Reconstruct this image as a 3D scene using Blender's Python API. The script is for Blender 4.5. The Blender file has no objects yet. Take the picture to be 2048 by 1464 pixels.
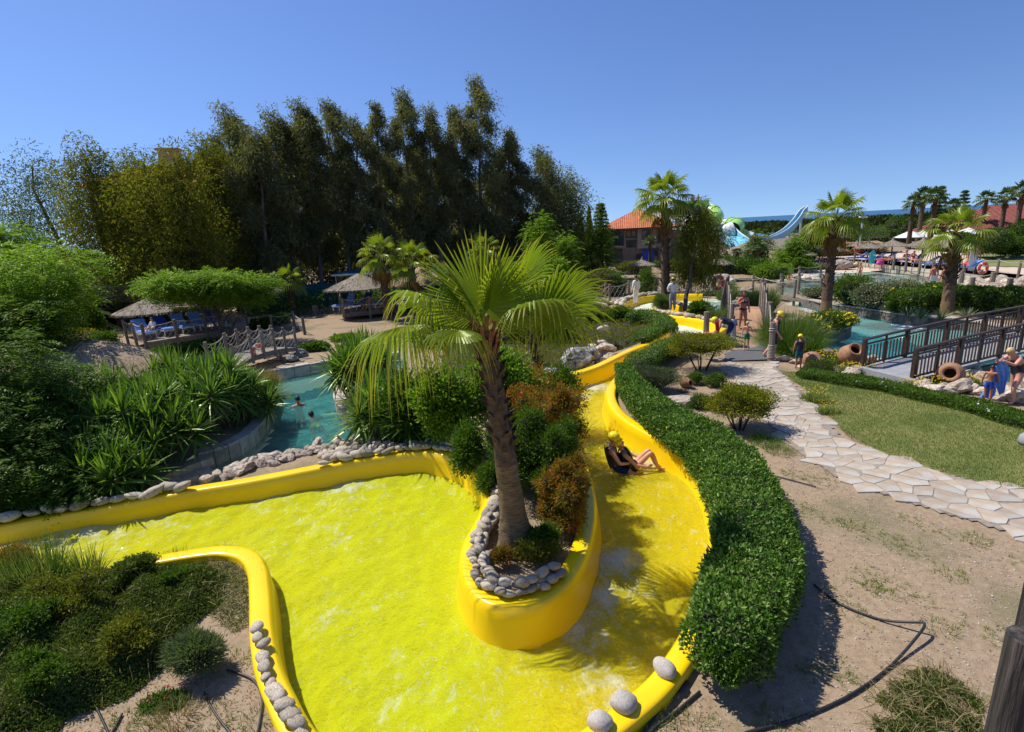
import bpy, math, random
import numpy as np
from mathutils import Vector, Matrix, noise as mnoise
sc = bpy.context.scene
COL = sc.collection
rng = np.random.default_rng(7)
random.seed(7)
R = math.radians
# ------------------------------------------------------------------ camera, sky, sun, exposure
CAM_H, FPX, PITCH, ROLL = 5.2, 1060.0, 14.52, -3.06
cam = bpy.data.cameras.new('camera'); camo = bpy.data.objects.new('camera', cam); COL.objects.link(camo)
cam.sensor_width = 36.0; cam.lens = 36.0 * FPX / 2048.0
cam.clip_start = 0.05; cam.clip_end = 60000
_rot = Matrix.Rotation(R(90 - PITCH), 4, 'X') @ Matrix.Rotation(R(ROLL), 4, 'Z')
camo.matrix_world = Matrix.Translation((0, 0, CAM_H)) @ _rot
sc.camera = camo
RM = np.array(_rot.to_3x3()); CP = np.array([0, 0, CAM_H])
SUN_EL, SUN_AZ = 57.0, -63.0          # azimuth from +Y towards +X
world = bpy.data.worlds.new('World'); sc.world = world; world.use_nodes = True
wn = world.node_tree.nodes; wl = world.node_tree.links
bg = wn['Background']; skyt = wn.new('ShaderNodeTexSky'); skyt.sky_type = 'NISHITA'; skyt.sun_disc = False
skyt.sun_elevation = R(SUN_EL); skyt.sun_rotation = R(SUN_AZ); skyt.altitude = 0
skyt.air_density = 1.0; skyt.dust_density = 0.25; skyt.ozone_density = 5.0
stc = wn.new('ShaderNodeTexCoord'); svm = wn.new('ShaderNodeVectorMath'); svm.operation = 'ADD'; svm.inputs[1].default_value = (0, 0, 0.115)
wl.new(stc.outputs['Generated'], svm.inputs[0]); wl.new(svm.outputs[0], skyt.inputs[0])
hs = wn.new('ShaderNodeHueSaturation'); hs.inputs['Saturation'].default_value = 1.12; hs.inputs['Hue'].default_value = 0.511; hs.inputs['Value'].default_value = 1.0
wl.new(skyt.outputs[0], hs.inputs['Color']); wl.new(hs.outputs[0], bg.inputs[0]); bg.inputs[1].default_value = 0.113
sl = bpy.data.lights.new('sun', 'SUN'); slo = bpy.data.objects.new('sun', sl); COL.objects.link(slo)
sl.energy = 4.2; sl.angle = R(0.53); sl.color = (1.0, 0.955, 0.88)
_sd = Vector((math.sin(R(SUN_AZ)) * math.cos(R(SUN_EL)), math.cos(R(SUN_AZ)) * math.cos(R(SUN_EL)), math.sin(R(SUN_EL))))
slo.rotation_euler = _sd.to_track_quat('Z', 'Y').to_euler(); slo.location = (0, 0, 60)
sc.view_settings.view_transform = 'Standard'; sc.view_settings.look = 'None'
sc.view_settings.exposure = 0.42; sc.view_settings.gamma = 1.0
try:
    sc.cycles.max_bounces = 6; sc.cycles.transparent_max_bounces = 12; sc.cycles.diffuse_bounces = 3
    sc.cycles.glossy_bounces = 2; sc.cycles.transmission_bounces = 3; sc.cycles.sample_clamp_indirect = 6
    sc.cycles.use_denoising = True
except Exception:
    pass
# ------------------------------------------------------------------ photograph measurements -> points on real planes
def ray(x, y): return RM @ np.array([(x - 1024) / FPX, -(y - 732) / FPX, -1.0])
def G(x, y, z=0.0):
    d = ray(x, y); return CP + (z - CAM_H) / d[2] * d
def AT(x, y, Y):
    d = ray(x, y); return CP + Y / d[1] * d
def gz(pts, z=0.0): return np.array([G(p[0], p[1], z if len(p) < 3 else p[2]) for p in pts])
def V3(*a): return np.array(a, float)
def unit(v):
    v = np.asarray(v, float); return v / (np.linalg.norm(v, axis=-1, keepdims=True) + 1e-12)
# ------------------------------------------------------------------ objects
def link(o, parent=None):
    COL.objects.link(o)
    if parent is not None: o.parent = parent
    return o
def tag(o, label=None, cat=None, group=None, kind=None, category=None):
    cat = cat or category
    if label: o['label'] = label
    if cat: o['category'] = cat
    if group: o['group'] = group
    if kind: o['kind'] = kind
    return o
def thing(name, label, cat, loc=(0, 0, 0), rz=0.0, group=None, scale=1.0):
    o = bpy.data.objects.new(name, None); COL.objects.link(o); o.empty_display_size = 0.2
    o.location = Vector([float(c) for c in loc]); o.rotation_euler = (0, 0, rz); o.scale = (scale,) * 3
    return tag(o, label, cat, group)
def copy_tree(o, parent=None):
    c = o.copy(); COL.objects.link(c); c.parent = parent
    for ch in o.children: copy_tree(ch, c)
    return c
class MB:
    """collects faces of one part"""
    def __init__(s): s.v = []; s.f3 = []; s.f4 = []; s.m3 = []; s.m4 = []; s.n = 0
    def add(s, V, F, m=0):
        V = np.asarray(V, float).reshape(-1, 3)
        if len(F):
            F = np.asarray(F, dtype=np.int64) + s.n
            if F.shape[1] == 4: s.f4.append(F); s.m4.append(np.full(len(F), m))
            else: s.f3.append(F); s.m3.append(np.full(len(F), m))
        s.v.append(V); s.n += len(V); return s
    def box(s, c, size, m=0, rz=0.0, taper=1.0, rot=None):
        sx, sy, sz = [q / 2 for q in size]; t = taper
        V = np.array([[-sx, -sy, -sz], [sx, -sy, -sz], [sx, sy, -sz], [-sx, sy, -sz], [-sx * t, -sy * t, sz], [sx * t, -sy * t, sz], [sx * t, sy * t, sz], [-sx * t, sy * t, sz]])
        if rot is not None: V = V @ np.asarray(rot).T
        elif rz: V = V @ np.array([[math.cos(rz), math.sin(rz), 0], [-math.sin(rz), math.cos(rz), 0], [0, 0, 1]])
        return s.add(V + np.asarray(c, float), [[0, 3, 2, 1], [4, 5, 6, 7], [0, 1, 5, 4], [1, 2, 6, 5], [2, 3, 7, 6], [3, 0, 4, 7]], m)
    def bar(s, a, b, w, h, m=0, up=(0, 0, 1)):
        a = np.asarray(a, float); b = np.asarray(b, float); d = b - a; L = np.linalg.norm(d); d = d / L
        sd = np.cross(d, up); sd = sd / (np.linalg.norm(sd) + 1e-9); u = np.cross(sd, d)
        return s.box((a + b) / 2, (L, w, h), m, rot=np.stack([d, -sd, u], 1))
    def tube(s, P, r, n=8, m=0, cap=True, flat=None):
        P = np.asarray(P, float); k = len(P); r = np.broadcast_to(np.asarray(r, float), (k,))
        T = np.gradient(P, axis=0) if k > 2 else np.repeat((P[-1:] - P[:1]), k, 0)
        T = unit(T); ref = V3(0, 0, 1) if abs(T[0, 2]) < 0.9 else V3(1, 0, 0)
        u = unit(np.cross(T[0], ref)); rings = []
        a = np.arange(n) / n * 2 * np.pi
        for i in range(k):
            u = unit(u - T[i] * np.dot(u, T[i])); w = np.cross(T[i], u)
            fl = 1.0 if flat is None else flat
            rings.append(P[i] + r[i] * (np.cos(a)[:, None] * u + fl * np.sin(a)[:, None] * w))
        V = np.concatenate(rings); i, j = np.meshgrid(np.arange(k - 1), np.arange(n), indexing='ij'); i = i.ravel(); j = j.ravel(); j2 = (j + 1) % n
        s.add(V, np.stack([i * n + j, i * n + j2, (i + 1) * n + j2, (i + 1) * n + j], 1), m)
        if cap:
            for e, c in ((0, P[0]), (k - 1, P[-1])):
                b = s.n - len(V) if e == 0 else None
                Vc = np.concatenate([rings[e], [c]]); jj = np.arange(n); F = np.stack([jj, (jj + 1) % n, np.full(n, n)], 1)
                if e == 0: F = F[:, ::-1]
                s.add(Vc, F, m)
        return s
    def lathe(s, prof, n=16, c=(0, 0, 0), m=0, M=None, sx=1.0, sy=1.0):
        prof = np.asarray(prof, float); k = len(prof); a = np.arange(n) / n * 2 * np.pi
        V = np.stack([prof[:, None, 0] * np.cos(a) * sx, prof[:, None, 0] * np.sin(a) * sy, np.repeat(prof[:, 1:2], n, 1)], -1).reshape(-1, 3)
        if M is not None: V = V @ np.asarray(M).T
        i, j = np.meshgrid(np.arange(k - 1), np.arange(n), indexing='ij'); i = i.ravel(); j = j.ravel(); j2 = (j + 1) % n
        return s.add(V + np.asarray(c, float), np.stack([i * n + j, i * n + j2, (i + 1) * n + j2, (i + 1) * n + j], 1), m)
    def grid(s, P, m=0, flip=False):
        a, b = P.shape[:2]; i, j = np.meshgrid(np.arange(a - 1), np.arange(b - 1), indexing='ij'); i = i.ravel(); j = j.ravel()
        F = np.stack([i * b + j, (i + 1) * b + j, (i + 1) * b + j + 1, i * b + j + 1], 1)
        if flip: F = F[:, ::-1]
        return s.add(P.reshape(-1, 3), F, m)
    def mesh(s, name, mats, smooth=False):
        me = bpy.data.meshes.new(name)
        V = np.concatenate(s.v) if s.v else np.zeros((0, 3))
        n3 = sum(len(f) for f in s.f3); n4 = sum(len(f) for f in s.f4)
        F3 = np.concatenate(s.f3) if n3 else np.zeros((0, 3), int); F4 = np.concatenate(s.f4) if n4 else np.zeros((0, 4), int)
        me.vertices.add(len(V)); me.vertices.foreach_set('co', V.astype(np.float32).ravel())
        me.loops.add(n3 * 3 + n4 * 4); me.loops.foreach_set('vertex_index', np.concatenate([F3.ravel(), F4.ravel()]).astype(np.int32))
        me.polygons.add(n3 + n4)
        ls = np.concatenate([np.arange(n3) * 3, n3 * 3 + np.arange(n4) * 4]).astype(np.int32); me.polygons.foreach_set('loop_start', ls)
        try: me.polygons.foreach_set('loop_total', np.concatenate([np.full(n3, 3), np.full(n4, 4)]).astype(np.int32))
        except Exception: pass
        if not isinstance(mats, (list, tuple)): mats = [mats]
        for m in mats: me.materials.append(m)
        if len(mats) > 1: me.polygons.foreach_set('material_index', np.concatenate(s.m3 + s.m4).astype(np.int32))
        me.polygons.foreach_set('use_smooth', np.full(n3 + n4, bool(smooth)))
        me.update(calc_edges=True); me.validate() if False else None
        return me
    def build(s, name, mats, parent=None, smooth=False, **kw):
        o = bpy.data.objects.new(name, s.mesh(name, mats, smooth)); link(o, parent)
        if kw: tag(o, **kw)
        return o
def inst(name, me, parent=None, loc=(0, 0, 0), rot=(0, 0, 0), scale=(1, 1, 1), **kw):
    o = bpy.data.objects.new(name, me); link(o, parent); o.location = Vector([float(c) for c in loc]); o.rotation_euler = rot
    o.scale = (scale,) * 3 if np.isscalar(scale) else scale
    if kw: tag(o, **kw)
    return o
# ------------------------------------------------------------------ curves and polygons
def smooth_path(P, step=0.25, closed=False):
    """Catmull-Rom through points, resampled evenly"""
    P = np.asarray(P, float); n = len(P); out = []
    rngk = range(n if closed else n - 1)
    for i in rngk:
        if closed: p0, p1, p2, p3 = P[(i - 1) % n], P[i], P[(i + 1) % n], P[(i + 2) % n]
        else: p0, p1, p2, p3 = P[max(i - 1, 0)], P[i], P[i + 1], P[min(i + 2, n - 1)]
        k = max(2, int(np.linalg.norm(p2 - p1) / step * 2)); t = (np.arange(k) / k)[:, None]
        out.append(0.5 * ((2 * p1) + (-p0 + p2) * t + (2 * p0 - 5 * p1 + 4 * p2 - p3) * t ** 2 + (-p0 + 3 * p1 - 3 * p2 + p3) * t ** 3))
    if not closed: out.append(P[-1:])
    Q = np.concatenate(out); 
    if closed: Q = np.concatenate([Q, Q[:1]])
    L = np.concatenate([[0], np.cumsum(np.linalg.norm(np.diff(Q, axis=0), axis=1))]); m = max(2, int(L[-1] / step))
    s = np.linspace(0, L[-1], m + 1); out = np.stack([np.interp(s, L, Q[:, k]) for k in range(Q.shape[1])], 1)
    return out[:-1] if closed else out
def side_normals(P):
    T = np.gradient(P[:, :2], axis=0); T = T / (np.linalg.norm(T, axis=1, keepdims=True) + 1e-9)
    return np.stack([-T[:, 1], T[:, 0], np.zeros(len(T))], 1)     # points to the left of travel
def inside(X, Y, poly):
    poly = np.asarray(poly)[:, :2]; r = np.zeros(X.shape, bool); x1, y1 = poly[:, 0], poly[:, 1]; x2, y2 = np.roll(x1, -1), np.roll(y1, -1)
    for a, b, c, d in zip(x1, y1, x2, y2):
        if b == d: continue
        r ^= ((b > Y) != (d > Y)) & (X < (c - a) * (Y - b) / (d - b) + a)
    return r
def dist_to(X, Y, P):
    P = np.asarray(P)[:, :2]; best = np.full(X.shape, 1e9)
    for (a, b), (c, d) in zip(P[:-1], P[1:]):
        L2 = (c - a) ** 2 + (d - b) ** 2 + 1e-12; t = np.clip(((X - a) * (c - a) + (Y - b) * (d - b)) / L2, 0, 1)
        best = np.minimum(best, np.hypot(X - a - t * (c - a), Y - b - t * (d - b)))
    return best
def cell_sheet(mb, x0, x1, y0, y1, h, keep, zf, m=0):
    xs = np.arange(x0, x1 + h / 2, h); ys = np.arange(y0, y1 + h / 2, h); X, Y = np.meshgrid(xs, ys, indexing='ij')
    Z = zf(X, Y); nx, ny = X.shape
    cx = (X[:-1, :-1] + X[1:, 1:]) / 2; cy = (Y[:-1, :-1] + Y[1:, 1:]) / 2; k = keep(cx, cy)
    i, j = np.nonzero(k); F = np.stack([i * ny + j, (i + 1) * ny + j, (i + 1) * ny + j + 1, i * ny + j + 1], 1)
    used = np.unique(F); mp = np.full(nx * ny, -1); mp[used] = np.arange(len(used))
    return mb.add(np.stack([X.ravel(), Y.ravel(), Z.ravel()], 1)[used], mp[F], m)
# ------------------------------------------------------------------ materials
def newmat(name):
    m = bpy.data.materials.new(name); m.use_nodes = True; nt = m.node_tree; nt.nodes.clear()
    return m, nt.nodes, nt.links, nt.nodes.new('ShaderNodeOutputMaterial')
def rampn(N, stops):
    r = N.new('ShaderNodeValToRGB'); e = r.color_ramp.elements
    while len(e) < len(stops): e.new(0.5)
    for q, (p, c) in zip(e, stops): q.position = p; q.color = (*c, 1) if len(c) == 3 else c
    return r
def noisen(N, L, scale, detail=4, rough=0.55, coord='Object', vscale=None, dist=0.0):
    tc = N.new('ShaderNodeTexCoord'); n = N.new('ShaderNodeTexNoise'); n.inputs['Scale'].default_value = scale
    n.inputs['Detail'].default_value = detail; n.inputs['Roughness'].default_value = rough; n.inputs['Distortion'].default_value = dist
    if vscale is not None:
        mp = N.new('ShaderNodeMapping'); mp.inputs['Scale'].default_value = vscale; L.new(tc.outputs[coord], mp.inputs[0]); L.new(mp.outputs[0], n.inputs['Vector'])
    else: L.new(tc.outputs[coord], n.inputs['Vector'])
    return n
def mat(name, c1, c2=None, scale=5.0, rough=0.8, bump=0.0, bscale=None, detail=5, vary=0.0, vscale=None, metal=0.0, spec=0.5, lo=0.35, hi=0.65, c3=None, coord='Object', bdist=0.02):
    m, N, L, out = newmat(name); p = N.new('ShaderNodeBsdfPrincipled'); L.new(p.outputs[0], out.inputs[0])
    p.inputs['Roughness'].default_value = rough; p.inputs['Metallic'].default_value = metal; p.inputs['Specular IOR Level'].default_value = spec
    col = None
    if c2 is None: p.inputs['Base Color'].default_value = (*c1, 1)
    else:
        n = noisen(N, L, scale, detail, coord=coord, vscale=vscale); st = [(lo, c1), (hi, c2)]
        if c3 is not None: st = [(lo, c1), ((lo + hi) / 2, c2), (hi, c3)]
        r = rampn(N, st); L.new(n.outputs['Fac'], r.inputs[0]); col = r.outputs[0]
    if vary:
        oi = N.new('ShaderNodeObjectInfo'); h = N.new('ShaderNodeHueSaturation'); mr = N.new('ShaderNodeMapRange')
        mr.inputs['To Min'].default_value = 1 - vary; mr.inputs['To Max'].default_value = 1 + vary; L.new(oi.outputs['Random'], mr.inputs[0]); L.new(mr.outputs[0], h.inputs['Value'])
        if col is not None: L.new(col, h.inputs['Color'])
        else: h.inputs['Color'].default_value = (*c1, 1)
        col = h.outputs[0]
    if col is not None: L.new(col, p.inputs['Base Color'])
    if bump:
        n2 = noisen(N, L, bscale or scale * 3, 6, coord=coord, vscale=vscale); b = N.new('ShaderNodeBump'); b.inputs['Strength'].default_value = bump; b.inputs['Distance'].default_value = bdist
        L.new(n2.outputs['Fac'], b.inputs['Height']); L.new(b.outputs[0], p.inputs['Normal'])
    return m
def leafmat(name, stops, trans=0.35, gloss=0.06, grough=0.45, ns=0.6, nmix=0.35, tcol=None, warm=1.25):
    """diffuse + translucent + a little gloss; colour varies per leaf and in broad drifts of the plant"""
    m, N, L, out = newmat(name)
    geo = N.new('ShaderNodeNewGeometry'); n = noisen(N, L, ns, 3, coord='Object')
    mx = N.new('ShaderNodeMix'); mx.data_type = 'FLOAT'; mx.inputs[0].default_value = nmix
    L.new(geo.outputs['Random Per Island'], mx.inputs[2]); L.new(n.outputs['Fac'], mx.inputs[3])
    r = rampn(N, stops); L.new(mx.outputs[0], r.inputs[0])
    d = N.new('ShaderNodeBsdfDiffuse'); L.new(r.outputs[0], d.inputs[0])
    t = N.new('ShaderNodeBsdfTranslucent'); tm = N.new('ShaderNodeMix'); tm.data_type = 'RGBA'; tm.blend_type = 'MULTIPLY'; tm.inputs[0].default_value = 1.0
    tm.inputs[7].default_value = (warm * 1.25, warm * 1.3, 0.55, 1); L.new(r.outputs[0], tm.inputs[6]); L.new(tm.outputs[2], t.inputs[0])
    a = N.new('ShaderNodeMixShader'); a.inputs[0].default_value = trans; L.new(d.outputs[0], a.inputs[1]); L.new(t.outputs[0], a.inputs[2])
    g = N.new('ShaderNodeBsdfGlossy'); g.inputs['Roughness'].default_value = grough; g.inputs[0].default_value = (0.75, 0.85, 0.55, 1)
    b = N.new('ShaderNodeMixShader'); b.inputs[0].default_value = gloss * 0.5; L.new(a.outputs[0], b.inputs[1]); L.new(g.outputs[0], b.inputs[2]); L.new(b.outputs[0], out.inputs[0])
    return m
def watermat(name, tint, foam=None, foam_lo=0.6, foam_hi=0.75, fscale=1.2, bump=0.6, bscale=3.0, alpha=0.35, body=(0.1, 0.4, 0.4), rough=0.06, vs=None, fattr=False, fine=0.35, deep=None, bd=0.1, ff=5, fleck=0):
    """water: tinted see-through film with some body colour, fresnel reflection, ripples and foam"""
    m, N, L, out = newmat(name)
    n1 = noisen(N, L, bscale, 5, 0.6, vscale=vs, dist=0.6); n2 = noisen(N, L, bscale * ff, 4, 0.65, vscale=vs, dist=0.3)
    ad = N.new('ShaderNodeMath'); ad.operation = 'MULTIPLY_ADD'; L.new(n2.outputs['Fac'], ad.inputs[0]); ad.inputs[1].default_value = fine; L.new(n1.outputs['Fac'], ad.inputs[2])
    b = N.new('ShaderNodeBump'); b.inputs['Strength'].default_value = bump; b.inputs['Distance'].default_value = bd; L.new(ad.outputs[0], b.inputs['Height'])
    tr = N.new('ShaderNodeBsdfTransparent'); tr.inputs[0].default_value = (*tint, 1)
    b2 = N.new('ShaderNodeBump'); b2.inputs['Strength'].default_value = bump * .4; b2.inputs['Distance'].default_value = bd * .4; L.new(n1.outputs['Fac'], b2.inputs['Height'])
    df = N.new('ShaderNodeBsdfDiffuse'); L.new(b2.outputs[0], df.inputs['Normal'])
    df.inputs[0].default_value = (*body, 1)
    a = N.new('ShaderNodeMixShader'); L.new(tr.outputs[0], a.inputs[1]); L.new(df.outputs[0], a.inputs[2])
    if foam is None: a.inputs[0].default_value = alpha
    gl = N.new('ShaderNodeBsdfGlossy'); gl.inputs['Roughness'].default_value = rough; L.new(b.outputs[0], gl.inputs['Normal'])
    fr = N.new('ShaderNodeFresnel'); fr.inputs[0].default_value = 1.33; L.new(b.outputs[0], fr.inputs['Normal'])
    c = N.new('ShaderNodeMixShader'); L.new(fr.outputs[0], c.inputs[0]); L.new(a.outputs[0], c.inputs[1]); L.new(gl.outputs[0], c.inputs[2])
    a.inputs[0].default_value = alpha
    if deep is not None:      # deeper water shows more of its own colour
        at = N.new('ShaderNodeAttribute'); at.attribute_name = 'deep'; mc = N.new('ShaderNodeMix'); mc.data_type = 'RGBA'; L.new(at.outputs['Fac'], mc.inputs[0]); mc.inputs[6].default_value = (*body, 1); mc.inputs[7].default_value = (*deep, 1); L.new(mc.outputs[2], df.inputs[0])
        ma = N.new('ShaderNodeMapRange'); ma.inputs['To Min'].default_value = alpha; ma.inputs['To Max'].default_value = min(1, alpha + .33); L.new(at.outputs['Fac'], ma.inputs[0]); L.new(ma.outputs[0], a.inputs[0])
    last = c
    if foam is not None:
        n3 = noisen(N, L, fscale, 8, 0.72, dist=0.5, vscale=vs); s = n3.outputs['Fac']
        if fattr:
            at = N.new('ShaderNodeAttribute'); at.attribute_name = 'foam'; sm = N.new('ShaderNodeMath'); sm.operation = 'ADD'; L.new(s, sm.inputs[0]); L.new(at.outputs['Fac'], sm.inputs[1]); s = sm.outputs[0]
        mr = N.new('ShaderNodeMapRange'); mr.inputs['From Min'].default_value = foam_lo; mr.inputs['From Max'].default_value = foam_hi; mr.inputs['To Max'].default_value = foam[1]; L.new(s, mr.inputs[0])
        fd = N.new('ShaderNodeBsdfDiffuse'); fd.inputs[0].default_value = (*foam[0], 1); L.new(b.outputs[0], fd.inputs['Normal'])
        if fleck:      # white flecks: bubbles on the current, and water sparkle painted in as colour
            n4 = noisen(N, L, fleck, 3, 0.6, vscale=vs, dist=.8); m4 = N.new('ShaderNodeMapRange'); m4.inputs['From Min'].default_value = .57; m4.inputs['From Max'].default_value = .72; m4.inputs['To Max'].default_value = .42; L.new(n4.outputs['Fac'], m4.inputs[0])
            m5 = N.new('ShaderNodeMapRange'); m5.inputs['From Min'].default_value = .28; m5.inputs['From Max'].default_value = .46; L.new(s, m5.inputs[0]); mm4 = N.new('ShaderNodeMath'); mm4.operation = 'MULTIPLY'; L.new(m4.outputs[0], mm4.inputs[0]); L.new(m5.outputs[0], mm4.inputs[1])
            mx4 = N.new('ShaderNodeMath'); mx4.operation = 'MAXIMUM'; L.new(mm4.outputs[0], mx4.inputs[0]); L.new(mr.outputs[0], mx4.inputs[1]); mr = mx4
        e = N.new('ShaderNodeMixShader'); L.new(mr.outputs[0], e.inputs[0]); L.new(c.outputs[0], e.inputs[1]); L.new(fd.outputs[0], e.inputs[2]); last = e
    L.new(last.outputs[0], out.inputs[0]); return m
M = {}
M['ground'] = None
M['yellow'] = mat('yellow_gelcoat', (0.86, 0.54, 0.003), (0.93, 0.63, 0.006), 0.8, 0.27, 0.05, 14, spec=0.5, lo=0.3, hi=0.7)
M['stone'] = mat('river_stone', (0.17, 0.145, 0.112), (0.42, 0.355, 0.27), 7, 0.9, 0.5, 26, vary=0.42, c3=(0.56, 0.49, 0.39), lo=0.3, hi=0.72)
M['rock'] = mat('limestone', (0.22, 0.165, 0.115), (0.44, 0.35, 0.265), 3.0, 0.9, 0.7, 9, vary=0.25, c3=(0.58, 0.50, 0.41), lo=0.3, hi=0.62, bdist=0.05)
M['boulder'] = mat('white_boulder', (0.40, 0.355, 0.30), (0.56, 0.50, 0.43), 9, 0.9, 0.5, 40, vary=0.08, lo=0.4, hi=0.55)
M['darkrock'] = mat('weathered_grey_rock', (0.06, 0.06, 0.055), (0.30, 0.29, 0.27), 4.0, 0.9, 0.7, 12, vary=0.15, c3=(0.5, 0.48, 0.44), lo=0.4, hi=0.66, bdist=0.05)
M['wood'] = mat('weathered_wood', (0.13, 0.10, 0.075), (0.27, 0.22, 0.17), 3, 0.85, 0.5, 30, vary=0.25, vscale=(8, 8, 0.8))
M['greywood'] = mat('grey_deck_timber', (0.17, 0.14, 0.11), (0.28, 0.235, 0.185), 4, 0.85, 0.35, 40, vary=0.22)
M['browntimber'] = mat('dark_stained_timber', (0.035, 0.018, 0.012), (0.07, 0.035, 0.022), 8, 0.5, 0.2, 50, vary=0.2)
M['rope'] = mat('rope', (0.36, 0.31, 0.23), (0.48, 0.42, 0.33), 60, 0.9, 0.3, 200)
M['net'] = mat('rope_netting', (0.46, 0.43, 0.37), rough=0.9)
M['trunk'] = mat('bark', (0.05, 0.038, 0.028), (0.14, 0.11, 0.085), 3, 0.95, 0.6, 12, vscale=(3, 3, 0.7))
M['graybark'] = mat('pale_eucalypt_bark', (0.07, 0.06, 0.05), (0.22, 0.19, 0.16), 2, 0.9, 0.3, 12, vscale=(3, 3, 0.5))
M['thatch'] = mat('reed_thatch', (0.09, 0.072, 0.055), (0.24, 0.20, 0.155), 30, 0.95, 0.6, 60, c3=(0.38, 0.32, 0.255), lo=0.3, hi=0.7)
M['paleth'] = mat('pale_straw_thatch', (0.15, 0.10, 0.055), (0.34, 0.24, 0.145), 18, 0.95, 0.6, 60, c3=(0.5, 0.38, 0.25), lo=0.3, hi=0.7)
M['clay'] = mat('terracotta', (0.28, 0.13, 0.065), (0.36, 0.19, 0.10), 9, 0.75, 0.15, 60)
M['black'] = mat('black_rubber', (0.012, 0.012, 0.013), (0.03, 0.03, 0.03), 30, 0.45, 0.0)
M['white'] = mat('white_paint', (0.75, 0.75, 0.73), rough=0.5)
M['lb'] = mat('light_blue_towel', (0.16, 0.33, 0.78), (0.24, 0.42, 0.88), 20, 0.9, 0.3, 80)
M['blue'] = mat('royal_blue_fabric', (0.02, 0.05, 0.33), (0.03, 0.09, 0.5), 9, 0.8)
M['orange'] = mat('lifebuoy_orange', (0.75, 0.10, 0.02), rough=0.5)
M['red'] = mat('red_cloth', (0.65, 0.03, 0.02), rough=0.8)
M['pink'] = mat('pink_plastic', (0.75, 0.08, 0.32), rough=0.5)
M['cyan'] = mat('turquoise_plastic', (0.05, 0.55, 0.58), rough=0.4)
M['green'] = mat('green_cloth', (0.01, 0.16, 0.05), rough=0.8)
M['teal'] = mat('teal_cloth', (0.01, 0.10, 0.12), rough=0.8)
M['ink'] = mat('black_neoprene', (0.010, 0.013, 0.022), (0.018, 0.022, 0.032), 20, 0.6)
M['navy'] = mat('navy_cloth', (0.01, 0.02, 0.10), rough=0.85)
M['helmet'] = mat('yellow_helmet', (0.90, 0.70, 0.015), rough=0.25)
M['tilered'] = mat('orange_roof_tile', (0.50, 0.15, 0.06), (0.66, 0.23, 0.10), 2.5, 0.85, 0.2, 20, vary=0.12)
M['tiledark'] = mat('maroon_shingle', (0.20, 0.055, 0.04), (0.29, 0.085, 0.06), 3, 0.9, 0.3, 20)
M['plaster'] = mat('taupe_plaster', (0.235, 0.19, 0.155), (0.29, 0.235, 0.19), 1.5, 0.9)
M['plaster2'] = mat('ochre_plaster', (0.50, 0.34, 0.16), (0.58, 0.41, 0.21), 1.5, 0.9)
M['stonewall'] = mat('dark_stone_cladding', (0.10, 0.085, 0.07), (0.24, 0.20, 0.165), 5, 0.9, 0.5, 10)
M['frame'] = mat('dark_window_frame', (0.05, 0.03, 0.02), rough=0.5)
M['glass'] = mat('window_glass', (0.05, 0.06, 0.065), rough=0.05, spec=0.9)
M['slideg'] = mat('lime_fibreglass', (0.36, 0.62, 0.12), rough=0.3)
M['slidew'] = mat('white_fibreglass', (0.72, 0.74, 0.70), rough=0.3)
M['slideb'] = mat('sky_blue_fibreglass', (0.22, 0.55, 0.72), rough=0.3)
M['steel'] = mat('painted_steel', (0.45, 0.50, 0.50), rough=0.4, metal=0.2)
M['mat'] = mat('grey_rubber_mat', (0.085, 0.085, 0.09), (0.11, 0.11, 0.112), 12, 0.85, 0.15, 60)
M['concrete'] = mat('grey_concrete', (0.23, 0.24, 0.25), (0.31, 0.315, 0.32), 4, 0.85, 0.15, 30)
M['sandst'] = mat('cut_sandstone', (0.36, 0.30, 0.22), (0.52, 0.45, 0.34), 5, 0.9, 0.35, 25, vary=0.22)
M['coping'] = mat('pale_stone_coping', (0.40, 0.34, 0.29), (0.52, 0.46, 0.40), 5, 0.85, 0.3, 30, vary=0.1)
M['flag'] = mat('crazy_paving_stone', (0.34, 0.235, 0.14), (0.385, 0.31, 0.23), 2.2, 0.8, 0.3, 14, vary=0.13, c3=(0.42, 0.39, 0.34), lo=0.3, hi=0.62)
M['mortar'] = mat('mortar', (0.20, 0.155, 0.12), (0.31, 0.26, 0.21), 8, 0.95, 0.4, 40)
def skinmat(name, c):
    return mat(name, c, tuple(min(1, q * 1.15) for q in c), 6, 0.5, spec=0.35)
M['skin_tan'] = skinmat('skin_tanned', (0.42, 0.165, 0.085)); M['skin_pink'] = skinmat('skin_fair', (0.60, 0.29, 0.19)); M['skin_red'] = skinmat('skin_sunburnt', (0.50, 0.17, 0.10)); M['skin_brown'] = skinmat('skin_brown', (0.20, 0.08, 0.045))
M['hair_dark'] = mat('dark_hair', (0.02, 0.014, 0.01), rough=0.6); M['hair_blond'] = mat('blond_hair', (0.55, 0.36, 0.14), (0.66, 0.47, 0.22), 30, 0.6); M['hair_brown'] = mat('brown_hair', (0.16, 0.08, 0.035), rough=0.6)
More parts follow.
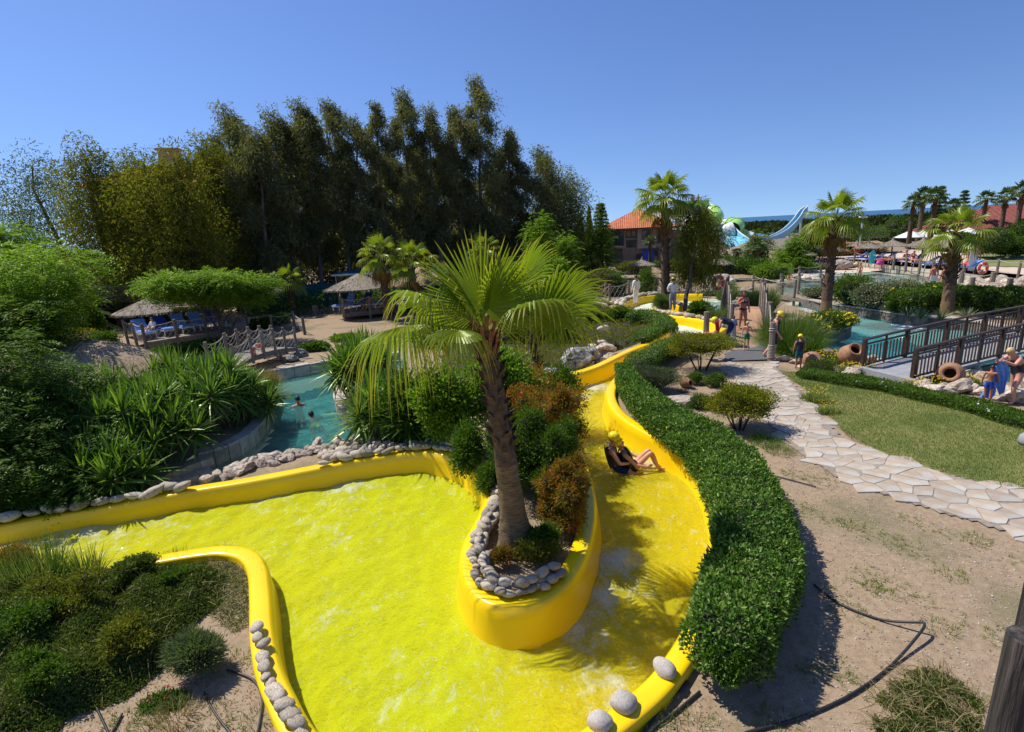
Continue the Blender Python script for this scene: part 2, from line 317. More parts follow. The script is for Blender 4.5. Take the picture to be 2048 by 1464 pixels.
# leaves: (position, colour)
def lm(name, a, b, c, **k): return leafmat(name, [(0.15, a), (0.5, b), (0.88, c)], **k)
M['l_euc'] = lm('eucalyptus_leaves', (0.058, 0.075, 0.032), (0.13, 0.145, 0.062), (0.27, 0.21, 0.09), trans=0.38, gloss=0.05, ns=0.25, nmix=0.5)
M['l_casu'] = lm('olive_soft_foliage', (0.06, 0.075, 0.015), (0.14, 0.16, 0.025), (0.34, 0.27, 0.03), trans=0.38, gloss=0.02, ns=0.35, nmix=0.5)
M['l_pepper'] = lm('blue_green_pepper_leaves', (0.06, 0.09, 0.045), (0.12, 0.16, 0.075), (0.20, 0.24, 0.12), trans=0.3, gloss=0.03, ns=0.4)
M['l_palm'] = lm('fan_palm_leaf', (0.13, 0.19, 0.014), (0.26, 0.30, 0.026), (0.46, 0.41, 0.07), trans=0.5, gloss=0.08, grough=0.4, ns=1.0, nmix=0.35)
M['l_palmy'] = lm('fan_palm_yellow_tips', (0.24, 0.25, 0.03), (0.46, 0.37, 0.08), (0.62, 0.50, 0.20), trans=0.42, gloss=0.07, ns=1.0)
M['l_palmfar'] = lm('distant_palm_leaf', (0.045, 0.075, 0.02), (0.09, 0.13, 0.035), (0.20, 0.20, 0.08), trans=0.3, gloss=0.06)
M['l_dry'] = lm('dry_orange_fronds', (0.17, 0.085, 0.025), (0.34, 0.19, 0.06), (0.48, 0.34, 0.16), trans=0.35, gloss=0.03)
M['l_dark'] = lm('dark_green_foliage', (0.025, 0.06, 0.010), (0.06, 0.125, 0.018), (0.14, 0.23, 0.035), trans=0.38, gloss=0.05, ns=0.5)
M['l_mid'] = lm('mid_green_foliage', (0.03, 0.075, 0.008), (0.07, 0.14, 0.015), (0.15, 0.22, 0.03), trans=0.35, gloss=0.05, ns=0.7)
M['l_bright'] = lm('bright_green_foliage', (0.06, 0.14, 0.01), (0.14, 0.25, 0.02), (0.27, 0.36, 0.05), trans=0.4, gloss=0.05, ns=0.7)
M['l_hedge'] = lm('glossy_hedge_leaves', (0.025, 0.075, 0.007), (0.07, 0.16, 0.013), (0.24, 0.34, 0.07), trans=0.3, gloss=0.07, grough=0.5, ns=0.9, nmix=0.3)
M['l_yel'] = lm('yellow_green_topiary', (0.07, 0.11, 0.008), (0.17, 0.19, 0.014), (0.36, 0.30, 0.03), trans=0.35, gloss=0.03, ns=1.5)
M['l_yucca'] = lm('yucca_blades', (0.035, 0.085, 0.012), (0.085, 0.17, 0.022), (0.19, 0.29, 0.055), trans=0.35, gloss=0.10, grough=0.35, ns=1.0, nmix=0.3)
M['l_grey'] = lm('grey_green_herb', (0.05, 0.07, 0.035), (0.085, 0.11, 0.05), (0.14, 0.165, 0.08), trans=0.2, gloss=0.02)
M['l_silver'] = lm('silvery_variegated_leaves', (0.06, 0.09, 0.04), (0.18, 0.20, 0.10), (0.42, 0.42, 0.28), trans=0.2, gloss=0.06)
M['l_redtip'] = lm('red_tipped_leaves', (0.06, 0.12, 0.014), (0.20, 0.16, 0.025), (0.60, 0.10, 0.035), trans=0.42, gloss=0.04, ns=1.6, nmix=0.45)
M['l_olive'] = lm('olive_ground_cover', (0.035, 0.055, 0.014), (0.085, 0.12, 0.022), (0.18, 0.22, 0.045), trans=0.3, gloss=0.04, ns=1.5, nmix=0.45)
M['l_grass'] = lm('reed_grass', (0.05, 0.10, 0.02), (0.11, 0.18, 0.04), (0.26, 0.29, 0.11), trans=0.3, gloss=0.08)
M['l_dryg'] = lm('dry_grass', (0.14, 0.11, 0.05), (0.24, 0.19, 0.09), (0.40, 0.32, 0.17), trans=0.3, gloss=0.03)
M['l_lawn'] = lm('lawn_blades', (0.09, 0.135, 0.022), (0.16, 0.20, 0.04), (0.28, 0.26, 0.085), trans=0.25, gloss=0.03, ns=0.35, nmix=0.6)
M['l_forest'] = lm('pine_forest', (0.022, 0.036, 0.012), (0.038, 0.058, 0.018), (0.065, 0.085, 0.026), trans=0.15, gloss=0.01, ns=0.08, nmix=0.4)
M['f_yel'] = mat('yellow_petals', (0.80, 0.56, 0.01), rough=0.7); M['f_red'] = mat('red_petals', (0.62, 0.02, 0.03), rough=0.7); M['f_pink'] = mat('pink_petals', (0.70, 0.10, 0.14), rough=0.7); M['f_white'] = mat('white_petals', (0.8, 0.8, 0.78), rough=0.7)
M['core'] = mat('shaded_inner_twigs', (0.018, 0.020, 0.010), (0.05, 0.045, 0.028), 12, 0.95, 0.8, 25)  # twigs inside the foliage, their shade put into the dark colour
M['palmtrunk'] = mat('palm_trunk', (0.11, 0.07, 0.032), (0.26, 0.17, 0.08), 5, 0.9, 0.5, 14, vscale=(1.5, 1.5, 9))
M['palmhusk'] = mat('palm_leaf_bases', (0.045, 0.030, 0.020), (0.13, 0.075, 0.04), 9, 0.9, 0.3, 30, vary=0.4)
M['palmhusk2'] = mat('palm_red_fibre', (0.17, 0.055, 0.025), (0.30, 0.12, 0.05), 9, 0.9, 0.3, 30, vary=0.3)
# ------------------------------------------------------------------ foliage
def rdir(n): return unit(rng.normal(size=(n, 3)))
def leaves(mb, P, A, L, W, m=0, fold=0.18, up=None):
    """N leaf blades: P base points, A directions, L lengths, W widths"""
    n = len(P); A = unit(A); L = np.broadcast_to(L, (n,))[:, None]; W = np.broadcast_to(W, (n,))[:, None]
    ref = rdir(n) if up is None else unit(np.asarray(up) + rng.normal(size=(n, 3)) * 0.35)
    S = unit(np.cross(A, ref)); N_ = np.cross(S, A); Q = P + A * L * 0.48 + N_ * fold * W
    V = np.stack([P, Q + S * W / 2, P + A * L, Q - S * W / 2], 1).reshape(-1, 3)
    return mb.add(V, np.arange(4 * n).reshape(n, 4), m)
def sprays(mb, P, A, L, k, ll, lw, m=0, droop=0.3):
    """pinnate sprays: leaflets in pairs along N drooping axes"""
    n = len(P); A = unit(A); L = np.broadcast_to(L, (n,)); S = unit(np.cross(A, V3(0, 0, 1) + rng.normal(size=(n, 3)) * 0.25))
    Ps = []; As = []
    for i in range(k):
        t = (i + 0.6) / k; X = P + A * (L * t)[:, None]; X[:, 2] -= droop * L * t * t
        for sg in (-1, 1): Ps.append(X); As.append(unit(S * sg + A * 0.45 + V3(0, 0, -0.25 * droop) + rng.normal(size=(n, 3)) * 0.12))
    return leaves(mb, np.concatenate(Ps), np.concatenate(As), ll * (0.8 + 0.4 * rng.random(n * 2 * k)), lw, m, 0.1, up=(0, 0, 1))
def lump(D, seed=0.0, k=2.2):
    """cheap smooth pseudo-noise on directions, about -1..1"""
    return (np.sin(D[:, 0] * k * 1.7 + seed) * np.cos(D[:, 1] * k * 1.3 + seed * 2.1) + np.sin(D[:, 2] * k * 2.1 + seed * 3.7 + D[:, 0] * k)) * 0.5
def ell(n, c, r, shell=0.14, lumpy=0.16, seed=0.0, zmin=-1.0):
    D = rdir(int(n * 1.0)); 
    if zmin > -1: D[:, 2] = np.where(D[:, 2] < zmin, -D[:, 2], D[:, 2])
    q = (1 - np.abs(rng.normal(size=len(D))) * shell) if shell > 0 else np.clip(.82 + rng.normal(size=len(D)) * -shell, .1, 1.38) * (1 + lumpy * lump(D, seed) + lumpy * 0.5 * lump(D, seed + 9, 6))
    return np.asarray(c, float) + D * np.asarray(r, float) * q[:, None], D
def coremesh(mb, c, r, m=0, k=0.8, seed=0.0, n=14):  # solid dark filling that stands for the shaded inside of a plant
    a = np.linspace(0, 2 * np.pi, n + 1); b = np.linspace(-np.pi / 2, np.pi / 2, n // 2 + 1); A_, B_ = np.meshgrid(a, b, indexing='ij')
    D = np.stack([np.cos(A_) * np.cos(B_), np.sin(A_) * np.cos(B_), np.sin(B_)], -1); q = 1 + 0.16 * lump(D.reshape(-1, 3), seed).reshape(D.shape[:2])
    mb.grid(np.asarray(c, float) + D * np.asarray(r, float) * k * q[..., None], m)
def bush(name, label, cat, loc, r, n, lmat, L=0.06, W=0.03, group=None, clumps=1, stems=0, out=0.6, zmin=-0.5, core=0.78, flower=None, seed=None, rz=0.0, shell=0.14, lumpy=0.16, lift=None, cf=None):
    """thing > foliage (+ flowers) + branches;  r = radii;  loc = ground point"""
    t = thing(name, label, cat, loc, rz, group); seed = rng.random() * 50 if seed is None else seed
    r = np.asarray(r, float); zc = (r[2] * 0.82 if lift is None else lift)
    mb = MB(); cb = MB(); cl = [(V3(0, 0, zc), r)]
    if clumps > 1:
        cl = []
        for i in range(clumps):
            a = rng.random() * 6.28; q = 0.45 * math.sqrt(rng.random()); f = 0.55 + 0.2 * rng.random()
            if cf: q, f = .8 * math.sqrt(rng.random()), cf * (.75 + .5 * rng.random())
            cl.append((V3(math.cos(a) * q * r[0], math.sin(a) * q * r[1], zc + (rng.random() - 0.45) * r[2] * (0.6 if not cf else 1.5)), r * f))
    for i, (c, rr) in enumerate(cl):
        P, D = ell(n // len(cl), c, rr, shell, lumpy, seed + i, zmin); k = len(P)
        A_ = D * out + rdir(k) * (1 - out * 0.6) + V3(0, 0, 0.2)
        leaves(mb, P, A_, L * (0.7 + 0.6 * rng.random(k)), W * (0.8 + 0.4 * rng.random(k)))
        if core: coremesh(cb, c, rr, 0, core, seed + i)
    mb.build('foliage', lmat, t)
    if stems:
        for i in range(stems):
            a = i / stems * 6.28 + rng.random(); q = 0.25 + 0.2 * rng.random(); e = V3(math.cos(a) * r[0] * 0.6, math.sin(a) * r[1] * 0.6, zc)
            b = V3(math.cos(a) * r[0] * q * 0.4, math.sin(a) * r[1] * q * 0.4, -0.05)
            cb.tube([b, b * 0.5 + e * 0.5 + rng.normal(size=3) * 0.03, e], [0.022, 0.016, 0.008], 5)
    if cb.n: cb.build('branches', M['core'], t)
    if flower:
        fm, fn, fs = flower; fb = MB(); P, D = ell(fn, cl[0][0], r * 1.04, 0.04, lumpy, seed, 0.0)
        if cf: w = rng.integers(len(cl), size=fn); P = np.array([cl[j][0] + D[i] * cl[j][1] for i, j in enumerate(w)])
        for p, d in zip(P, D):
            k = 5; leaves(fb, np.repeat(p[None], k, 0), unit(d) * 0.3 + rdir(k), fs, fs * 0.7)
        fb.build('flowers', fm, t, kind='stuff')
    return t
def strip_hedge(name, label, path, width, height, n, lmat, L, W, z0=0.0, cat='hedge', group=None, flower=None, out=0.55, wvar=None, corek=0.82):
    """clipped hedge along a path; surface leaves on a rounded-box section over a dark core that stands for the shaded twigs inside"""
    P = smooth_path(np.asarray(path, float), 0.2); N_ = side_normals(P); k = len(P); o = P[0].copy(); o[2] = 0
    t = thing(name, label, cat, (o[0], o[1], z0)); o[2] = z0
    wd = np.full(k, width) if wvar is None else np.interp(np.linspace(0, 1, k), np.linspace(0, 1, len(wvar)), wvar)
    def surf(u, a, q):       # u along, a angle 0..pi over the section
        i = np.clip(u * (k - 1), 0, k - 1.001); j = i.astype(int); f = (i - j)[:, None]
        C_ = P[j] * (1 - f) + P[j + 1] * f; NN = unit(N_[j] * (1 - f) + N_[j + 1] * f); w = wd[j] / 2
        ca, sa = np.cos(a), np.sin(a); e = 0.42
        x = np.sign(ca) * np.abs(ca) ** e * w * q; z = np.sign(sa) * np.abs(sa) ** e * height * q
        endf = np.minimum(1, np.minimum(u, 1 - u) * k * 0.2 / (w * 0.7) + 0.25); x *= endf ** 0.5; z *= endf ** 0.3
        X = C_ + NN * x[:, None]; X[:, 2] = C_[:, 2] + z
        D = NN * (x / w)[:, None] * 0.9; D[:, 2] += np.clip(z / height, 0, 1)
        return X, unit(D)
    u = rng.random(n); v = rng.random(n) * 2 - 1; a = np.arccos(np.sign(v) * np.abs(v) ** (1 / 0.42)); a2 = np.arcsin(rng.random(n) ** (1 / 0.42)); a2 = np.where(rng.random(n) < .5, a2, np.pi - a2); a = np.where(rng.random(n) < width / (width + 1.7 * height), a, a2)
    i6 = P[np.clip((u * (k - 1)).astype(int), 0, k - 1)]
    q = 1 + 0.055 * np.sin(i6[:, 0] * 4.1 + a * 3) + 0.05 * np.sin(i6[:, 1] * 5.3 - a * 4) - np.abs(rng.normal(size=n)) * 0.08 + 0.10 * (rng.random(n) < .12) * rng.random(n) + .05 * np.sin(i6[:, 0] * 11 + i6[:, 1] * 9) * np.sin(a * 5 + i6[:, 1] * 6)
    ne = n // 16; u[:ne] = (rng.random(ne) < .5) * 1.0; q[:ne] = np.sqrt(rng.random(ne)); a[:ne] = np.arccos(rng.random(ne) * 2 - 1)
    X, D = surf(u, a, q); T0, T1 = unit(P[0] - P[1]), unit(P[-1] - P[-2]); D[:ne] = np.where(u[:ne, None] > .5, T1, T0) + .4 * D[:ne]; X[:ne] += D[:ne] * (.12 * (1 - q[:ne, None])); mb = MB(); A_ = D * out + rdir(n) * 0.75 + V3(0, 0, 0.25)
    leaves(mb, X - o, A_, L * (0.45 + 1.0 * rng.random(n)), W * (0.8 + 0.4 * rng.random(n)), up=D)
    mb.build('foliage', lmat, t); v13 = np.linspace(-1, 1, 13); U, Aa = np.meshgrid(np.linspace(0, 1, k), np.arccos(-np.sign(v13) * np.abs(v13) ** 1.6), indexing='ij')
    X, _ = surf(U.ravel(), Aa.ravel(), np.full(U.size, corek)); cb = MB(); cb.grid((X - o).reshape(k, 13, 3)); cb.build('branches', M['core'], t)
    if flower:
        fm, fn, fs = flower; u = rng.random(fn); a = np.pi / 2 + (rng.random(fn) - 0.5) * 2.2; X, D = surf(u, a, np.full(fn, 1.06)); fb = MB()
        for j in range(4): leaves(fb, X - o, D * 0.4 + rdir(fn), fs, fs * 0.8)
        fb.build('flowers', fm, t, kind='stuff')
    return t
def blades(mb, P, A, L, W, seg=4, bend=0.5, m=0, grav=1.0, taper=1.0):
    """long curved blades (grass, reeds, yucca), vectorised strips"""
    n = len(P); A = unit(A); L = np.broadcast_to(L, (n,)); W = np.broadcast_to(W, (n,)); bend = np.broadcast_to(bend, (n,))
    S = unit(np.cross(A, V3(0, 0, 1) + rng.normal(size=(n, 3)) * 0.3)); V = []
    for i in range(seg + 1):
        t = i / seg; X = P + A * (L * t)[:, None]; X = X + V3(0, 0, -1) * (bend * L * t * t * grav)[:, None]
        w = W * (0.55 + 0.45 * min(1, t * 4)) * (1 - t ** (1.6 * taper)) * 0.5 + 0.001; V += [X - S * w[:, None], X + S * w[:, None]]
    V = np.stack(V, 1); b = np.arange(n)[:, None] * (2 * seg + 2)
    F = np.concatenate([np.stack([b[:, 0] + 2 * i, b[:, 0] + 2 * i + 1, b[:, 0] + 2 * i + 3, b[:, 0] + 2 * i + 2], 1) for i in range(seg)])
    return mb.add(V.reshape(-1, 3), F, m)
def fan_frond(mb, hub0, az, el, Lp, Rf, droop=0.35, k=34, spread=2.35, bend=0.5, tip=0.55, twist=0.0, seg=6, yell=0.35):
    """one costapalmate leaf: stalk, pleated fan of joined segments, split hanging tips. materials 0 green 1 yellow tips"""
    a, e = R(az), R(el); d0 = V3(math.cos(a) * math.cos(e), math.sin(a) * math.cos(e), math.sin(e)); n = 7; P = [np.asarray(hub0, float)]; d = d0.copy()
    for i in range(n):
        P.append(P[-1] + d * Lp / n); d = unit(d + V3(0, 0, -bend / n)); 
    mb.tube(P, np.linspace(0.022, 0.010, n + 1) * (Rf / 1.0 + 0.25), 5, 0, flat=0.6); hub = P[-1]
    s = unit(np.cross(d, V3(0, 0, 1))) if abs(d[2]) < 0.985 else unit(np.cross(V3(math.cos(a), math.sin(a), 0.0), V3(0, 0, 1)))
    nn = unit(np.cross(s, d))
    if twist: s, nn = s * math.cos(twist) + nn * math.sin(twist), nn * math.cos(twist) - s * math.sin(twist)
    th = np.linspace(-spread, spread, k) + rng.normal(size=k) * 0.012; dth = 2 * spread / k; V = []; st = np.array([0.0, 0.2, 0.4, 0.58, 0.75, 0.89, 1.0])[:seg + 1]
    Lb = Rf * (0.72 + 0.28 * np.cos(th * 0.62)) * (0.93 + 0.14 * rng.random(k)); rnd = rng.random(k); F = []; mi = []
    for q, t in enumerate(st):
        r = Lb * t; dirs = np.cos(th)[:, None] * d + np.sin(th)[:, None] * s
        X = hub + dirs * r[:, None] + nn * (-0.10 * Rf * t * t * np.abs(np.sin(th)))[:, None] + d * (0.0)
        dz = droop * Lb * t ** 2 * (0.5 + 0.5 * np.abs(np.sin(th))) + tip * Lb * np.clip((t - 0.5) / 0.5, 0, 1) ** 1.8 * (0.55 + 0.75 * rnd)
        X[:, 2] -= dz; shr = np.clip((t - 0.5) / 0.5, 0, 1) ** 2 * 0.22; X = X - dirs * (shr * Lb * rnd)[:, None]
        half = np.minimum(r, Lb * 0.50) * dth * 0.54
        if t > 0.5: half = Lb * 0.5 * dth * 0.46 * (1 - ((t - 0.5) / 0.5)) ** 0.9 + 0.0012
        sd = -np.sin(th)[:, None] * d + np.cos(th)[:, None] * s
        h = np.asarray(half).reshape(-1, 1) * np.ones((k, 1)); V += [X - sd * h, X + nn * h * 0.7, X + sd * h]
    V = np.stack(V, 1).reshape(-1, 3); w = 3 * len(st); b = np.arange(k) * w; ym = rng.random(k) < yell
    for q in range(len(st) - 1):
        for c in (0, 1):
            f = np.stack([b + 3 * q + c, b + 3 * q + c + 1, b + 3 * q + c + 4, b + 3 * q + c + 3], 1)
            if c == 0 and q < 3:      # neighbouring segments are joined in their lower half
                f[1:, 0] = b[:-1] + 3 * q + 2
                if q < 2: f[1:, 3] = b[:-1] + 3 * (q + 1) + 2
            tipq = q >= (len(st) - 3 if True else 0); mm = (ym & tipq) | (np.full(k, q == len(st) - 2))
            F.append(f); mi.append(mm)
    F = np.concatenate(F); mi = np.concatenate(mi)
    o = mb.n; mb.v.append(V); mb.n += len(V)
    for val in (0, 1):
        g = F[mi == val]
        if len(g): mb.f4.append(g + o); mb.m4.append(np.full(len(g), val))
    return mb
def fan_palm_crown(t, z, nf=20, Lp=0.9, Rf=0.85, k=26, mats=None, dead=5, xy=(0, 0), spread=2.1, seg=5, tip=0.5):
    mats = mats or [M['l_palm'], M['l_palmy']]
    for i in range(nf):
        f = i / nf; az = i * 137.5 + rng.normal() * 8; el = 84 - 105 * f ** 0.85; mb = MB()
        fan_frond(mb, (xy[0], xy[1], z), az, el, Lp * (0.8 + 0.3 * f) * (0.9 + 0.2 * rng.random()), Rf * (0.85 + 0.25 * rng.random()), 0.04 + 0.30 * f, k, spread, 0.30 + 0.3 * f, tip * (.3 + .9 * f), seg=seg, yell=0.02 + 0.35 * f ** 2)
        mb.build('frond', mats, t)
    for i in range(dead):
        mb = MB(); fan_frond(mb, (xy[0], xy[1], z - 0.1), i * 360 / max(dead, 1) + 20, -42 - 30 * rng.random(), Lp * 0.9, Rf * 0.7, 0.6, k // 2, 1.0, 0.9, 0.9, seg=seg, yell=1)
        mb.build('dry_frond', [M['l_dry'], M['l_dry']], t)
def palm_trunk(t, z, r0, r1, lean=(0, 0), split=0.35, husks=40, base_flare=1.35, hs=0.16, mats=('palmtrunk', 'palmhusk')):
    """pale ringed lower trunk and a rough upper part armoured with old leaf bases"""
    f = np.linspace(0, 1, 22); C_ = np.stack([lean[0] * f ** 1.3, lean[1] * f ** 1.3, z * f - 0.1 * (1 - f)], 1)
    r = (r0 + (r1 - r0) * f) * (1 + (base_flare - 1) * np.exp(-f * 9)); r = r * (1 + 0.025 * np.sin(f * 90))
    k = int(22 * split); lo = MB(); nn = 40; ff = np.linspace(0, split + 0.02, nn); CC = np.stack([np.interp(ff, f, C_[:, q]) for q in range(3)], 1)
    rr = np.interp(ff, f, r) * (1 + 0.035 * (np.arange(nn) % 2)); lo.tube(CC, rr, 16); tr = lo.build('trunk', M[mats[0]], t, smooth=True)
    up = MB(); up.tube(C_[k - 1:], r[k - 1:] * 1.05, 14); up.build('husk_sheath', M[mats[1]], t, smooth=True)
    hb = MB(); w = hs
    hb.add([[-w * .5, 0, 0], [w * .5, 0, 0], [w * .36, .05, w * .9], [-w * .36, .05, w * .9], [-w * .12, .16 * w / .16, w * 1.75], [w * .12, .16 * w / .16, w * 1.75], [0, -.05, 0], [0, 0, w * 1.1]], [[0, 1, 2, 3], [3, 2, 5, 4], [0, 3, 7, 6], [6, 7, 2, 1], [7, 3, 4, 5]])
    me = hb.mesh('leaf_base', M[mats[1]])
    for i in range(husks):
        q = split + (1 - split) * (i + 0.5) / husks; c = np.array([np.interp(q, f, C_[:, j]) for j in range(3)]); rad = np.interp(q, f, r)
        a = i * 2.39996; e = inst('leaf_base', me, tr, c + V3(math.cos(a), math.sin(a), 0) * rad * 0.98, (R(-8 + rng.normal() * 9), 0, a - math.pi / 2), 0.8 + 0.5 * rng.random())
    return C_[-1]
_ypool = {}
def rosette_mesh(kind=0, L=0.75, W=0.055, n=70):
    key = (kind, L, W, n)
    if key not in _ypool:
        mb = MB(); i = np.arange(n); ph = i * 2.39996; f = (i + 0.5) / n; el = np.radians(88 - 125 * f ** 0.9) + rng.normal(size=n) * 0.08
        A_ = np.stack([np.cos(ph) * np.cos(el), np.sin(ph) * np.cos(el), np.sin(el)], 1); P = A_ * 0.04 + np.stack([np.zeros(n), np.zeros(n), -0.16 * f], 1)
        blades(mb, P, A_, L * (0.75 + 0.35 * rng.random(n)), W, 4, 0.06 + 0.3 * f * rng.random(n), taper=1.3); _ypool[key] = mb.mesh('rosette', M['l_yucca'])
    return _ypool[key]
def yucca(label, loc, heads, L=0.75, group=None, name='yucca', W=0.055, n=70):
    """heads: (dx, dy, z, scale)"""
    t = thing(name, label, 'yucca', loc, 0, group)
    for i, (dx, dy, z, s) in enumerate(heads):
        tb = MB(); tb.tube([[dx * 0.15, dy * 0.15, -0.05], [dx * 0.6, dy * 0.6, z * 0.45], [dx, dy, z]], [0.10 * s + 0.03, 0.075 * s, 0.06 * s], 8); tb.build('stem', M['trunk'], t, smooth=True)
        inst('rosette', rosette_mesh(i % 3, L, W, n), t, (dx, dy, z), (rng.normal() * 0.18, rng.normal() * 0.18, rng.random() * 6.28), s)
        if z > 1.0:
            db = MB(); k = 26; ph = rng.random(k) * 6.28; zz = z - 0.1 - 0.6 * rng.random(k); P = np.stack([dx * zz / z + np.cos(ph) * .05, dy * zz / z + np.sin(ph) * .05, zz], 1)
            blades(db, P, np.stack([np.cos(ph) * .35, np.sin(ph) * .35, np.full(k, -1.)], 1), 0.42, 0.045, 2, 0.05); db.build('dead_leaves', M['l_dryg'], t)
    return t
def heads(n, rx, ry, z0, z1, s=1.0):
    out = []
    for i in range(n):
        a = i * 2.4; q = math.sqrt((i + .5) / n); out.append((math.cos(a) * q * rx, math.sin(a) * q * ry, z1 - (z1 - z0) * (q * .6 + .4 * rng.random()) , s * (.85 + .3 * rng.random())))
    return out
def grass_clump(name, label, loc, n, L, W, spread, lmat, group=None, cat='grass clump', base=0.12, bend=0.55, plume=False):
    t = thing(name, label, cat, loc, 0, group); mb = MB(); a = rng.random(n) * 6.28; q = np.sqrt(rng.random(n)) * base
    P = np.stack([np.cos(a) * q, np.sin(a) * q, np.zeros(n)], 1); e = rng.random(n) * spread; b = a + rng.normal(size=n) * 0.6
    A_ = np.stack([np.cos(b) * np.sin(e), np.sin(b) * np.sin(e), np.cos(e)], 1)
    blades(mb, P, A_, L * (0.55 + 0.5 * rng.random(n)), W, 5, bend * rng.random(n) * np.sin(e) * 1.6); mb.build('blades', lmat, t); return t
def tree(label, base, top, crown, n, lmat, L, W, name='tree', cat='tree', group=None, bark='trunk', tr=0.16, limbs=9, droop=0.0, mode='leaf', cr=0.7, lean=None, flat=False, start=0.3, thin=0.22, clump=0.42, shell=0.34):
    """trunk with limbs; foliage gathered in clumps along the limbs. crown = (rx, ry, rz) about a centre below the top"""
    base = np.asarray(base, float); top = np.asarray(top, float); t = thing(name, label, cat, base, 0, group); Hh = top[2] - base[2]; rx, ry, rzz = crown
    off = top - base; tb = MB(); f = np.linspace(0, 1, 8); C_ = off * f[:, None]; C_[1:-1, :2] += rng.normal(size=(6, 2)) * Hh * 0.012
    C_[:, 2] = Hh * (0.97 if not flat else 0.75) * f; tb.tube(C_, tr * (1.15 - f) + 0.012, 8); cc = off.copy(); cc[2] = Hh - rzz - (0 if flat else .45 * rx * clump); cs = []
    for i in range(limbs):
        u = (i + 0.5) / limbs; a = i * 2.4 + rng.random(); s = start + (0.9 - start) * u; b = np.array([np.interp(s, f, C_[:, q]) for q in range(3)])
        zf = -0.75 + 1.6 * u if not flat else 0.1 + 0.5 * rng.random(); ww = math.sqrt(max(0.08, 1 - zf * zf)) * (0.45 + 0.45 * rng.random()) if not flat else 0.35 + 0.6 * rng.random()
        e = cc + V3(math.cos(a) * rx * ww, math.sin(a) * ry * ww, zf * rzz); e[2] = max(e[2], b[2] * 0.92)
        mid = b * 0.5 + e * 0.5 + V3(0, 0, 0.06 * Hh); tb.tube([b, mid, e], [tr * 0.42 * (1.1 - s), tr * 0.25 * (1.1 - s), 0.012], 5); cs += [(e, 1.0), (mid * 0.45 + e * 0.55, 0.8)] + ([(mid + V3(0, 0, .2), .6)] if not flat else [])
    tb.build('trunk', M[bark], t, smooth=True); cs.append((C_[-1] + V3(0, 0, 0), 0.8)); mb = MB()
    per = max(8, n // len(cs)); PP = []; DD = []
    for i, (c, s) in enumerate(cs):
        rr = np.array([rx * clump, ry * clump, rzz * thin * (1.6 if flat else 1)]) * s * (0.8 + 0.4 * rng.random())
        if not flat: rr[2] = max(rr[2], rr[0] * 1.15)
        P, D = ell(per, c, rr, shell, 0.35, i * 1.7); PP.append(P); DD.append(D)
    P = np.concatenate(PP); D = np.concatenate(DD); k = len(P)
    if mode == 'leaf': leaves(mb, P, D * 0.35 + rdir(k) * 0.6 + V3(0, 0, -droop), L * (0.6 + 0.8 * rng.random(k)), W * (0.7 + 0.6 * rng.random(k)))
    else:
        D2 = D.copy(); D2[:, 2] *= 0.3; sprays(mb, P, D2 + rdir(k) * 0.35, L * (0.7 + 0.5 * rng.random(k)), 6, L * 0.26, W, droop=0.35 + droop)
    mb.build('crown', lmat, t); return t
# ------------------------------------------------------------------ stones
def _ico(sub):
    import bmesh
    bm = bmesh.new(); bmesh.ops.create_icosphere(bm, subdivisions=sub, radius=1); V = np.array([v.co[:] for v in bm.verts]); F = np.array([[v.index for v in f.verts] for f in bm.faces]); bm.free(); return V, F
ICO = {k: _ico(k) for k in (1, 2, 3, 4)}
def stone_mesh(seed, sub=2, rough=0.12, flat=0.75, rock=False, m='stone', chis=0):
    V, F = ICO[sub]; V = V.copy(); rn = np.random.default_rng(seed); off = Vector([float(c) for c in rn.random(3) * 50])
    d = np.array([mnoise.noise(Vector([float(c) for c in v]) * 1.1 + off) for v in V]); q = 1 + rough * 2.2 * d
    for k_ in range(chis):
        ax = unit(rn.normal(size=3)); h = 0.72 + 0.2 * rn.random(); p = V @ ax * q; over = p > h; q = np.where(over, q * (h + (p - h) * 0.3) / np.maximum(p, 1e-6), q)
    if rock:
        for k_ in range(9):                                   # chisel a few flat faces
            ax = unit(rn.normal(size=3)); h = 0.62 + 0.25 * rn.random(); p = V @ ax * q; over = p > h; q = np.where(over, q * (h + (p - h) * 0.25) / np.maximum(p, 1e-6), q)
        d2 = np.array([mnoise.noise(Vector([float(c) for c in v]) * 3.6 + off) for v in V]); d3 = np.array([mnoise.noise(Vector([float(c) for c in v]) * 8 + off) for v in V]); q = q * (1 + 0.13 * d2 + 0.07 * d3)
    V = V * q[:, None] * np.array([1 + 0.25 * rn.random(), 0.8 + 0.2 * rn.random(), flat]); mb = MB(); mb.add(V, F); return mb.mesh('stone', M[m], smooth=not rock)
STN = [stone_mesh(i, 2, 0.10 + .018 * i, 0.78 - .03 * (i % 3), chis=3 + i % 4) for i in range(9)]
ROCK = [stone_mesh(20 + i, 3, 0.2, 0.75, True, 'rock') for i in range(7)]
DROCK = [stone_mesh(40 + i, 3, 0.2, 0.75, True, 'darkrock') for i in range(4)]
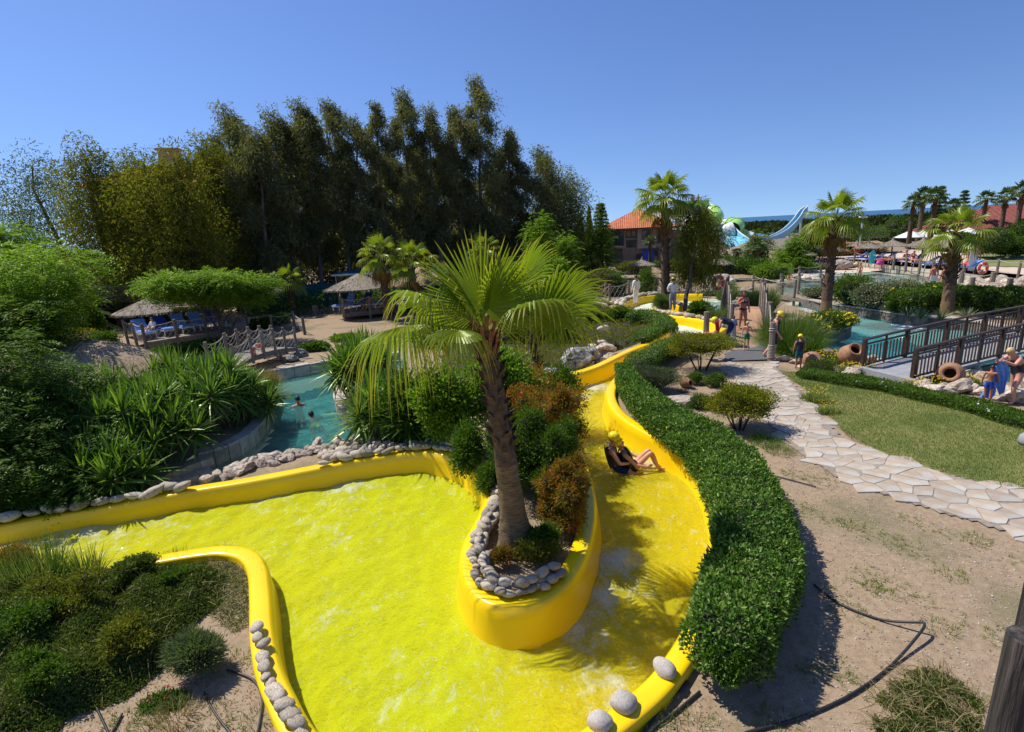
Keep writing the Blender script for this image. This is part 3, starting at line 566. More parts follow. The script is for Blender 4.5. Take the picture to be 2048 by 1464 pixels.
def lay_stones(t, path, r, step, meshes=STN, name='stone', jit=0.2, zoff=0.0, rows=1, rowgap=0.2, side=1, along=1.25, vary=0.25):
    P = smooth_path(path, step); N_ = side_normals(P); o = np.array(t.location)
    for row in range(rows):
        for i in range(len(P)):
            if row and rng.random() < 0.08: continue
            k = i; c = P[k] + N_[k] * side * rowgap * row + V3(0, 0, zoff) ; c = c + rng.normal(size=3) * V3(jit * r, jit * r, jit * r * 0.4)
            if row % 2: c = c + (P[min(k + 1, len(P) - 1)] - P[k]) * 0.5
            T = P[min(k + 1, len(P) - 1)] - P[max(k - 1, 0)]; a = math.atan2(T[1], T[0]); s = r * (1 - vary + 2 * vary * rng.random())
            inst(name, meshes[rng.integers(len(meshes))], t, c - o, (rng.normal() * 0.2, rng.normal() * 0.2, a + rng.normal() * 0.35 + (math.pi if rng.random() < .5 else 0)), (s * along, s * 0.95, s * 0.85))
# ================================================================== SETTING
def rimz(Y): return 0.10 + 0.42 * np.clip((np.asarray(Y, float) - 9.0) / 14.0, 0, 1)
def watz(Y): return rimz(Y) - 0.59 + 0.09 * np.clip((np.asarray(Y, float) - 9.0) / 12.0, 0, 1)
def wx(X): return 0.11 * np.clip(-X / 3, 0, 1) + 0.17 * np.clip((-X - 3) / 6, 0, 1)
def GR(pts):
    out = []
    for x, y in pts:
        z = 0.1
        for _ in range(8): p = G(x, y, z); z = float(rimz(p[1]))
        out.append(p)
    return np.array(out)
BANK_A = GR([(-330, 1118), (-150, 1085), (0, 1056), (120, 1033), (250, 1010), (370, 986), (500, 965), (620, 942), (720, 922), (800, 910), (860, 907), (910, 918), (945, 940), (965, 968), (968, 1000), (952, 1040), (930, 1078), (921, 1115), (925, 1150), (940, 1183), (967, 1206), (1003, 1216), (1045, 1217), (1090, 1206), (1132, 1176), (1163, 1130), (1182, 1080), (1190, 1030), (1187, 980), (1174, 930), (1152, 880), (1128, 830), (1110, 790), (1114, 765), (1142, 752), (1200, 733), (1260, 704), (1310, 683), (1336, 662), (1335, 645), (1318, 633), (1285, 625), (1258, 618), (1250, 610), (1262, 601), (1290, 594), (1325, 590), (1360, 589), (1405, 589)])
PLANT = GR([(1440, 632), (1400, 621), (1365, 611), (1335, 604), (1315, 606), (1303, 616), (1312, 626), (1350, 632), (1400, 640), (1425, 648), (1440, 656)])
BANK_B = GR([(1440, 656), (1425, 665), (1390, 673), (1345, 685), (1300, 705), (1262, 729), (1232, 752), (1214, 776), (1213, 800), (1230, 828), (1270, 856), (1330, 886), (1375, 912), (1405, 945), (1422, 985), (1432, 1030), (1436, 1075), (1431, 1120), (1412, 1168), (1385, 1222), (1350, 1285), (1305, 1345), (1250, 1395), (1190, 1440), (1120, 1490), (1010, 1560)])
BANK_C = GR([(-420, 1330), (-250, 1260), (-60, 1205), (80, 1165), (200, 1136), (307, 1112), (400, 1096), (460, 1091), (508, 1101), (531, 1130), (539, 1180), (543, 1240), (550, 1290), (562, 1335), (585, 1385), (615, 1440), (665, 1500), (760, 1600)])
sA, sP, sB, sC = [smooth_path(q, 0.09) for q in (BANK_A, PLANT, BANK_B, BANK_C)]
CHAN = np.concatenate([sA, sP, sB, sC[::-1]])
LAUNCH = GR([(1405, 588), (1450, 586), (1492, 590), (1502, 606), (1500, 640), (1462, 652), (1440, 632), (1400, 621), (1385, 605)])
# left lazy river (wall top z=0), right pool, shallow beach pool
LP = gz([(330, 1020), (300, 985), (330, 950), (395, 908), (470, 885), (520, 848), (546, 803), (549, 778), (536, 757), (520, 745), (560, 739), (650, 723), (720, 713), (800, 705), (830, 716), (800, 735), (715, 745), (683, 762), (668, 785), (675, 808), (705, 830), (745, 850), (770, 868), (745, 884), (690, 893), (620, 903), (555, 918), (500, 938), (440, 972), (400, 1000)])
RP = gz([(1598, 597), (1640, 606), (1735, 620), (1830, 634), (1930, 641), (1970, 650), (2048, 662), (2200, 682), (2400, 715), (2500, 800), (2300, 800), (2120, 778), (2048, 768), (1960, 757), (1880, 745), (1800, 728), (1735, 712), (1690, 706), (1630, 700), (1602, 690), (1640, 672), (1690, 660), (1704, 652), (1690, 645), (1650, 632), (1610, 620), (1570, 608)])
SP = gz([(1555, 585), (1552, 562), (1600, 553), (1662, 546), (1760, 541), (1860, 548), (1950, 565), (2048, 580), (2100, 600), (2040, 603), (1900, 601), (1750, 592), (1620, 590)])
STR = gz([(1180, 612), (1250, 592), (1330, 580), (1395, 577), (1480, 582), (1500, 588), (1440, 590), (1400, 585), (1330, 588), (1275, 595), (1230, 612), (1215, 628), (1185, 630)])
def holes(X, Y): return (np.minimum(np.minimum(dist_to(X, Y, sA[::3]), dist_to(X, Y, sB[::3])), dist_to(X, Y, sC[::3])) < .12) | inside(X, Y, CHAN) | inside(X, Y, LAUNCH) | inside(X, Y, LP) | inside(X, Y, RP) | inside(X, Y, SP)
def groundz(X, Y):
    X = np.asarray(X, float); Y = np.asarray(Y, float)
    z = 0.02 * np.sin(X * 0.9 + 1) * np.sin(Y * 0.8) + 0.012 * np.sin(X * 2.3) * np.cos(Y * 2.9)
    d = np.minimum(dist_to(X, Y, sA[::6]), dist_to(X, Y, sB[::6])); z = z + (rimz(Y) - 0.15) * np.exp(-(d / 1.3) ** 2) * (Y < 40)
    z = np.where(Y > 75, z - np.minimum((Y - 75) * 0.05, 6.0), z); z = np.where(Y > 320, z - (Y - 320) * 0.05, z)
    return z
def groundmat():
    m, N, L, out = newmat('bare_soil_and_gravel'); p = N.new('ShaderNodeBsdfPrincipled'); L.new(p.outputs[0], out.inputs[0]); p.inputs['Roughness'].default_value = 0.95; p.inputs['Specular IOR Level'].default_value = 0.2
    a = noisen(N, L, 0.55, 6); b = noisen(N, L, 9, 9, 0.78); c = noisen(N, L, 110, 2)
    r = rampn(N, [(0.30, (0.19, 0.125, 0.07)), (0.5, (0.30, 0.215, 0.135)), (0.72, (0.39, 0.30, 0.20))]); L.new(b.outputs['Fac'], r.inputs[0])
    g = rampn(N, [(0.35, (0.34, 0.26, 0.19)), (0.6, (0.12, 0.12, 0.05))]); L.new(a.outputs['Fac'], g.inputs[0])
    mx = N.new('ShaderNodeMix'); mx.data_type = 'RGBA'; L.new(r.outputs[0], mx.inputs[6]); L.new(g.outputs[0], mx.inputs[7])
    mr = N.new('ShaderNodeMapRange'); mr.inputs['From Min'].default_value = 0.5; mr.inputs['From Max'].default_value = 0.68; mr.inputs['To Max'].default_value = 0.7; L.new(a.outputs['Fac'], mr.inputs[0]); L.new(mr.outputs[0], mx.inputs[0])
    sp = rampn(N, [(0.60, (0, 0, 0)), (0.68, (1, 1, 1))]); L.new(c.outputs['Fac'], sp.inputs[0]); m2 = N.new('ShaderNodeMix'); m2.data_type = 'RGBA'; L.new(mx.outputs[2], m2.inputs[6]); m2.inputs[7].default_value = (0.52, 0.46, 0.40, 1)
    mm = N.new('ShaderNodeMath'); mm.operation = 'MULTIPLY'; mm.inputs[1].default_value = 0.6; L.new(sp.outputs[0], mm.inputs[0]); L.new(mm.outputs[0], m2.inputs[0]); L.new(m2.outputs[2], p.inputs['Base Color'])
    bp = N.new('ShaderNodeBump'); bp.inputs['Strength'].default_value = 0.5; bp.inputs['Distance'].default_value = 0.03; L.new(b.outputs['Fac'], bp.inputs['Height']); L.new(bp.outputs[0], p.inputs['Normal']); return m
M['ground'] = groundmat()
gb = MB()
cell_sheet(gb, -15.0, 16.2, 1.2, 36.0, 0.12, lambda x, y: ~holes(x, y), groundz)
notin = lambda x, y: ~holes(x, y) & ~((x > -15.0) & (x < 16.2) & (y > 1.2) & (y < 36.0))
cell_sheet(gb, -45.0, 60.0, -1.2, 73.8, 0.3, notin, groundz)
cell_sheet(gb, -900.0, 900.0, -301.2, 900.0, 15.0, lambda x, y: ~((x > -45) & (x < 60) & (y > -1.2) & (y < 73.8)), groundz)
gb.build('ground', M['ground'], smooth=True, kind='structure')
# ------------------------------------------------------------------ sea
M['sea'] = mat('sea_water', (0.016, 0.085, 0.16), (0.022, 0.11, 0.19), 0.01, 0.35, 0.2, 0.2, coord='Object', spec=0.4)
sb = MB(); sb.grid(np.array([[[x, y, -8.0 - ((x * x + y * y) / 1.27e7)] for y in (150, 400, 1000, 2500, 6000, 12000, 20000)] for x in (-20000, -8000, -2000, 0, 2000, 8000, 20000)])); sb.build('sea', M['sea'], kind='structure')
# ------------------------------------------------------------------ the yellow water slide
slide = thing('water_slide', 'long winding bright yellow open-air water slide with thick rounded rims, running through the garden', 'water slide', (0, 0, 0))
def slide_bank(path, side, name='side_wall'):
    """side=+1: land on the left of travel. rounded rim, wall down to the bed"""
    P = path; N_ = side_normals(P) * side; k = len(P); rz_ = rimz(P[:, 1]); wz = watz(P[:, 1]) - 0.28
    prof = []                                            # (offset towards land, z above rim, fraction to bed)
    for off, dz in ((0.30, -0.42), (0.285, -0.02), (0.27, 0.012), (0.22, 0.022), (0.12, 0.022), (0.04, 0.018), (0.012, 0.004), (0.0, -0.02)): prof.append(np.stack([P[:, 0] + N_[:, 0] * off, P[:, 1] + N_[:, 1] * off, rz_ + dz], 1))
    for f in (0.06, 0.2, 0.4, 0.6, 0.8, 0.92, 1.0):
        off = -0.03 - 0.14 * f ** 1.5 - (0.08 if f == 1 else 0); zz = (rz_ - 0.02) * (1 - f) + wz * f; prof.append(np.stack([P[:, 0] + N_[:, 0] * off, P[:, 1] + N_[:, 1] * off, zz], 1))
    mb = MB(); mb.grid(np.stack(prof, 1), 0, flip=(side > 0)); return mb.build(name, M['yellow'], slide, smooth=True)
slide_bank(sA, +1); slide_bank(sB, +1); slide_bank(sC[::-1], +1); slide_bank(sP, +1)
fb_ = MB(); cell_sheet(fb_, -15, 12, 1.0, 40, 0.12, lambda x, y: inside(x, y, CHAN), lambda x, y: watz(y) + wx(x) - 0.20); fb_.build('slide_bed', M['yellow'], slide, smooth=True)
# shallow grip ridges moulded in the rim where riders climb out
rb = MB()
for i in range(11):
    p = GR([(1442, 1083 + i * 9)])[0] + V3(0.10, 0, 0.03); rb.tube([p - V3(0.1, 0.02, 0), p + V3(0.1, 0.02, 0)], 0.011, 6)
rb.build('grip_ridge', M['yellow'], slide, smooth=True)
def wfoam(X, Y):
    f = np.full(X.shape, -0.165)
    f = np.where(Y > 19, f + np.clip((Y - 19) / 3, 0, 1) * 0.30, f)
    for (x, y, s, a, z) in [(1235, 1120, .42, .34, -.5), (1205, 1190, .42, .30, -.5), (1165, 1262, .38, .24, -.5), (1210, 1370, .5, .20, -.5), (1300, 1180, .3, .06, -.5), (630, 962, .5, .36, -.5), (700, 985, .7, .22, -.5), (560, 1010, .6, .16, -.5), (300, 1060, 1.6, .13, -.5), (120, 1080, 1.5, .16, -.5), (820, 950, .7, .10, -.5), (620, 1080, 1.0, .08, -.5), (640, 1250, .6, .10, -.5), (900, 1400, .9, .07, -.5), (1190, 780, .5, .32, -.3), (1160, 800, .4, .30, -.3), (1300, 712, .8, .45, -.1), (1250, 745, .7, .22, -.2), (1380, 650, 2.0, .3, 0), (1310, 605, 2.5, .18, 0), (1265, 930, .4, .22, -.4), (1300, 925, .35, .22, -.4), (1215, 945, .3, .15, -.4), (1240, 850, .6, .08, -.3), (1300, 1000, .9, .03, -.4)]:
        c = G(x, y, z); f = f + a * np.exp(-((X - c[0]) ** 2 + (Y - c[1]) ** 2) / (s * s))
    return f + .05 * np.sin(X * 1.9 + 2 * np.sin(Y * 1.3)) * np.sin(Y * 2.3 + X)
def wavez(X, Y):
    z = 0.030 * np.sin(X * 2.3 + Y * 1.4 + 1.3 * np.sin(Y * 0.9)) + 0.020 * np.sin(X * 5.1 - Y * 3.3 + 2 * np.sin(X * 1.1)) + 0.012 * np.sin(X * 9.7 + Y * 7.1 + 1.5 * np.sin(Y * 3)) + 0.008 * np.sin(X * 15.1 - Y * 17.3 + 2 * np.sin(X * 4.7))
    z = np.array([mnoise.fractal(Vector((float(a) * 1.5, float(b) * 1.1, 3.0)), 0.6, 2.1, 5) for a, b in zip(X.ravel(), Y.ravel())]).reshape(X.shape) * .045 if X.size < 4e5 else z
    return watz(Y) + wx(X) + z + np.clip(wfoam(X, Y) - 0.02, 0, 0.3) * 0.3
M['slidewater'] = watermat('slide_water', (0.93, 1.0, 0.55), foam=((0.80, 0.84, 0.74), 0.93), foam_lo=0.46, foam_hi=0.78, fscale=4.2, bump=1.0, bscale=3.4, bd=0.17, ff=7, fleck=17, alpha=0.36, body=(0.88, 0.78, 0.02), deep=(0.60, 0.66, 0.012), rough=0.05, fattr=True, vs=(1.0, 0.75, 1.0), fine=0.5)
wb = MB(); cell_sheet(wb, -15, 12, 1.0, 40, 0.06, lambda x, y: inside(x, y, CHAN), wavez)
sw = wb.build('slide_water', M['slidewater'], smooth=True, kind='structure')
def foamattr(o, fn, nm='foam'):
    me = o.data; co = np.empty(len(me.vertices) * 3, np.float32); me.vertices.foreach_get('co', co); co = co.reshape(-1, 3)
    a = me.attributes.new(nm, 'FLOAT', 'POINT'); a.data.foreach_set('value', fn(co[:, 0], co[:, 1]).astype(np.float32))
foamattr(sw, wfoam)
foamattr(sw, lambda x, y: np.clip((0.9 - x) / 1.8, 0, 1) * np.clip((13 - y) / 1.5, 0, 1) * np.clip(x / 20 + 1.05, 0, 1), 'deep')
# light blue launch basin above the slide
lz = float(watz(30)) ; M['launchw'] = watermat('launch_pool_water', (0.7, 0.95, 1.0), foam=((0.85, 0.9, 0.9), 0.9), foam_lo=0.5, foam_hi=0.7, fscale=1.5, bump=0.5, bscale=2.5, alpha=0.3, body=(0.30, 0.62, 0.66))
M['poolpaint'] = mat('pale_blue_pool_paint', (0.30, 0.60, 0.66), (0.40, 0.68, 0.72), 1.0, 0.7)
b_ = MB(); cell_sheet(b_, 5, 20, 18, 42, 0.12, lambda x, y: inside(x, y, LAUNCH), lambda x, y: np.full(np.shape(x), lz)); b_.build('launch_pool_water', M['launchw'], smooth=True, kind='structure')
b_ = MB(); cell_sheet(b_, 5, 20, 18, 42, 0.3, lambda x, y: inside(x, y, LAUNCH), lambda x, y: np.full(np.shape(x), lz - 0.35)); b_.build('launch_pool_floor', M['poolpaint'], kind='structure')
# ------------------------------------------------------------------ pools
def pool(poly, zw, zf, wmat, fmat, nm, h=0.2, wav=0.012):
    x0, y0 = poly[:, :2].min(0) - 0.2; x1, y1 = poly[:, :2].max(0) + 0.4
    b = MB(); cell_sheet(b, x0, x1, y0, y1, h, lambda x, y: inside(x, y, poly) | (dist_to(x, y, np.vstack([poly, poly[:1]])) < .22), lambda x, y: zw + wav * np.sin(x * 3.1 + y * 2) * np.sin(y * 4.3 - x) + wav * 0.5 * np.sin(x * 9 + y * 5)); b.build(nm + '_water', wmat, smooth=True, kind='structure')
    b = MB(); cell_sheet(b, x0, x1, y0, y1, max(h, 0.25), lambda x, y: inside(x, y, poly) | (dist_to(x, y, np.vstack([poly, poly[:1]])) < .3), lambda x, y: np.full(np.shape(x), zf) + 0.08 * np.sin(x * 1.3) * np.sin(y * 1.7)); b.build(nm + '_floor', fmat, kind='structure')
def poolfloor(name, a, b, c):
    m, N, L, out = newmat(name); p = N.new('ShaderNodeBsdfPrincipled'); L.new(p.outputs[0], out.inputs[0]); p.inputs['Roughness'].default_value = 0.8
    v = N.new('ShaderNodeTexVoronoi'); v.inputs['Scale'].default_value = 2.6; tc = N.new('ShaderNodeTexCoord'); n = noisen(N, L, 1.6, 5, 0.6)
    ad = N.new('ShaderNodeMixRGB'); ad.blend_type = 'ADD'; ad.inputs[0].default_value = 0.5; L.new(tc.outputs['Object'], ad.inputs[1]); L.new(n.outputs['Color'], ad.inputs[2]); L.new(ad.outputs[0], v.inputs['Vector'])
    r = rampn(N, [(0.1, a), (0.45, b), (0.9, c)]); mx = N.new('ShaderNodeMath'); mx.operation = 'ADD'; mu = N.new('ShaderNodeMath'); mu.operation = 'MULTIPLY'; mu.inputs[1].default_value = 0.45
    sx = N.new('ShaderNodeSeparateColor'); L.new(v.outputs['Color'], sx.inputs[0]); L.new(sx.outputs[0], mu.inputs[0]); L.new(mu.outputs[0], mx.inputs[0]); m2 = N.new('ShaderNodeMath'); m2.operation = 'MULTIPLY'; m2.inputs[1].default_value = 0.65; L.new(n.outputs['Fac'], m2.inputs[0]); L.new(m2.outputs[0], mx.inputs[1])
    L.new(mx.outputs[0], r.inputs[0]); L.new(r.outputs[0], p.inputs['Base Color']); return m
M['tealfloor'] = poolfloor('mottled_teal_pool_floor', (0.02, 0.10, 0.12), (0.10, 0.33, 0.34), (0.55, 0.72, 0.52))
M['bluefloor'] = poolfloor('blue_green_pool_floor', (0.05, 0.20, 0.26), (0.14, 0.38, 0.40), (0.26, 0.52, 0.50))
M['greyfloor'] = mat('pale_sandy_pool_floor', (0.20, 0.27, 0.26), (0.30, 0.36, 0.33), 0.5, 0.9)
M['poolwater'] = watermat('lazy_river_water', (0.62, 0.90, 0.88), bump=0.9, bscale=2.6, bd=0.22, alpha=0.34, body=(0.05, 0.25, 0.25), rough=0.05, vs=(1, 1.6, 1), fine=0.5)
M['rpwater'] = watermat('blue_pool_water', (0.60, 0.90, 0.93), foam=((0.8, 0.88, 0.88), 0.9), foam_lo=0.55, foam_hi=0.75, fscale=3.0, bump=0.8, bscale=2.2, bd=0.2, alpha=0.40, body=(0.07, 0.34, 0.38), rough=0.06, fattr=True, vs=(1, 1.8, 1), fine=0.4)
M['spwater'] = watermat('shallow_pool_water', (0.85, 0.95, 0.93), bump=0.25, bscale=1.5, alpha=0.15, body=(0.22, 0.31, 0.30), rough=0.08)
pool(LP, -0.44, -1.25, M['poolwater'], M['tealfloor'], 'lazy_river', 0.12)
pool(RP, -0.42, -1.4, M['rpwater'], M['bluefloor'], 'blue_pool', 0.15)
pool(SP, -0.10, -0.35, M['spwater'], M['greyfloor'], 'shallow_pool', 0.3)
def rpf(X, Y):
    f = np.full(X.shape, -0.25)
    for (x, y, s, a) in [(1822, 655, .75, .5), (1805, 653, .6, .3), (1760, 660, .35, .15), (1850, 662, .5, .15)]:
        c = G(x, y, -.42); f = f + a * np.exp(-((X - c[0]) ** 2 / (s * s * 1.5) + (Y - c[1]) ** 2 / (s * s)))
    return f
foamattr(bpy.data.objects['blue_pool_water'], rpf)
def pool_wall(name, label, path, ztop, zbot, land, width=0.34, block=0.36, cap='coping', face='sandst', bands=1, ov=0.03):
    P = smooth_path(path, block); N_ = side_normals(P) * land; t = thing(name, label, 'pool wall', (P[0][0], P[0][1], ztop)); o = np.array(t.location)
    F_ = smooth_path(path, 0.1); FN = side_normals(F_) * land; mb = MB(); q = lambda off, z: np.stack([F_[:, 0] + FN[:, 0] * off, F_[:, 1] + FN[:, 1] * off, np.full(len(F_), z)], 1) - o
    mb.grid(np.stack([q(0.03, zbot), q(0.03, ztop - 0.05), q(width - 0.01, ztop - 0.05), q(width - 0.01, ztop - 0.4)], 1), flip=land < 0); mb.build('wall_core', M['mortar'], t)
    for i in range(len(P) - 1):
        a, b, na, nb = P[i], P[i + 1], N_[i], N_[i + 1]; g = 0.012; T = unit(b - a) * g; a2, b2 = a + T, b - T; rnd = rng.normal() * 0.006
        cb = MB(); V = [];
        for z in (ztop - 0.06, ztop + rnd):
            for (p, n_) in ((a2, na), (b2, nb)):
                for off in (-ov, width): V.append([p[0] + n_[0] * off, p[1] + n_[1] * off, z])
        V = np.array(V)[[0, 2, 3, 1, 4, 6, 7, 5]] - o; Fq = np.array([[0, 3, 2, 1], [4, 5, 6, 7], [0, 1, 5, 4], [1, 2, 6, 5], [2, 3, 7, 6], [3, 0, 4, 7]]); cb.add(V, Fq if land < 0 else Fq[:, ::-1]); cb.build('coping_stone', M[cap], t)
        for k in range(bands):
            z1 = ztop - 0.075 - k * (ztop - 0.075 - zbot) / bands; z0 = z1 - (ztop - 0.075 - zbot) / bands + 0.012; fb2 = MB(); V = []
            for z in (z0, z1):
                for (p, n_) in ((a2, na), (b2, nb)):
                    for off in (0.0 + rng.normal() * 0.004, 0.06): V.append([p[0] + n_[0] * off, p[1] + n_[1] * off, z])
            V = np.array(V)[[0, 2, 3, 1, 4, 6, 7, 5]] - o; fb2.add(V, Fq if land < 0 else Fq[:, ::-1]); fb2.build('wall_block', M[face], t)
    return t
pool_wall('pool_wall', 'curving pale stone pool wall in front of the yucca clump', gz([(395, 908), (470, 885), (520, 848), (546, 803), (549, 778), (536, 757), (520, 745)]), 0.02, -0.62, +1)
pool_wall('pool_wall', 'low stone pool edge beneath the small rope bridge', gz([(520, 745), (560, 739), (650, 723), (720, 713), (800, 705)]), 0.02, -0.62, +1, block=0.6)
pool_wall('pool_wall', 'rounded pink stone pool wall under the drooping fan palm', gz([(800, 735), (715, 745), (683, 762), (668, 785), (675, 808), (705, 830), (745, 850)]), 0.02, -0.62, +1)
pool_wall('pool_wall', 'long stone wall on the far side of the blue pool below the clipped hedge', gz([(1598, 597), (1640, 606), (1735, 620), (1830, 634), (1930, 641), (1970, 650), (2048, 662), (2200, 682)]), 0.08, -0.5, +1, width=0.42, block=0.7, face='stonewall')
pool_wall('pool_wall', 'grey stone kerb around the yellow flower bed in the blue pool', gz([(1602, 690), (1640, 672), (1690, 660), (1704, 652), (1690, 645), (1650, 632), (1610, 620)]), 0.10, -0.5, +1, width=0.4, block=0.55, cap='coping', face='stonewall')
# broad steps going down into the lazy river
st = thing('pool_steps', 'broad sandstone steps leading into the lazy river beside the yuccas', 'steps', G(370, 955, 0))
so = np.array(st.location)
for i in range(4):
    a = G(300 - i * 4, 948 + i * 24, -0.05 - 0.16 * i); b = G(412 + i * 5, 908 + i * 24, -0.05 - 0.16 * i); n_ = unit(np.cross(b - a, V3(0, 0, 1)));
    for j in range(4):
        q0 = a + (b - a) * j / 4; q1 = a + (b - a) * (j + 0.96) / 4; mb = MB(); mb.bar(q0 + n_ * 0.18 - so + V3(0, 0, -0.1), q1 + n_ * 0.18 - so + V3(0, 0, -0.1), 0.42, 0.2); mb.build('step_slab', M['sandst'], st)
# beach sand and stone retaining wall with rope fence beyond the shallow pool
sand = MB(); bpoly = gz([(1535, 560), (1535, 538), (1600, 531), (1700, 529), (1770, 540), (1760, 542), (1662, 547), (1600, 554)]); cell_sheet(sand, 18, 45, 34, 60, 0.25, lambda x, y: inside(x, y, bpoly), lambda x, y: np.full(np.shape(x), 0.03) + groundz(x, y) * 0 + 0.012)
M['sand'] = mat('pale_beach_sand', (0.50, 0.39, 0.29), (0.60, 0.48, 0.37), 1.5, 0.95, 0.2, 20); sand.build('beach', M['sand'], kind='structure')
pvp = gz([(1640, 528), (1640, 515), (1800, 508), (1980, 520), (2200, 540), (2200, 575), (2048, 566), (1950, 553), (1860, 540), (1760, 530)]); pv = MB(); cell_sheet(pv, 20, 80, 30, 72, 0.5, lambda x, y: inside(x, y, pvp), lambda x, y: np.full(np.shape(x), 0.52)); pv.build('sunbathing_terrace', M['sand'], kind='structure')
# ------------------------------------------------------------------ crazy paved path
PLft = [(1440, 732), (1462, 748), (1472, 770), (1500, 803), (1533, 843), (1590, 900), (1640, 935), (1720, 975), (1830, 1010), (1950, 1047), (2048, 1076), (2200, 1125), (2450, 1215)]
PRgt = [(1560, 722), (1553, 735), (1583, 765), (1618, 800), (1650, 838), (1685, 877), (1740, 903), (1850, 938), (1960, 968), (2048, 984), (2200, 1010), (2450, 1058)]
pL = smooth_path(gz(PLft), 0.3); pR = smooth_path(gz(PRgt), 0.3); PATH = np.concatenate([pL, pR[::-1]])
mb = MB(); cell_sheet(mb, 5, 17, 4, 22, 0.1, lambda x, y: inside(x, y, PATH), lambda x, y: groundz(x, y) + 0.022)
path_o = mb.build('path', M['mortar'], kind='structure', smooth=True)
def voronoi_stones(poly, sp, gap, parent, me_mat, name, zf, lift, th, drop=0.0, jit=0.36, clip=None):
    x0, y0 = poly[:, :2].min(0); x1, y1 = poly[:, :2].max(0); S = []
    for i, x in enumerate(np.arange(x0, x1, sp)):
        for j, y in enumerate(np.arange(y0, y1, sp)): S.append([x + (j % 2) * sp / 2 + rng.normal() * sp * jit, y + rng.normal() * sp * jit])
    S = np.array(S); ins = inside(S[:, 0], S[:, 1], poly); k = 0
    for i in np.nonzero(ins)[0]:
        c = S[i]; d = np.linalg.norm(S - c, axis=1); nb = np.argsort(d)[1:16]; cell = [c + V for V in np.array([[-1, -1], [1, -1], [1, 1], [-1, 1]]) * sp * 1.1]
        for q in nb:
            mid = (c + S[q]) / 2; n_ = (S[q] - c) / d[q]; lim = mid @ n_ - gap; new = []
            for a in range(len(cell)):
                p, r = cell[a], cell[(a + 1) % len(cell)]; dp, dr = p @ n_ - lim, r @ n_ - lim
                if dp <= 0: new.append(p)
                if dp * dr < 0: new.append(p + (r - p) * dp / (dp - dr))
            cell = new
            if len(cell) < 3: break
        if len(cell) < 3: continue
        C2 = np.array(cell); 
        if np.ptp(C2[:, 0]) < 0.08 or np.ptp(C2[:, 1]) < 0.08: continue
        ctr = C2.mean(0); z = float(zf(ctr[0], ctr[1])) + lift + rng.normal() * 0.003; n = len(C2); top = ctr + (C2 - ctr) * 0.975; loc = V3(ctr[0], ctr[1], z)
        V = np.concatenate([np.c_[C2, np.full(n, z - th)], np.c_[C2, np.full(n, z - 0.007)], np.c_[top, np.full(n, z)], [[ctr[0], ctr[1], z + 0.001]]]) - loc; j = np.arange(n); j2 = (j + 1) % n; b = MB()
        b.add(V, np.concatenate([np.stack([j, j2, n + j2, n + j], 1), np.stack([n + j, n + j2, 2 * n + j2, 2 * n + j], 1)])); b.f3.append(np.stack([2 * n + j, 2 * n + j2, np.full(n, 3 * n)], 1)); b.m3.append(np.zeros(n, int))
        o = b.build(name, me_mat, parent); o.location = Vector([float(q) for q in loc]); k += 1
    return k
NST = voronoi_stones(PATH, 0.37, 0.009, path_o, M['flag'], 'paving_stone', groundz, 0.029, 0.03)
# gravel / rubber mat in front of the rope bridge
mtb = MB(); q = gz([(1447, 722), (1548, 718), (1532, 690), (1507, 662), (1462, 668)], 0.06); mtb.add(np.concatenate([q, q - V3(0, 0, 0.05)]), [[0, 1, 2, 3]]); mtb.add(q, [[0, 3, 4]]); 
tag(mtb.build('rubber_mat', M['mat']), 'dark grey rubber mat laid at the foot of the rope bridge', 'mat')
# lawn
LAWN = np.concatenate([smooth_path(gz([(1560, 745), (1600, 772), (1632, 803), (1668, 842), (1700, 880), (1752, 903), (1860, 938), (1968, 967), (2060, 984), (2250, 1015), (2450, 1054)]), 0.3), gz([(2500, 930), (2400, 890), (2200, 850), (2048, 826), (1900, 796), (1800, 775), (1700, 757), (1610, 745)])])
M['lawnbase'] = mat('short_lawn', (0.10, 0.14, 0.028), (0.20, 0.205, 0.06), 0.7, 0.95, 0.4, 40, c3=(0.24, 0.21, 0.085), lo=0.35, hi=0.75)
lb = MB(); cell_sheet(lb, 8, 22, 6, 20, 0.12, lambda x, y: inside(x, y, LAWN), lambda x, y: groundz(x, y) + 0.012); lb.build('lawn', M['lawnbase'], smooth=True, kind='structure')
def scatter(poly, n):
    x0, y0 = poly[:, :2].min(0); x1, y1 = poly[:, :2].max(0); X = x0 + (x1 - x0) * rng.random(n); Y = y0 + (y1 - y0) * rng.random(n); k = inside(X, Y, poly); return X[k], Y[k]
X, Y = scatter(LAWN, 150000); P = np.stack([X, Y, groundz(X, Y) + 0.01], 1); A_ = rdir(len(P)) * 0.55 + V3(0, 0, 1)
g_ = MB(); leaves(g_, P, A_, 0.035 + 0.03 * rng.random(len(P)), 0.007); g_.build('lawn_grass', M['l_lawn'], kind='stuff')
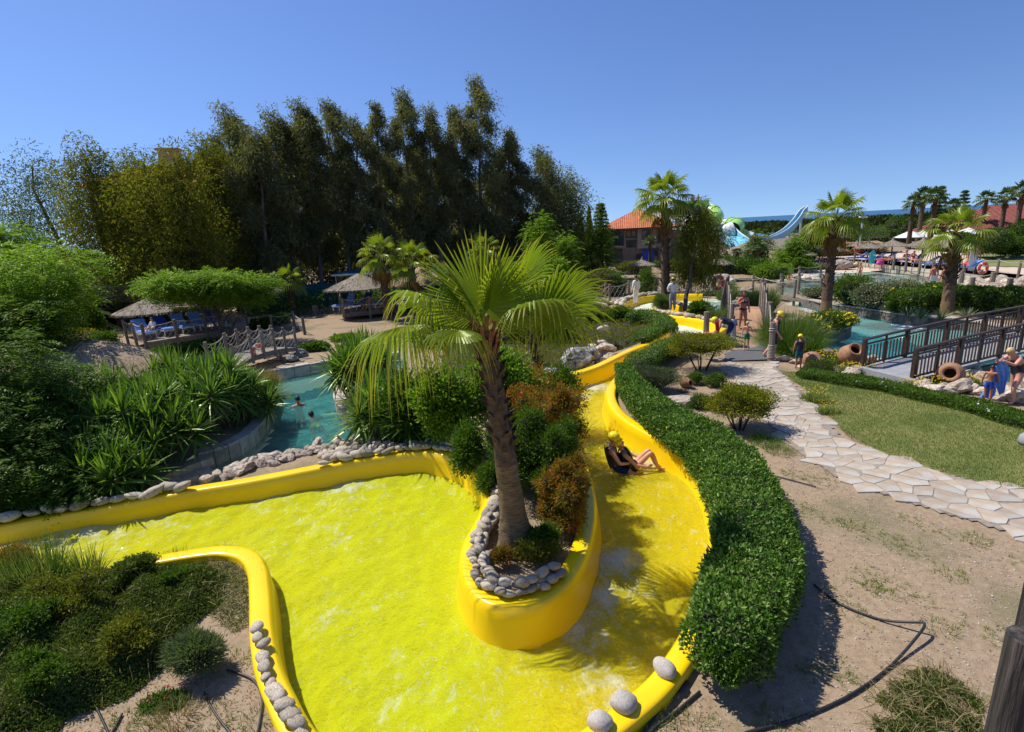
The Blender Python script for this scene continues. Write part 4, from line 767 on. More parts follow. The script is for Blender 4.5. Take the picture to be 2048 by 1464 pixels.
# straggling grass tufts and pebbles on the bare soil at the hedge
SOIL = gz([(1600, 900), (1720, 990), (1900, 1050), (2100, 1100), (2300, 1300), (2200, 1600), (1300, 1600), (1450, 1400), (1650, 1300), (1640, 1150), (1560, 940)])
X, Y = scatter(SOIL, 9000); nz = np.sin(X * 2.1 + 1) * np.sin(Y * 2.7) + 0.6 * np.sin(X * 5 + Y * 3); k = nz + rng.random(len(X)) > 1.2; X, Y = X[k], Y[k]
P = np.repeat(np.stack([X, Y, groundz(X, Y)], 1), 7, 0) + rng.normal(size=(len(X) * 7, 3)) * V3(.012, .012, 0); g_ = MB(); blades(g_, P, rdir(len(P)) * 0.9 + V3(0, 0, 0.7), 0.05 + 0.05 * rng.random(len(P)), 0.005, 2, 0.4); g_.build('sparse_grass', M['l_lawn'], kind='stuff')
X, Y = scatter(SOIL, 22000); pb = MB(); Vi, Fi = ICO[1]; s = 0.004 + 0.010 * rng.random(len(X)) ** 3; P = np.stack([X, Y, groundz(X, Y) + s * 0.2], 1)
V = (P[:, None, :] + Vi[None] * s[:, None, None] * (0.7 + 0.6 * rng.random((len(X), 1, 3)))).reshape(-1, 3); F_ = (Fi[None] + (np.arange(len(X)) * len(Vi))[:, None, None]).reshape(-1, 3); pb.add(V, F_); M['pebble'] = leafmat('gravel_pebbles', [(0.1, (0.16, 0.12, 0.09)), (0.5, (0.34, 0.28, 0.22)), (0.9, (0.55, 0.5, 0.44))], trans=0.0, gloss=0.02)
pb.build('gravel', M['pebble'], kind='stuff')
# ================================================================== VEGETATION
def gp(x, y, z=None):
    p = G(x, y, 0.0 if z is None else z)
    if z is None: p[2] = float(groundz(p[0], p[1]))
    return p
def yof(x, y, z=0.0): return float(G(x, y, z)[1])
# ---- far pine wood before the sea
fb = MB(); 
for i in range(330):
    Y = 150 + 150 * rng.random(); X = -60 + 420 * rng.random(); z0 = float(groundz(X, Y)); h = 8.2 + 1.6 * rng.random()
    lim = 5.2 - (14 if True else 0) / FPX * Y - z0; h = min(h, lim * (0.92 + 0.1 * rng.random()))
    P, D = ell(130, (X, Y, z0 + h * 0.62), (5.2, 5.2, h * 0.38), 0.2, 0.25, i, -0.3); leaves(fb, P, D + rdir(len(P)) * 0.7, 1.5, 1.1)
fb.build('pine_forest', M['l_forest'], kind='stuff')
# ---- the tall eucalyptus windbreak: (x_top, y_top, Y, half width, kind, label)
EUC = [(62, 322, 43, 3.0, 'p', 'pale blue-green pepper tree at the far end of the tree line'),
 (160, 290, 38, 2.0, 'c', 'olive green feathery tree leaning outward beside the pale pepper tree'),
 (285, 320, 37, 2.0, 'c', 'yellow-tipped feathery tree directly in front of the chimney house'),
 (345, 305, 36, 1.7, 'c', 'small soft tree with rusty yellow tips below the chimney'),
 (445, 213, 44, 1.9, 'e', 'dark gum tree, the first tall one beside the chimney house'),
 (500, 262, 42, 1.8, 'e', 'shorter dark gum tree between two taller ones near the chimney house'),
 (538, 222, 45, 1.8, 'e', 'slim dark gum with a pointed top, second tall one from the chimney'),
 (592, 200, 46, 1.7, 'e', 'gum tree with a rusty flushed narrow head'),
 (652, 200, 46, 1.8, 'e', 'tall thin gum tree with bare pale forking stems'),
 (705, 238, 46, 1.5, 'e', 'slender gum tree with a sparse crown and sky showing through'),
 (748, 200, 47, 1.2, 'e', 'very narrow gum tree rising behind the pair of fan palms'),
 (802, 180, 48, 1.7, 'e', 'tall dark gum tree with a spire top behind the pair of fan palms'),
 (858, 215, 48, 1.5, 'e', 'open brownish gum tree beside the tallest gum'),
 (905, 212, 49, 1.6, 'e', 'gum tree with fine drooping foliage just before the tallest gum'),
 (950, 152, 49, 2.0, 'e', 'tallest gum tree of the windbreak with a bare straight trunk'),
 (1018, 258, 50, 1.5, 'e', 'dark gum tree stepping down after the tallest one'),
 (252, 318, 40, 1.7, 'c', 'yellow-green feathery tree covering the roof edge of the chimney house'), (398, 285, 41, 1.9, 'c', 'olive feathery tree between the chimney and the first tall gum'),
 (470, 262, 52, 2.0, 'e', 'second-row gum tree filling the gap after the first tall gum'), (566, 250, 53, 2.0, 'e', 'second-row gum tree behind the rusty-headed one'), (622, 245, 53, 2.0, 'e', 'second-row gum behind the tall thin forked one'), (680, 302, 54, 2.0, 'e', 'second-row gum behind the sparse slender one'), (775, 297, 54, 2.0, 'e', 'second-row gum behind the pair of fan palms'), (830, 302, 55, 2.0, 'e', 'second-row gum between the spire-topped and brownish ones'), (882, 294, 55, 2.0, 'e', 'second-row gum close to the tallest one'), (985, 324, 56, 2.0, 'e', 'second-row gum on the far side of the tallest one'),
 (1078, 300, 50, 2.2, 'e', 'broad dusky gum tree with a peaked top at the end of the windbreak'),
 (1128, 352, 52, 2.0, 'c', 'bushy olive green tree closing the windbreak beside the cypress')]
for i, (x, y, Y, w, kd, lab) in enumerate(EUC):
    top = AT(x, y, Y); base = np.array([top[0] + rng.normal() * 0.4, Y, float(groundz(top[0], Y))])
    if kd == 'e': tree(lab, base, top, (w * 1.6, w * 1.5, (top[2]) * 0.44), 24000 if w > 1.4 else 15000, M['l_euc'], 0.28, 0.07, name='eucalyptus_tree', bark='graybark', tr=0.19, limbs=17, droop=0.55, group='tall windbreak trees', start=0.14, thin=0.085, clump=0.27, shell=-.33)
    elif kd == 'c': tree(lab, base, top, (w * 1.5, w * 1.4, top[2] * 0.47), 20000, M['l_casu'], 0.26, 0.07, name='tree', tr=0.2, limbs=14, droop=0.3, group='tall windbreak trees', start=0.12, thin=0.13, clump=0.55)
    else: tree(lab, base, top, (w * 1.7, w * 1.4, top[2] * 0.42), 18000, M['l_pepper'], 0.26, 0.07, name='pepper_tree', tr=0.22, limbs=14, droop=0.4, start=0.2, thin=0.14, clump=0.5)
# dense dark understorey beneath the windbreak
ub = MB()
for i in range(230):
    u = rng.random(); X = -75 + 81 * u; Y = 44 + 5 * rng.random() + 6 * u; h = 3.6 + 5.2 * rng.random() * (X > -32)+ 1.5 * rng.random()
    P, D = ell(620, (X, Y, h * 0.5), (1.7, 1.4, h * 0.62), 0.3, 0.3, i); leaves(ub, P, D * 0.4 + rdir(len(P)) - V3(0, 0, 0.3), 0.34 * (0.7 + 0.6 * rng.random(len(P))), 0.13)
tag(ub.build('undergrowth', M['l_euc'], kind='stuff'), 'dark undergrowth beneath the row of tall gum trees')
vb = MB()
for i in range(90):
    u = rng.random(); X = -48 + 46 * u; Y = 37.5 + 4.5 * rng.random(); h = 0.7 + 1.3 * rng.random(); P, D = ell(260, (X, Y, h * 0.5), (1.3, 1.0, h * 0.6), 0.3, 0.3, i); leaves(vb, P, D * 0.4 + rdir(len(P)), 0.22 * (0.7 + 0.6 * rng.random(len(P))), 0.09)
tag(vb.build('undergrowth', M['l_dark'], kind='stuff'), 'low dark shrubs in the shade in front of the windbreak')
# bushes left of the windbreak, behind the palms
for (x, y, Y, r, h, m_, lab) in [(20, 440, 36, 3.0, 4.2, 'l_dark', 'dark rounded bush under the pepper tree at the picture edge'), (140, 470, 32, 1.0, 2.2, 'l_mid', 'small glossy round-headed tree in front of the ochre house wall'), (110, 455, 36, 2.5, 3.4, 'l_dark', 'dark bush between the pepper tree and the glossy round tree'), (240, 470, 40, 3.0, 4.2, 'l_euc', 'dark brushy tree base beside the ochre house wall'), (330, 475, 38, 2.5, 4.0, 'l_casu', 'olive bush below the chimney house')]:
    p = AT(x, y, Y); bush('bush', lab, 'bush', (p[0], Y, 0), (r, r * 0.8, h / 1.7), 7000, M[m_], 0.22, 0.12, clumps=5, zmin=-0.9)
# ---- conifers beside the orange-roofed house
def conifer(x, ytop, Y, r, lab, nm='cypress_tree', tiers=0, mm='l_dark'):
    top = AT(x, ytop, Y); t = thing(nm, lab, 'conifer', (top[0], Y, 0)); h = top[2]; tb = MB(); tb.tube([[0, 0, 0], [0, 0, h * 0.95]], [0.16, 0.03], 7); tb.build('trunk', M['trunk'], t); mb = MB()
    if tiers:
        for k in range(tiers):
            f = k / tiers; z = h * (0.18 + 0.8 * f); L_ = r * (1 - f) ** 0.8 + 0.15; nb = 7
            for j in range(nb):
                a = j / nb * 6.28 + k; A_ = V3(math.cos(a), math.sin(a), 0.12); q = rng.random(60); P = V3(0, 0, z) + A_ * (q * L_)[:, None]; P[:, 2] -= 0.18 * L_ * q; leaves(mb, P, rdir(60) * 0.8 + A_ * 0.6, 0.28, 0.07)
    else:
        P, D = ell(4500, (0, 0, h * 0.5), (r, r, h * 0.5), 0.25, 0.15); P[:, :2] *= (1.25 - 0.9 * np.clip(P[:, 2:3] / h, 0, 1)); leaves(mb, P, D * 0.4 + V3(0, 0, 0.8) + rdir(len(P)) * 0.4, 0.25, 0.08)
    mb.build('crown', M[mm], t)
conifer(1160, 428, 62, 0.75, 'dark columnar cypress at the corner of the orange-roofed house'); conifer(1178, 412, 60, 0.5, 'thin cypress in front of the orange roof edge')
conifer(1201, 400, 58, 1.6, 'tiered monkey-puzzle conifer standing against the orange roof', 'araucaria_tree', 17)
conifer(1886, 365, 72, 1.2, 'pointed dark conifer rising among the distant palms', 'conifer_tree', 14); conifer(1932, 374, 74, 1.2, 'lower dark conifer between distant palms by the maroon roof', 'conifer_tree', 13)
# ---- fan palms
def fanpalm(label, base, top, r0, r1, nf, Lp, Rf, k, dead=4, husks=30, split=0.3, tip=0.5, group=None, hs=0.15, far=False, seg=5, tm=('palmtrunk', 'palmhusk')):
    base = np.asarray(base, float); t = thing('fan_palm', label, 'palm tree', base, 0, group); d = np.asarray(top, float) - base
    palm_trunk(t, d[2], r0, r1, (d[0], d[1]), split, husks, hs=hs, mats=tm); fan_palm_crown(t, d[2], nf, Lp, Rf, k, [M['l_palmfar'], M['l_palmfar']] if far else None, dead, (d[0], d[1]), seg=seg, tip=tip); return t
fanpalm('tall fan palm with a full crown beside the planter of the slide', gp(1331, 614, 0.5), AT(1328, 398, yof(1331, 614, 0.5)), 0.24, 0.17, 24, 1.05, 0.95, 22, 4, 40, 0.16, group=None, tm=('palmtrunk', 'palmhusk'))
fanpalm('windswept fan palm with pale base standing in the blue pool bed', gp(1650, 634, 0.0), AT(1672, 436, yof(1650, 634)), 0.24, 0.17, 20, 0.95, 0.85, 22, 6, 40, 0.24)
fanpalm('fan palm with a drooping yellow crown in front of the clipped hedge', gp(1893, 628, 0.0), AT(1912, 466, yof(1893, 628)), 0.27, 0.18, 18, 1.0, 0.8, 22, 4, 36, 0.42)
fanpalm('fan palm with orange dead fronds behind the thatched parasol deck', gp(778, 640, 0.0), AT(760, 512, yof(778, 640)), 0.24, 0.20, 18, 1.0, 0.85, 22, 9, 40, 0.1)
fanpalm('fan palm of two neighbours standing nearer the rope-fenced deck', gp(833, 632, 0.0), AT(822, 528, yof(833, 632)), 0.22, 0.18, 18, 1.15, 1.0, 24, 4, 40, 0.1)
fanpalm('smaller fan palm just behind the big foreground palm crown', gp(975, 600, 0.0), AT(968, 500, yof(975, 600)), 0.2, 0.16, 16, 0.9, 0.85, 20, 2, 24, 0.1)
fanpalm('small drooping fan palm on the shaded bank beyond the deck hedge', gp(592, 632, 0.0), AT(577, 562, yof(592, 632)), 0.2, 0.16, 15, 0.8, 0.75, 20, 2, 24, 0.1)
fanpalm('short fan palm beside the red oleander', gp(1190, 560, 0.0), AT(1183, 512, yof(1190, 560)), 0.2, 0.16, 14, 0.8, 0.8, 18, 2, 16, 0.1)
fanpalm('low fan palm half hidden behind the feathery mass near the ochre wall', gp(100, 640, 0.0), AT(118, 530, yof(100, 640)), 0.25, 0.2, 14, 1.0, 0.95, 20, 2, 16, 0.1)
# distant palms: build a couple, copy the rest
fp = fanpalm('distant fan palm, first of the cluster behind the white parasols', (0, 0, 0), (0, 0, 6.6), 0.3, 0.22, 18, 0.9, 0.95, 12, 3, 0, 0.1, group='distant palms', far=True, seg=4)
DP = [(1828, 404, 68, 'distant fan palm, first of the cluster behind the white parasols'), (1848, 392, 72, 'distant fan palm crowding the first one of the cluster'), (1872, 393, 66, 'distant fan palm at the centre of the cluster beyond the beach parasols'), (1906, 412, 70, 'lower distant fan palm tucked behind the cluster centre'), (1973, 398, 68, 'distant fan palm in front of the maroon roof slope'), (2013, 393, 66, 'distant fan palm with dark trunk in front of the maroon roof ridge'), (2046, 382, 62, 'distant fan palm cut by the picture edge'), (1436, 468, 60, 'slim palm in front of the green and white tube slide'), (1474, 504, 52, 'low palm beside the thatched kiosk'), (1516, 494, 48, 'low palm with thin trunk near the beach parasols'), (1300, 482, 56, 'small palm with yellow fronds before the orange-roofed house'), (1452, 512, 55, 'bushy low palm next to the pair by the beach')]
for i, (x, y, Y, lab) in enumerate(DP):
    top = AT(x, y, Y); o = fp if i == 0 else copy_tree(fp); s = top[2] / 6.6; q = max(0.55, min(1.1, s)) ; o.location = (top[0], Y, 0); o.scale = (q, q, s); o.rotation_euler = (0, 0, i * 1.3); o['label'] = lab
# ---- THE big palm on the island
hb = G(1033, 1085, 0.08); htop = AT(970, 668, 7.75); t = thing('fan_palm', 'large foreground fan palm with windblown crown rising from the stone-edged island of the slide', 'palm tree', hb); d = htop - hb
palm_trunk(t, d[2], 0.205, 0.125, (d[0], d[1]), 0.47, 60, base_flare=1.75, hs=0.10, mats=('palmtrunk', 'palmhusk'))
cr = d.copy(); mats = [M['l_palm'], M['l_palmy']]
# red fibrous sheath right under the crown
fbm = MB(); 
for i in range(26):
    a = i * 2.4; q = V3(math.cos(a) * 0.13, math.sin(a) * 0.13, -0.42 + 0.016 * i) + cr; fbm.bar(q, q + V3(math.cos(a) * 0.10, math.sin(a) * 0.10, 0.34), 0.055, 0.018)
fbm.build('red_leaf_sheath', M['palmhusk2'], t)
# az measured from +X counter-clockwise (the camera looks along +Y)
HF = [ # az, el, stalk, radius, droop, bend, tip, twist, segments
 (262, 84, 0.55, 1.26, -0.05, -0.02, 0.0, 0.0, 60), (30, 50, 1.20, 1.12, 0.0, 0.15, 0.10, 0.9, 50), (4, 26, 1.40, 1.24, -0.02, 0.2, 0.28, 1.0, 54), (-18, 36, 1.1, 1.0, 0.12, 0.4, 0.5, 0.5, 44),
 (135, 58, 0.95, 1.0, 0.06, 0.2, 0.28, -0.5, 46), (168, 44, 1.15, 1.10, 0.2, 0.5, 0.55, -0.6, 50), (184, 26, 1.45, 1.25, 0.30, 0.6, 0.75, -0.3, 54),
 (20, 70, 0.75, 0.95, 0.0, 0.1, 0.12, 0.9, 42), (230, 34, 0.75, 0.8, 0.25, 0.6, 0.6, 0.1, 38), (148, 64, .75, .95, .03, .2, .2, -.7, 44), (65, 40, 1.1, 1.0, .15, .4, .4, .3, 40)]
for (az, el, Lp, Rf, dr, bd, tp, tw, k) in HF:
    mb = MB(); fan_frond(mb, cr + V3(0, 0, -0.05), az, el, Lp * 0.80, Rf * 0.93, dr, k, 2.45, bd, tp, tw, 6, 0.8); mb.build('frond', mats, t)
# ---- dark feather palms on the shaded bank
def featherpalm(label, base, z, L, nf=22):
    t = thing('date_palm', label, 'palm tree', base); tb = MB(); tb.tube([[0, 0, -0.1], [0, 0, z]], [0.42, 0.34], 12); tb.build('trunk', M['palmhusk'], t, smooth=True)
    for i in range(nf):
        az = R(i * 137.5); el = R(82 - 80 * (i / nf) ** 0.9); mb = MB(); n = 12; P = [V3(0, 0, z)]; dd = V3(math.cos(az) * math.cos(el), math.sin(az) * math.cos(el), math.sin(el)); Ts = []
        for j in range(n): Ts.append(dd.copy()); P.append(P[-1] + dd * L / n); dd = unit(dd + V3(0, 0, -0.085))
        mb.tube(P, np.linspace(0.03, 0.006, n + 1), 4); P = np.array(P); m_ = 46; u = np.linspace(0.12, 0.99, m_) * n; j = u.astype(int); f = (u - j)[:, None]; Q = P[j] * (1 - f) + P[np.minimum(j + 1, n)] * f; T = np.array(Ts)[np.minimum(j, n - 1)]
        S = unit(np.cross(T, V3(0, 0, 1)))
        for sg in (-1, 1): leaves(mb, Q, S * sg + T * 0.7 + V3(0, 0, 0.15), 0.42 * np.sin(np.linspace(0.5, 2.9, m_)) + 0.08, 0.035, up=(0, 0, 1))
        mb.build('frond', M['l_pepper'], t)
featherpalm('dark feather-leaved date palm on the shaded bank beside the hut roof', gp(155, 672, 0), 0.9, 3.2); featherpalm('dark date palm nearer the lounger deck', gp(248, 655, 0), 1.1, 3.1)
# ---- acacia with flat bright crown in front of the lounger deck
b = gp(462, 700, 0); tp = AT(405, 545, b[1] + .5); tree('wide flat-crowned acacia with lime feathery leaves in front of the lounger deck', b, tp, (3.1, 2.6, 0.95), 6500, M['l_bright'], 0.55, 0.05, name='acacia_tree', tr=0.14, limbs=17, mode='spray', flat=True, start=0.15, thin=0.32, clump=0.30)
# ---- mixed garden behind the big palm
def garden(x, y, r, n, mm, lab, L=0.12, W=0.06, clumps=4, flower=None, nm='shrub', z=None, stems=0, lift=None, out=0.6, zmin=-0.5, group=None, core=0.7, shell=-0.13, lumpy=0.26):
    return bush(nm, lab, nm.replace('_', ' '), gp(x, y, z), r, n, M[mm], L, W, clumps=clumps, flower=flower, stems=stems, lift=lift, out=out, zmin=zmin, group=group, core=core, shell=shell, lumpy=lumpy)
def ash(label, x, yb, xt, yt, w, mm='l_bright', n=900, group=None, L=0.5):
    b = gp(x, yb, 0); tp = AT(xt, yt, b[1]); tree(label, b, tp, (w, w, tp[2] * 0.42), n, M[mm], L, 0.075, tr=0.07, limbs=11, mode='spray', start=0.2, thin=0.22, clump=0.42)
ash('bright green ash sapling with upright shoots behind the big palm', 1075, 600, 1080, 432, 1.5, n=1100); ash('second bright ash sapling beside the oleander', 1130, 590, 1128, 470, 1.4, n=900); ash('feathery green sapling in front of the cypress', 1195, 560, 1205, 455, 1.4, 'l_mid', 900); ash('low bright ash seedling crowding the oleander', 1100, 610, 1110, 520, 1.3, n=700)
ash('loose bright green tree by the beach parasols', 1594, 545, 1590, 478, 1.3, 'l_bright', 800); ash('lime round-headed little tree among the beach parasols', 1578, 545, 1575, 497, 1.7, 'l_bright', 1000); ash('dark leafy tree before the grey thatched roofs', 1512, 535, 1516, 470, 1.7, 'l_mid', 1000, L=0.6); ash('slim dark tree against the end of the blue slide', 1622, 530, 1612, 462, 1.6, 'l_dark', 900, L=0.6)
garden(1213, 600, (1.7, 1.5, 1.3), 9000, 'l_mid', 'oleander bush covered with red and pink flowers', 0.13, 0.04, 5, (M['f_pink'], 300, 0.06), 'oleander')
for (x, y, r, n, mm, lab) in [(860, 690, (1.3, 0.8, 0.7), 5000, 'l_mid', 'green shrub between the parasol deck and the near yucca'), (930, 670, (1.5, 1.0, 1.0), 6000, 'l_casu', 'olive shrub filling the bank behind the palm crown'), (1010, 640, (1.6, 1.2, 1.0), 6000, 'l_bright', 'light green bush hidden partly by the big palm crown'), (1080, 640, (1.5, 1.2, 1.0), 6000, 'l_mid', 'mid green bush beneath the ash saplings'), (1150, 625, (1.3, 1.1, 0.8), 5000, 'l_bright', 'yellowish green bush left of the oleander foot'), (900, 640, (1.8, 1.3, 1.1), 6000, 'l_dark', 'dark bush between the deck and the big palm'), (1180, 650, (1.0, 0.8, 0.5), 3500, 'l_casu', 'low olive tussock bush under the outstretched palm frond'), (1240, 648, (0.8, 0.6, 0.45), 4000, 'l_mid', 'dense low bush with small white blossoms behind the slide bend'), (1110, 690, (1.0, 0.8, 0.75), 4500, 'l_mid', 'green shrub behind the grey boulder'), (1060, 690, (0.9, 0.8, 0.6), 4000, 'l_casu', 'olive shrub at the foot of the leaning dark trunk'), (980, 690, (1.2, 0.9, 0.9), 5000, 'l_mid', 'leafy shrub just below the palm crown'), (1190, 555, (2.2, 1.5, 1.0), 5000, 'l_mid', 'green bush in front of the orange-roofed house'), (1270, 548, (2.2, 1.2, 0.8), 4500, 'l_casu', 'long olive bush below the orange-roofed house'), (1340, 545, (2.5, 1.2, 0.8), 4500, 'l_mid', 'green bush behind the far walkway')]: garden(x, y, r, n, mm, lab)
tb = thing('tree_stump', 'dark leaning palm stump behind the red-tipped shrub', 'tree stump', gp(1078, 742, 0.1)); q = MB(); q.tube([[0, 0, -.1], [-.12, .1, .6], [-.28, .25, 1.35]], [0.16, 0.15, 0.14], 10); q.build('stem', M['palmhusk'], tb, smooth=True)
for i in range(26): inst('leaf_base', bpy.data.meshes['leaf_base'], tb, (-.28 * (i / 26) ** 1.3 + math.cos(i * 2.4) * 0.14, .25 * (i / 26) + math.sin(i * 2.4) * 0.14, i * 0.05), (-.2, 0, i * 2.4 - 1.57), 0.7)
# hedge islands in the bend of the slide
strip_hedge('hedge', 'low clipped hedge following the outside bend of the upper slide', gz([(1335, 668, .5), (1322, 650, .5), (1290, 640, .5), (1255, 640, .5)]), 0.95, 0.45, 6500, M['l_hedge'], 0.07, 0.04, z0=0.35)
strip_hedge('hedge', 'short hedge arm beside the dry grass in the slide bend', gz([(1275, 690, .4), (1305, 676, .4), (1328, 664, .4)]), 0.7, 0.4, 3500, M['l_hedge'], 0.07, 0.04, z0=0.35)
# ---- the big hedge by the right lane
HP = [(1248, 758), (1262, 790), (1300, 832), (1350, 870), (1402, 905), (1448, 950), (1480, 1005), (1500, 1070), (1506, 1130), (1500, 1190), (1475, 1250), (1455, 1305), (1452, 1362)]
strip_hedge('hedge', 'long thick clipped glossy hedge curving along the open side of the slide', gz(HP, 0.3), 1.0, 0.57, 62000, M['l_hedge'], 0.062, 0.034, z0=0.08, wvar=[0.62, 0.62, 0.75, 0.85, 0.95, 1.05, 1.14, 1.2, 1.2, 1.16, 1.1, 1.0, 0.85], flower=(M['f_yel'], 10, 0.03))
strip_hedge('hedge', 'low dark bushy hedge running up to the yellow-green topiary', gz([(1262, 752, .3), (1300, 728, .3), (1340, 708, .3), (1372, 700, .3)]), 0.8, 0.55, 7000, M['l_hedge'], 0.06, 0.035, z0=0.1)
# ---- topiary and planting between slide and path
for (x, y, r, n, lab, lift, h) in [(1402, 742, (1.15, 0.85, 0.38), 11000, 'flat-topped yellow-green topiary bush next to the rubber mat', 0.95, 1), (1478, 858, (0.80, 0.66, 0.36), 11000, 'round yellow-green topiary bush on bare stems beside the path', 0.70, 1)]:
    bush('topiary_bush', lab, 'topiary', gp(x, y), r, n, M['l_yel'], 0.055, 0.028, lift=lift, stems=9, zmin=-0.75, core=0.7, clumps=1, lumpy=0.3, shell=-0.12)
garden(1312, 775, (0.78, 0.62, 0.36), 9000, 'l_grey', 'grey-green rosemary mound above the terracotta jar', 0.06, 0.012, 1, None, 'rosemary', z=0.15)
garden(1390, 768, (0.3, 0.25, 0.2), 1500, 'l_mid', 'small green cushion plant beside the terracotta jar', 0.05, 0.025, 1); garden(1430, 772, (0.4, 0.3, 0.22), 1800, 'l_mid', 'small leafy bush below the flat-topped topiary', 0.05, 0.03, 1); garden(1398, 818, (0.32, 0.25, 0.22), 1500, 'l_dark', 'dark little shrub at the end of the flat limestone rock', 0.05, 0.02, 1)
grass_clump('grass_clump', 'shady green grass tuft at the foot of the round topiary', gp(1530, 885), 420, 0.28, 0.008, 1.2, M['l_mid'], base=0.35); grass_clump('grass_clump', 'grass tuft along the path edge by the round topiary', gp(1560, 905), 260, 0.2, 0.007, 1.2, M['l_lawn'], base=0.3)
# ground-cover band between lawn and bridge
strip_hedge('ground_cover', 'long low leafy band of ground cover edging the lawn by the brown footbridge', gz([(1600, 752), (1680, 765), (1760, 778), (1850, 800), (1950, 822), (2048, 850), (2200, 885)]), 0.75, 0.24, 26000, M['l_mid'], 0.055, 0.028, cat='ground cover', flower=(M['f_white'], 14, 0.045), corek=0.7)
garden(1640, 745, (0.55, 0.4, 0.25), 3500, 'l_olive', 'olive ground-cover mound near the boy in the life vest', 0.05, 0.02, 1)
def flowers(name, label, x, y, r, n, fn, mm='l_mid', z=None, fs=0.035, h=0.22, fm='f_yel'):
    t = thing(name, label, 'flower bed', gp(x, y, z)); mb = MB(); a = rng.random(n) * 6.28; q = np.sqrt(rng.random(n)); P = np.stack([np.cos(a) * q * r[0], np.sin(a) * q * r[1], np.zeros(n)], 1)
    blades(mb, P, rdir(n) * 0.8 + V3(0, 0, 1), h * (0.5 + 0.6 * rng.random(n)), 0.02, 2, 0.2); mb.build('leaves', M[mm], t); fb = MB(); a = rng.random(fn) * 6.28; q = np.sqrt(rng.random(fn)); P = np.stack([np.cos(a) * q * r[0], np.sin(a) * q * r[1], h * (0.7 + 0.6 * rng.random(fn))], 1)
    for j in range(5): leaves(fb, P, rdir(fn) + V3(0, 0, 0.3), fs, fs * 0.7)
    fb.build('flowers', M[fm], t, kind='stuff'); return t
flowers('daisy_patch', 'wild yellow daisies at the corner of path and lawn', 1630, 800, (0.38, 0.3), 400, 42, 'l_lawn', h=0.35, fs=0.03); flowers('daisy_patch', 'small yellow daisies further down the path edge', 1655, 825, (0.28, 0.2), 260, 14, 'l_lawn', h=0.28, fs=0.026)
flowers('daisy_bed', 'yellow daisies between two terracotta jars near the pool rocks', 1660, 722, (0.8, 0.45), 2600, 120, h=0.3); flowers('daisy_bed', 'yellow daisies beside the near end post of the footbridge', 1715, 742, (0.55, 0.35), 1600, 70, h=0.26)
flowers('daisy_bed', 'bright yellow daisies below the big jar in front of the footbridge', 1868, 772, (1.1, 0.35), 3000, 170, h=0.24); flowers('daisy_bed', 'yellow daisies running along the limestone rocks toward the woman in the swimsuit', 1930, 768, (0.7, 0.3), 1600, 70, h=0.2)
# flower island in the blue pool and ornamental grass
garden(1648, 668, (0.95, 0.7, 0.55), 7000, 'l_mid', 'green bush with yellow flower heads on the stone-kerbed island', 0.07, 0.035, 1, (M['f_yel'], 55, 0.10)); garden(1685, 657, (0.6, 0.5, 0.4), 3500, 'l_mid', 'bright yellow flowering bush at the tip of the pool island', 0.06, 0.03, 1, (M['f_yel'], 95, 0.11)); garden(1622, 682, (0.7, 0.55, 0.5), 4500, 'l_mid', 'flowering bush next to the ornamental grass', 0.06, 0.03, 1, (M['f_yel'], 40, 0.07))
grass_clump('ornamental_grass', 'big arching mound of fine dark green ornamental grass by the rope bridge', gp(1578, 682, 0.1), 5200, 1.45, 0.012, 1.25, M['l_grass'], base=0.9, bend=0.75, cat='ornamental grass'); grass_clump('ornamental_grass', 'dark fine grass mound behind the man in black shorts', gp(1592, 700, 0.05), 3800, 0.95, 0.011, 1.35, M['l_dark'], base=0.8, bend=0.8, cat='ornamental grass')
grass_clump('ornamental_grass', 'tall reedy grass behind the woman on the bridge', gp(1520, 622, 0.2), 1800, 1.5, 0.02, 0.7, M['l_grass'], base=0.7, cat='ornamental grass'); grass_clump('ornamental_grass', 'upright reed clump behind the rope bridge railing', gp(1452, 600, 0.2), 1200, 1.3, 0.02, 0.6, M['l_grass'], base=0.5, cat='ornamental grass'); grass_clump('reed_clump', 'thin reeds standing in the launch pool edge by the planter', gp(1432, 640, 0.4), 500, 0.9, 0.012, 0.5, M['l_grass'], base=0.4)
garden(1480, 560, (3.2, 1.6, 1.0), 8000, 'l_mid', 'broad green thicket behind the rope bridge', 0.16, 0.08, 6); garden(1545, 563, (2.2, 1.3, 0.9), 6000, 'l_bright', 'light green thicket beside the shallow pool fence', 0.14, 0.07, 4)
# soft dark casuarina over the planter
b = gp(1370, 622, 0.5); tree('soft dark feathery tree with drooping needles over the slide planter', b, AT(1400, 405, b[1] + 1.5), (1.7, 1.5, 2.6), 11000, M['l_casu'], 0.30, 0.035, name='casuarina_tree', tr=0.10, limbs=15, droop=0.6, start=0.22, thin=0.2, clump=0.40)
b = gp(1296, 590, 0.2); tree('low tiered bright-edged conifer beside the tall planter palm', b, AT(1290, 545, b[1]), (1.1, 1.0, 1.0), 5000, M['l_mid'], 0.25, 0.03, tr=0.06, limbs=9, droop=0.2, start=0.1)
garden(1322, 618, (0.35, 0.3, 0.35), 1500, 'l_grass', 'reedy tuft at the foot of the planter palm', 0.3, 0.02, 1, z=0.5); garden(1400, 628, (0.5, 0.3, 0.25), 1200, 'l_dark', 'broad dark leaves in the planter beside the launch pool', 0.3, 0.09, 1, z=0.5)
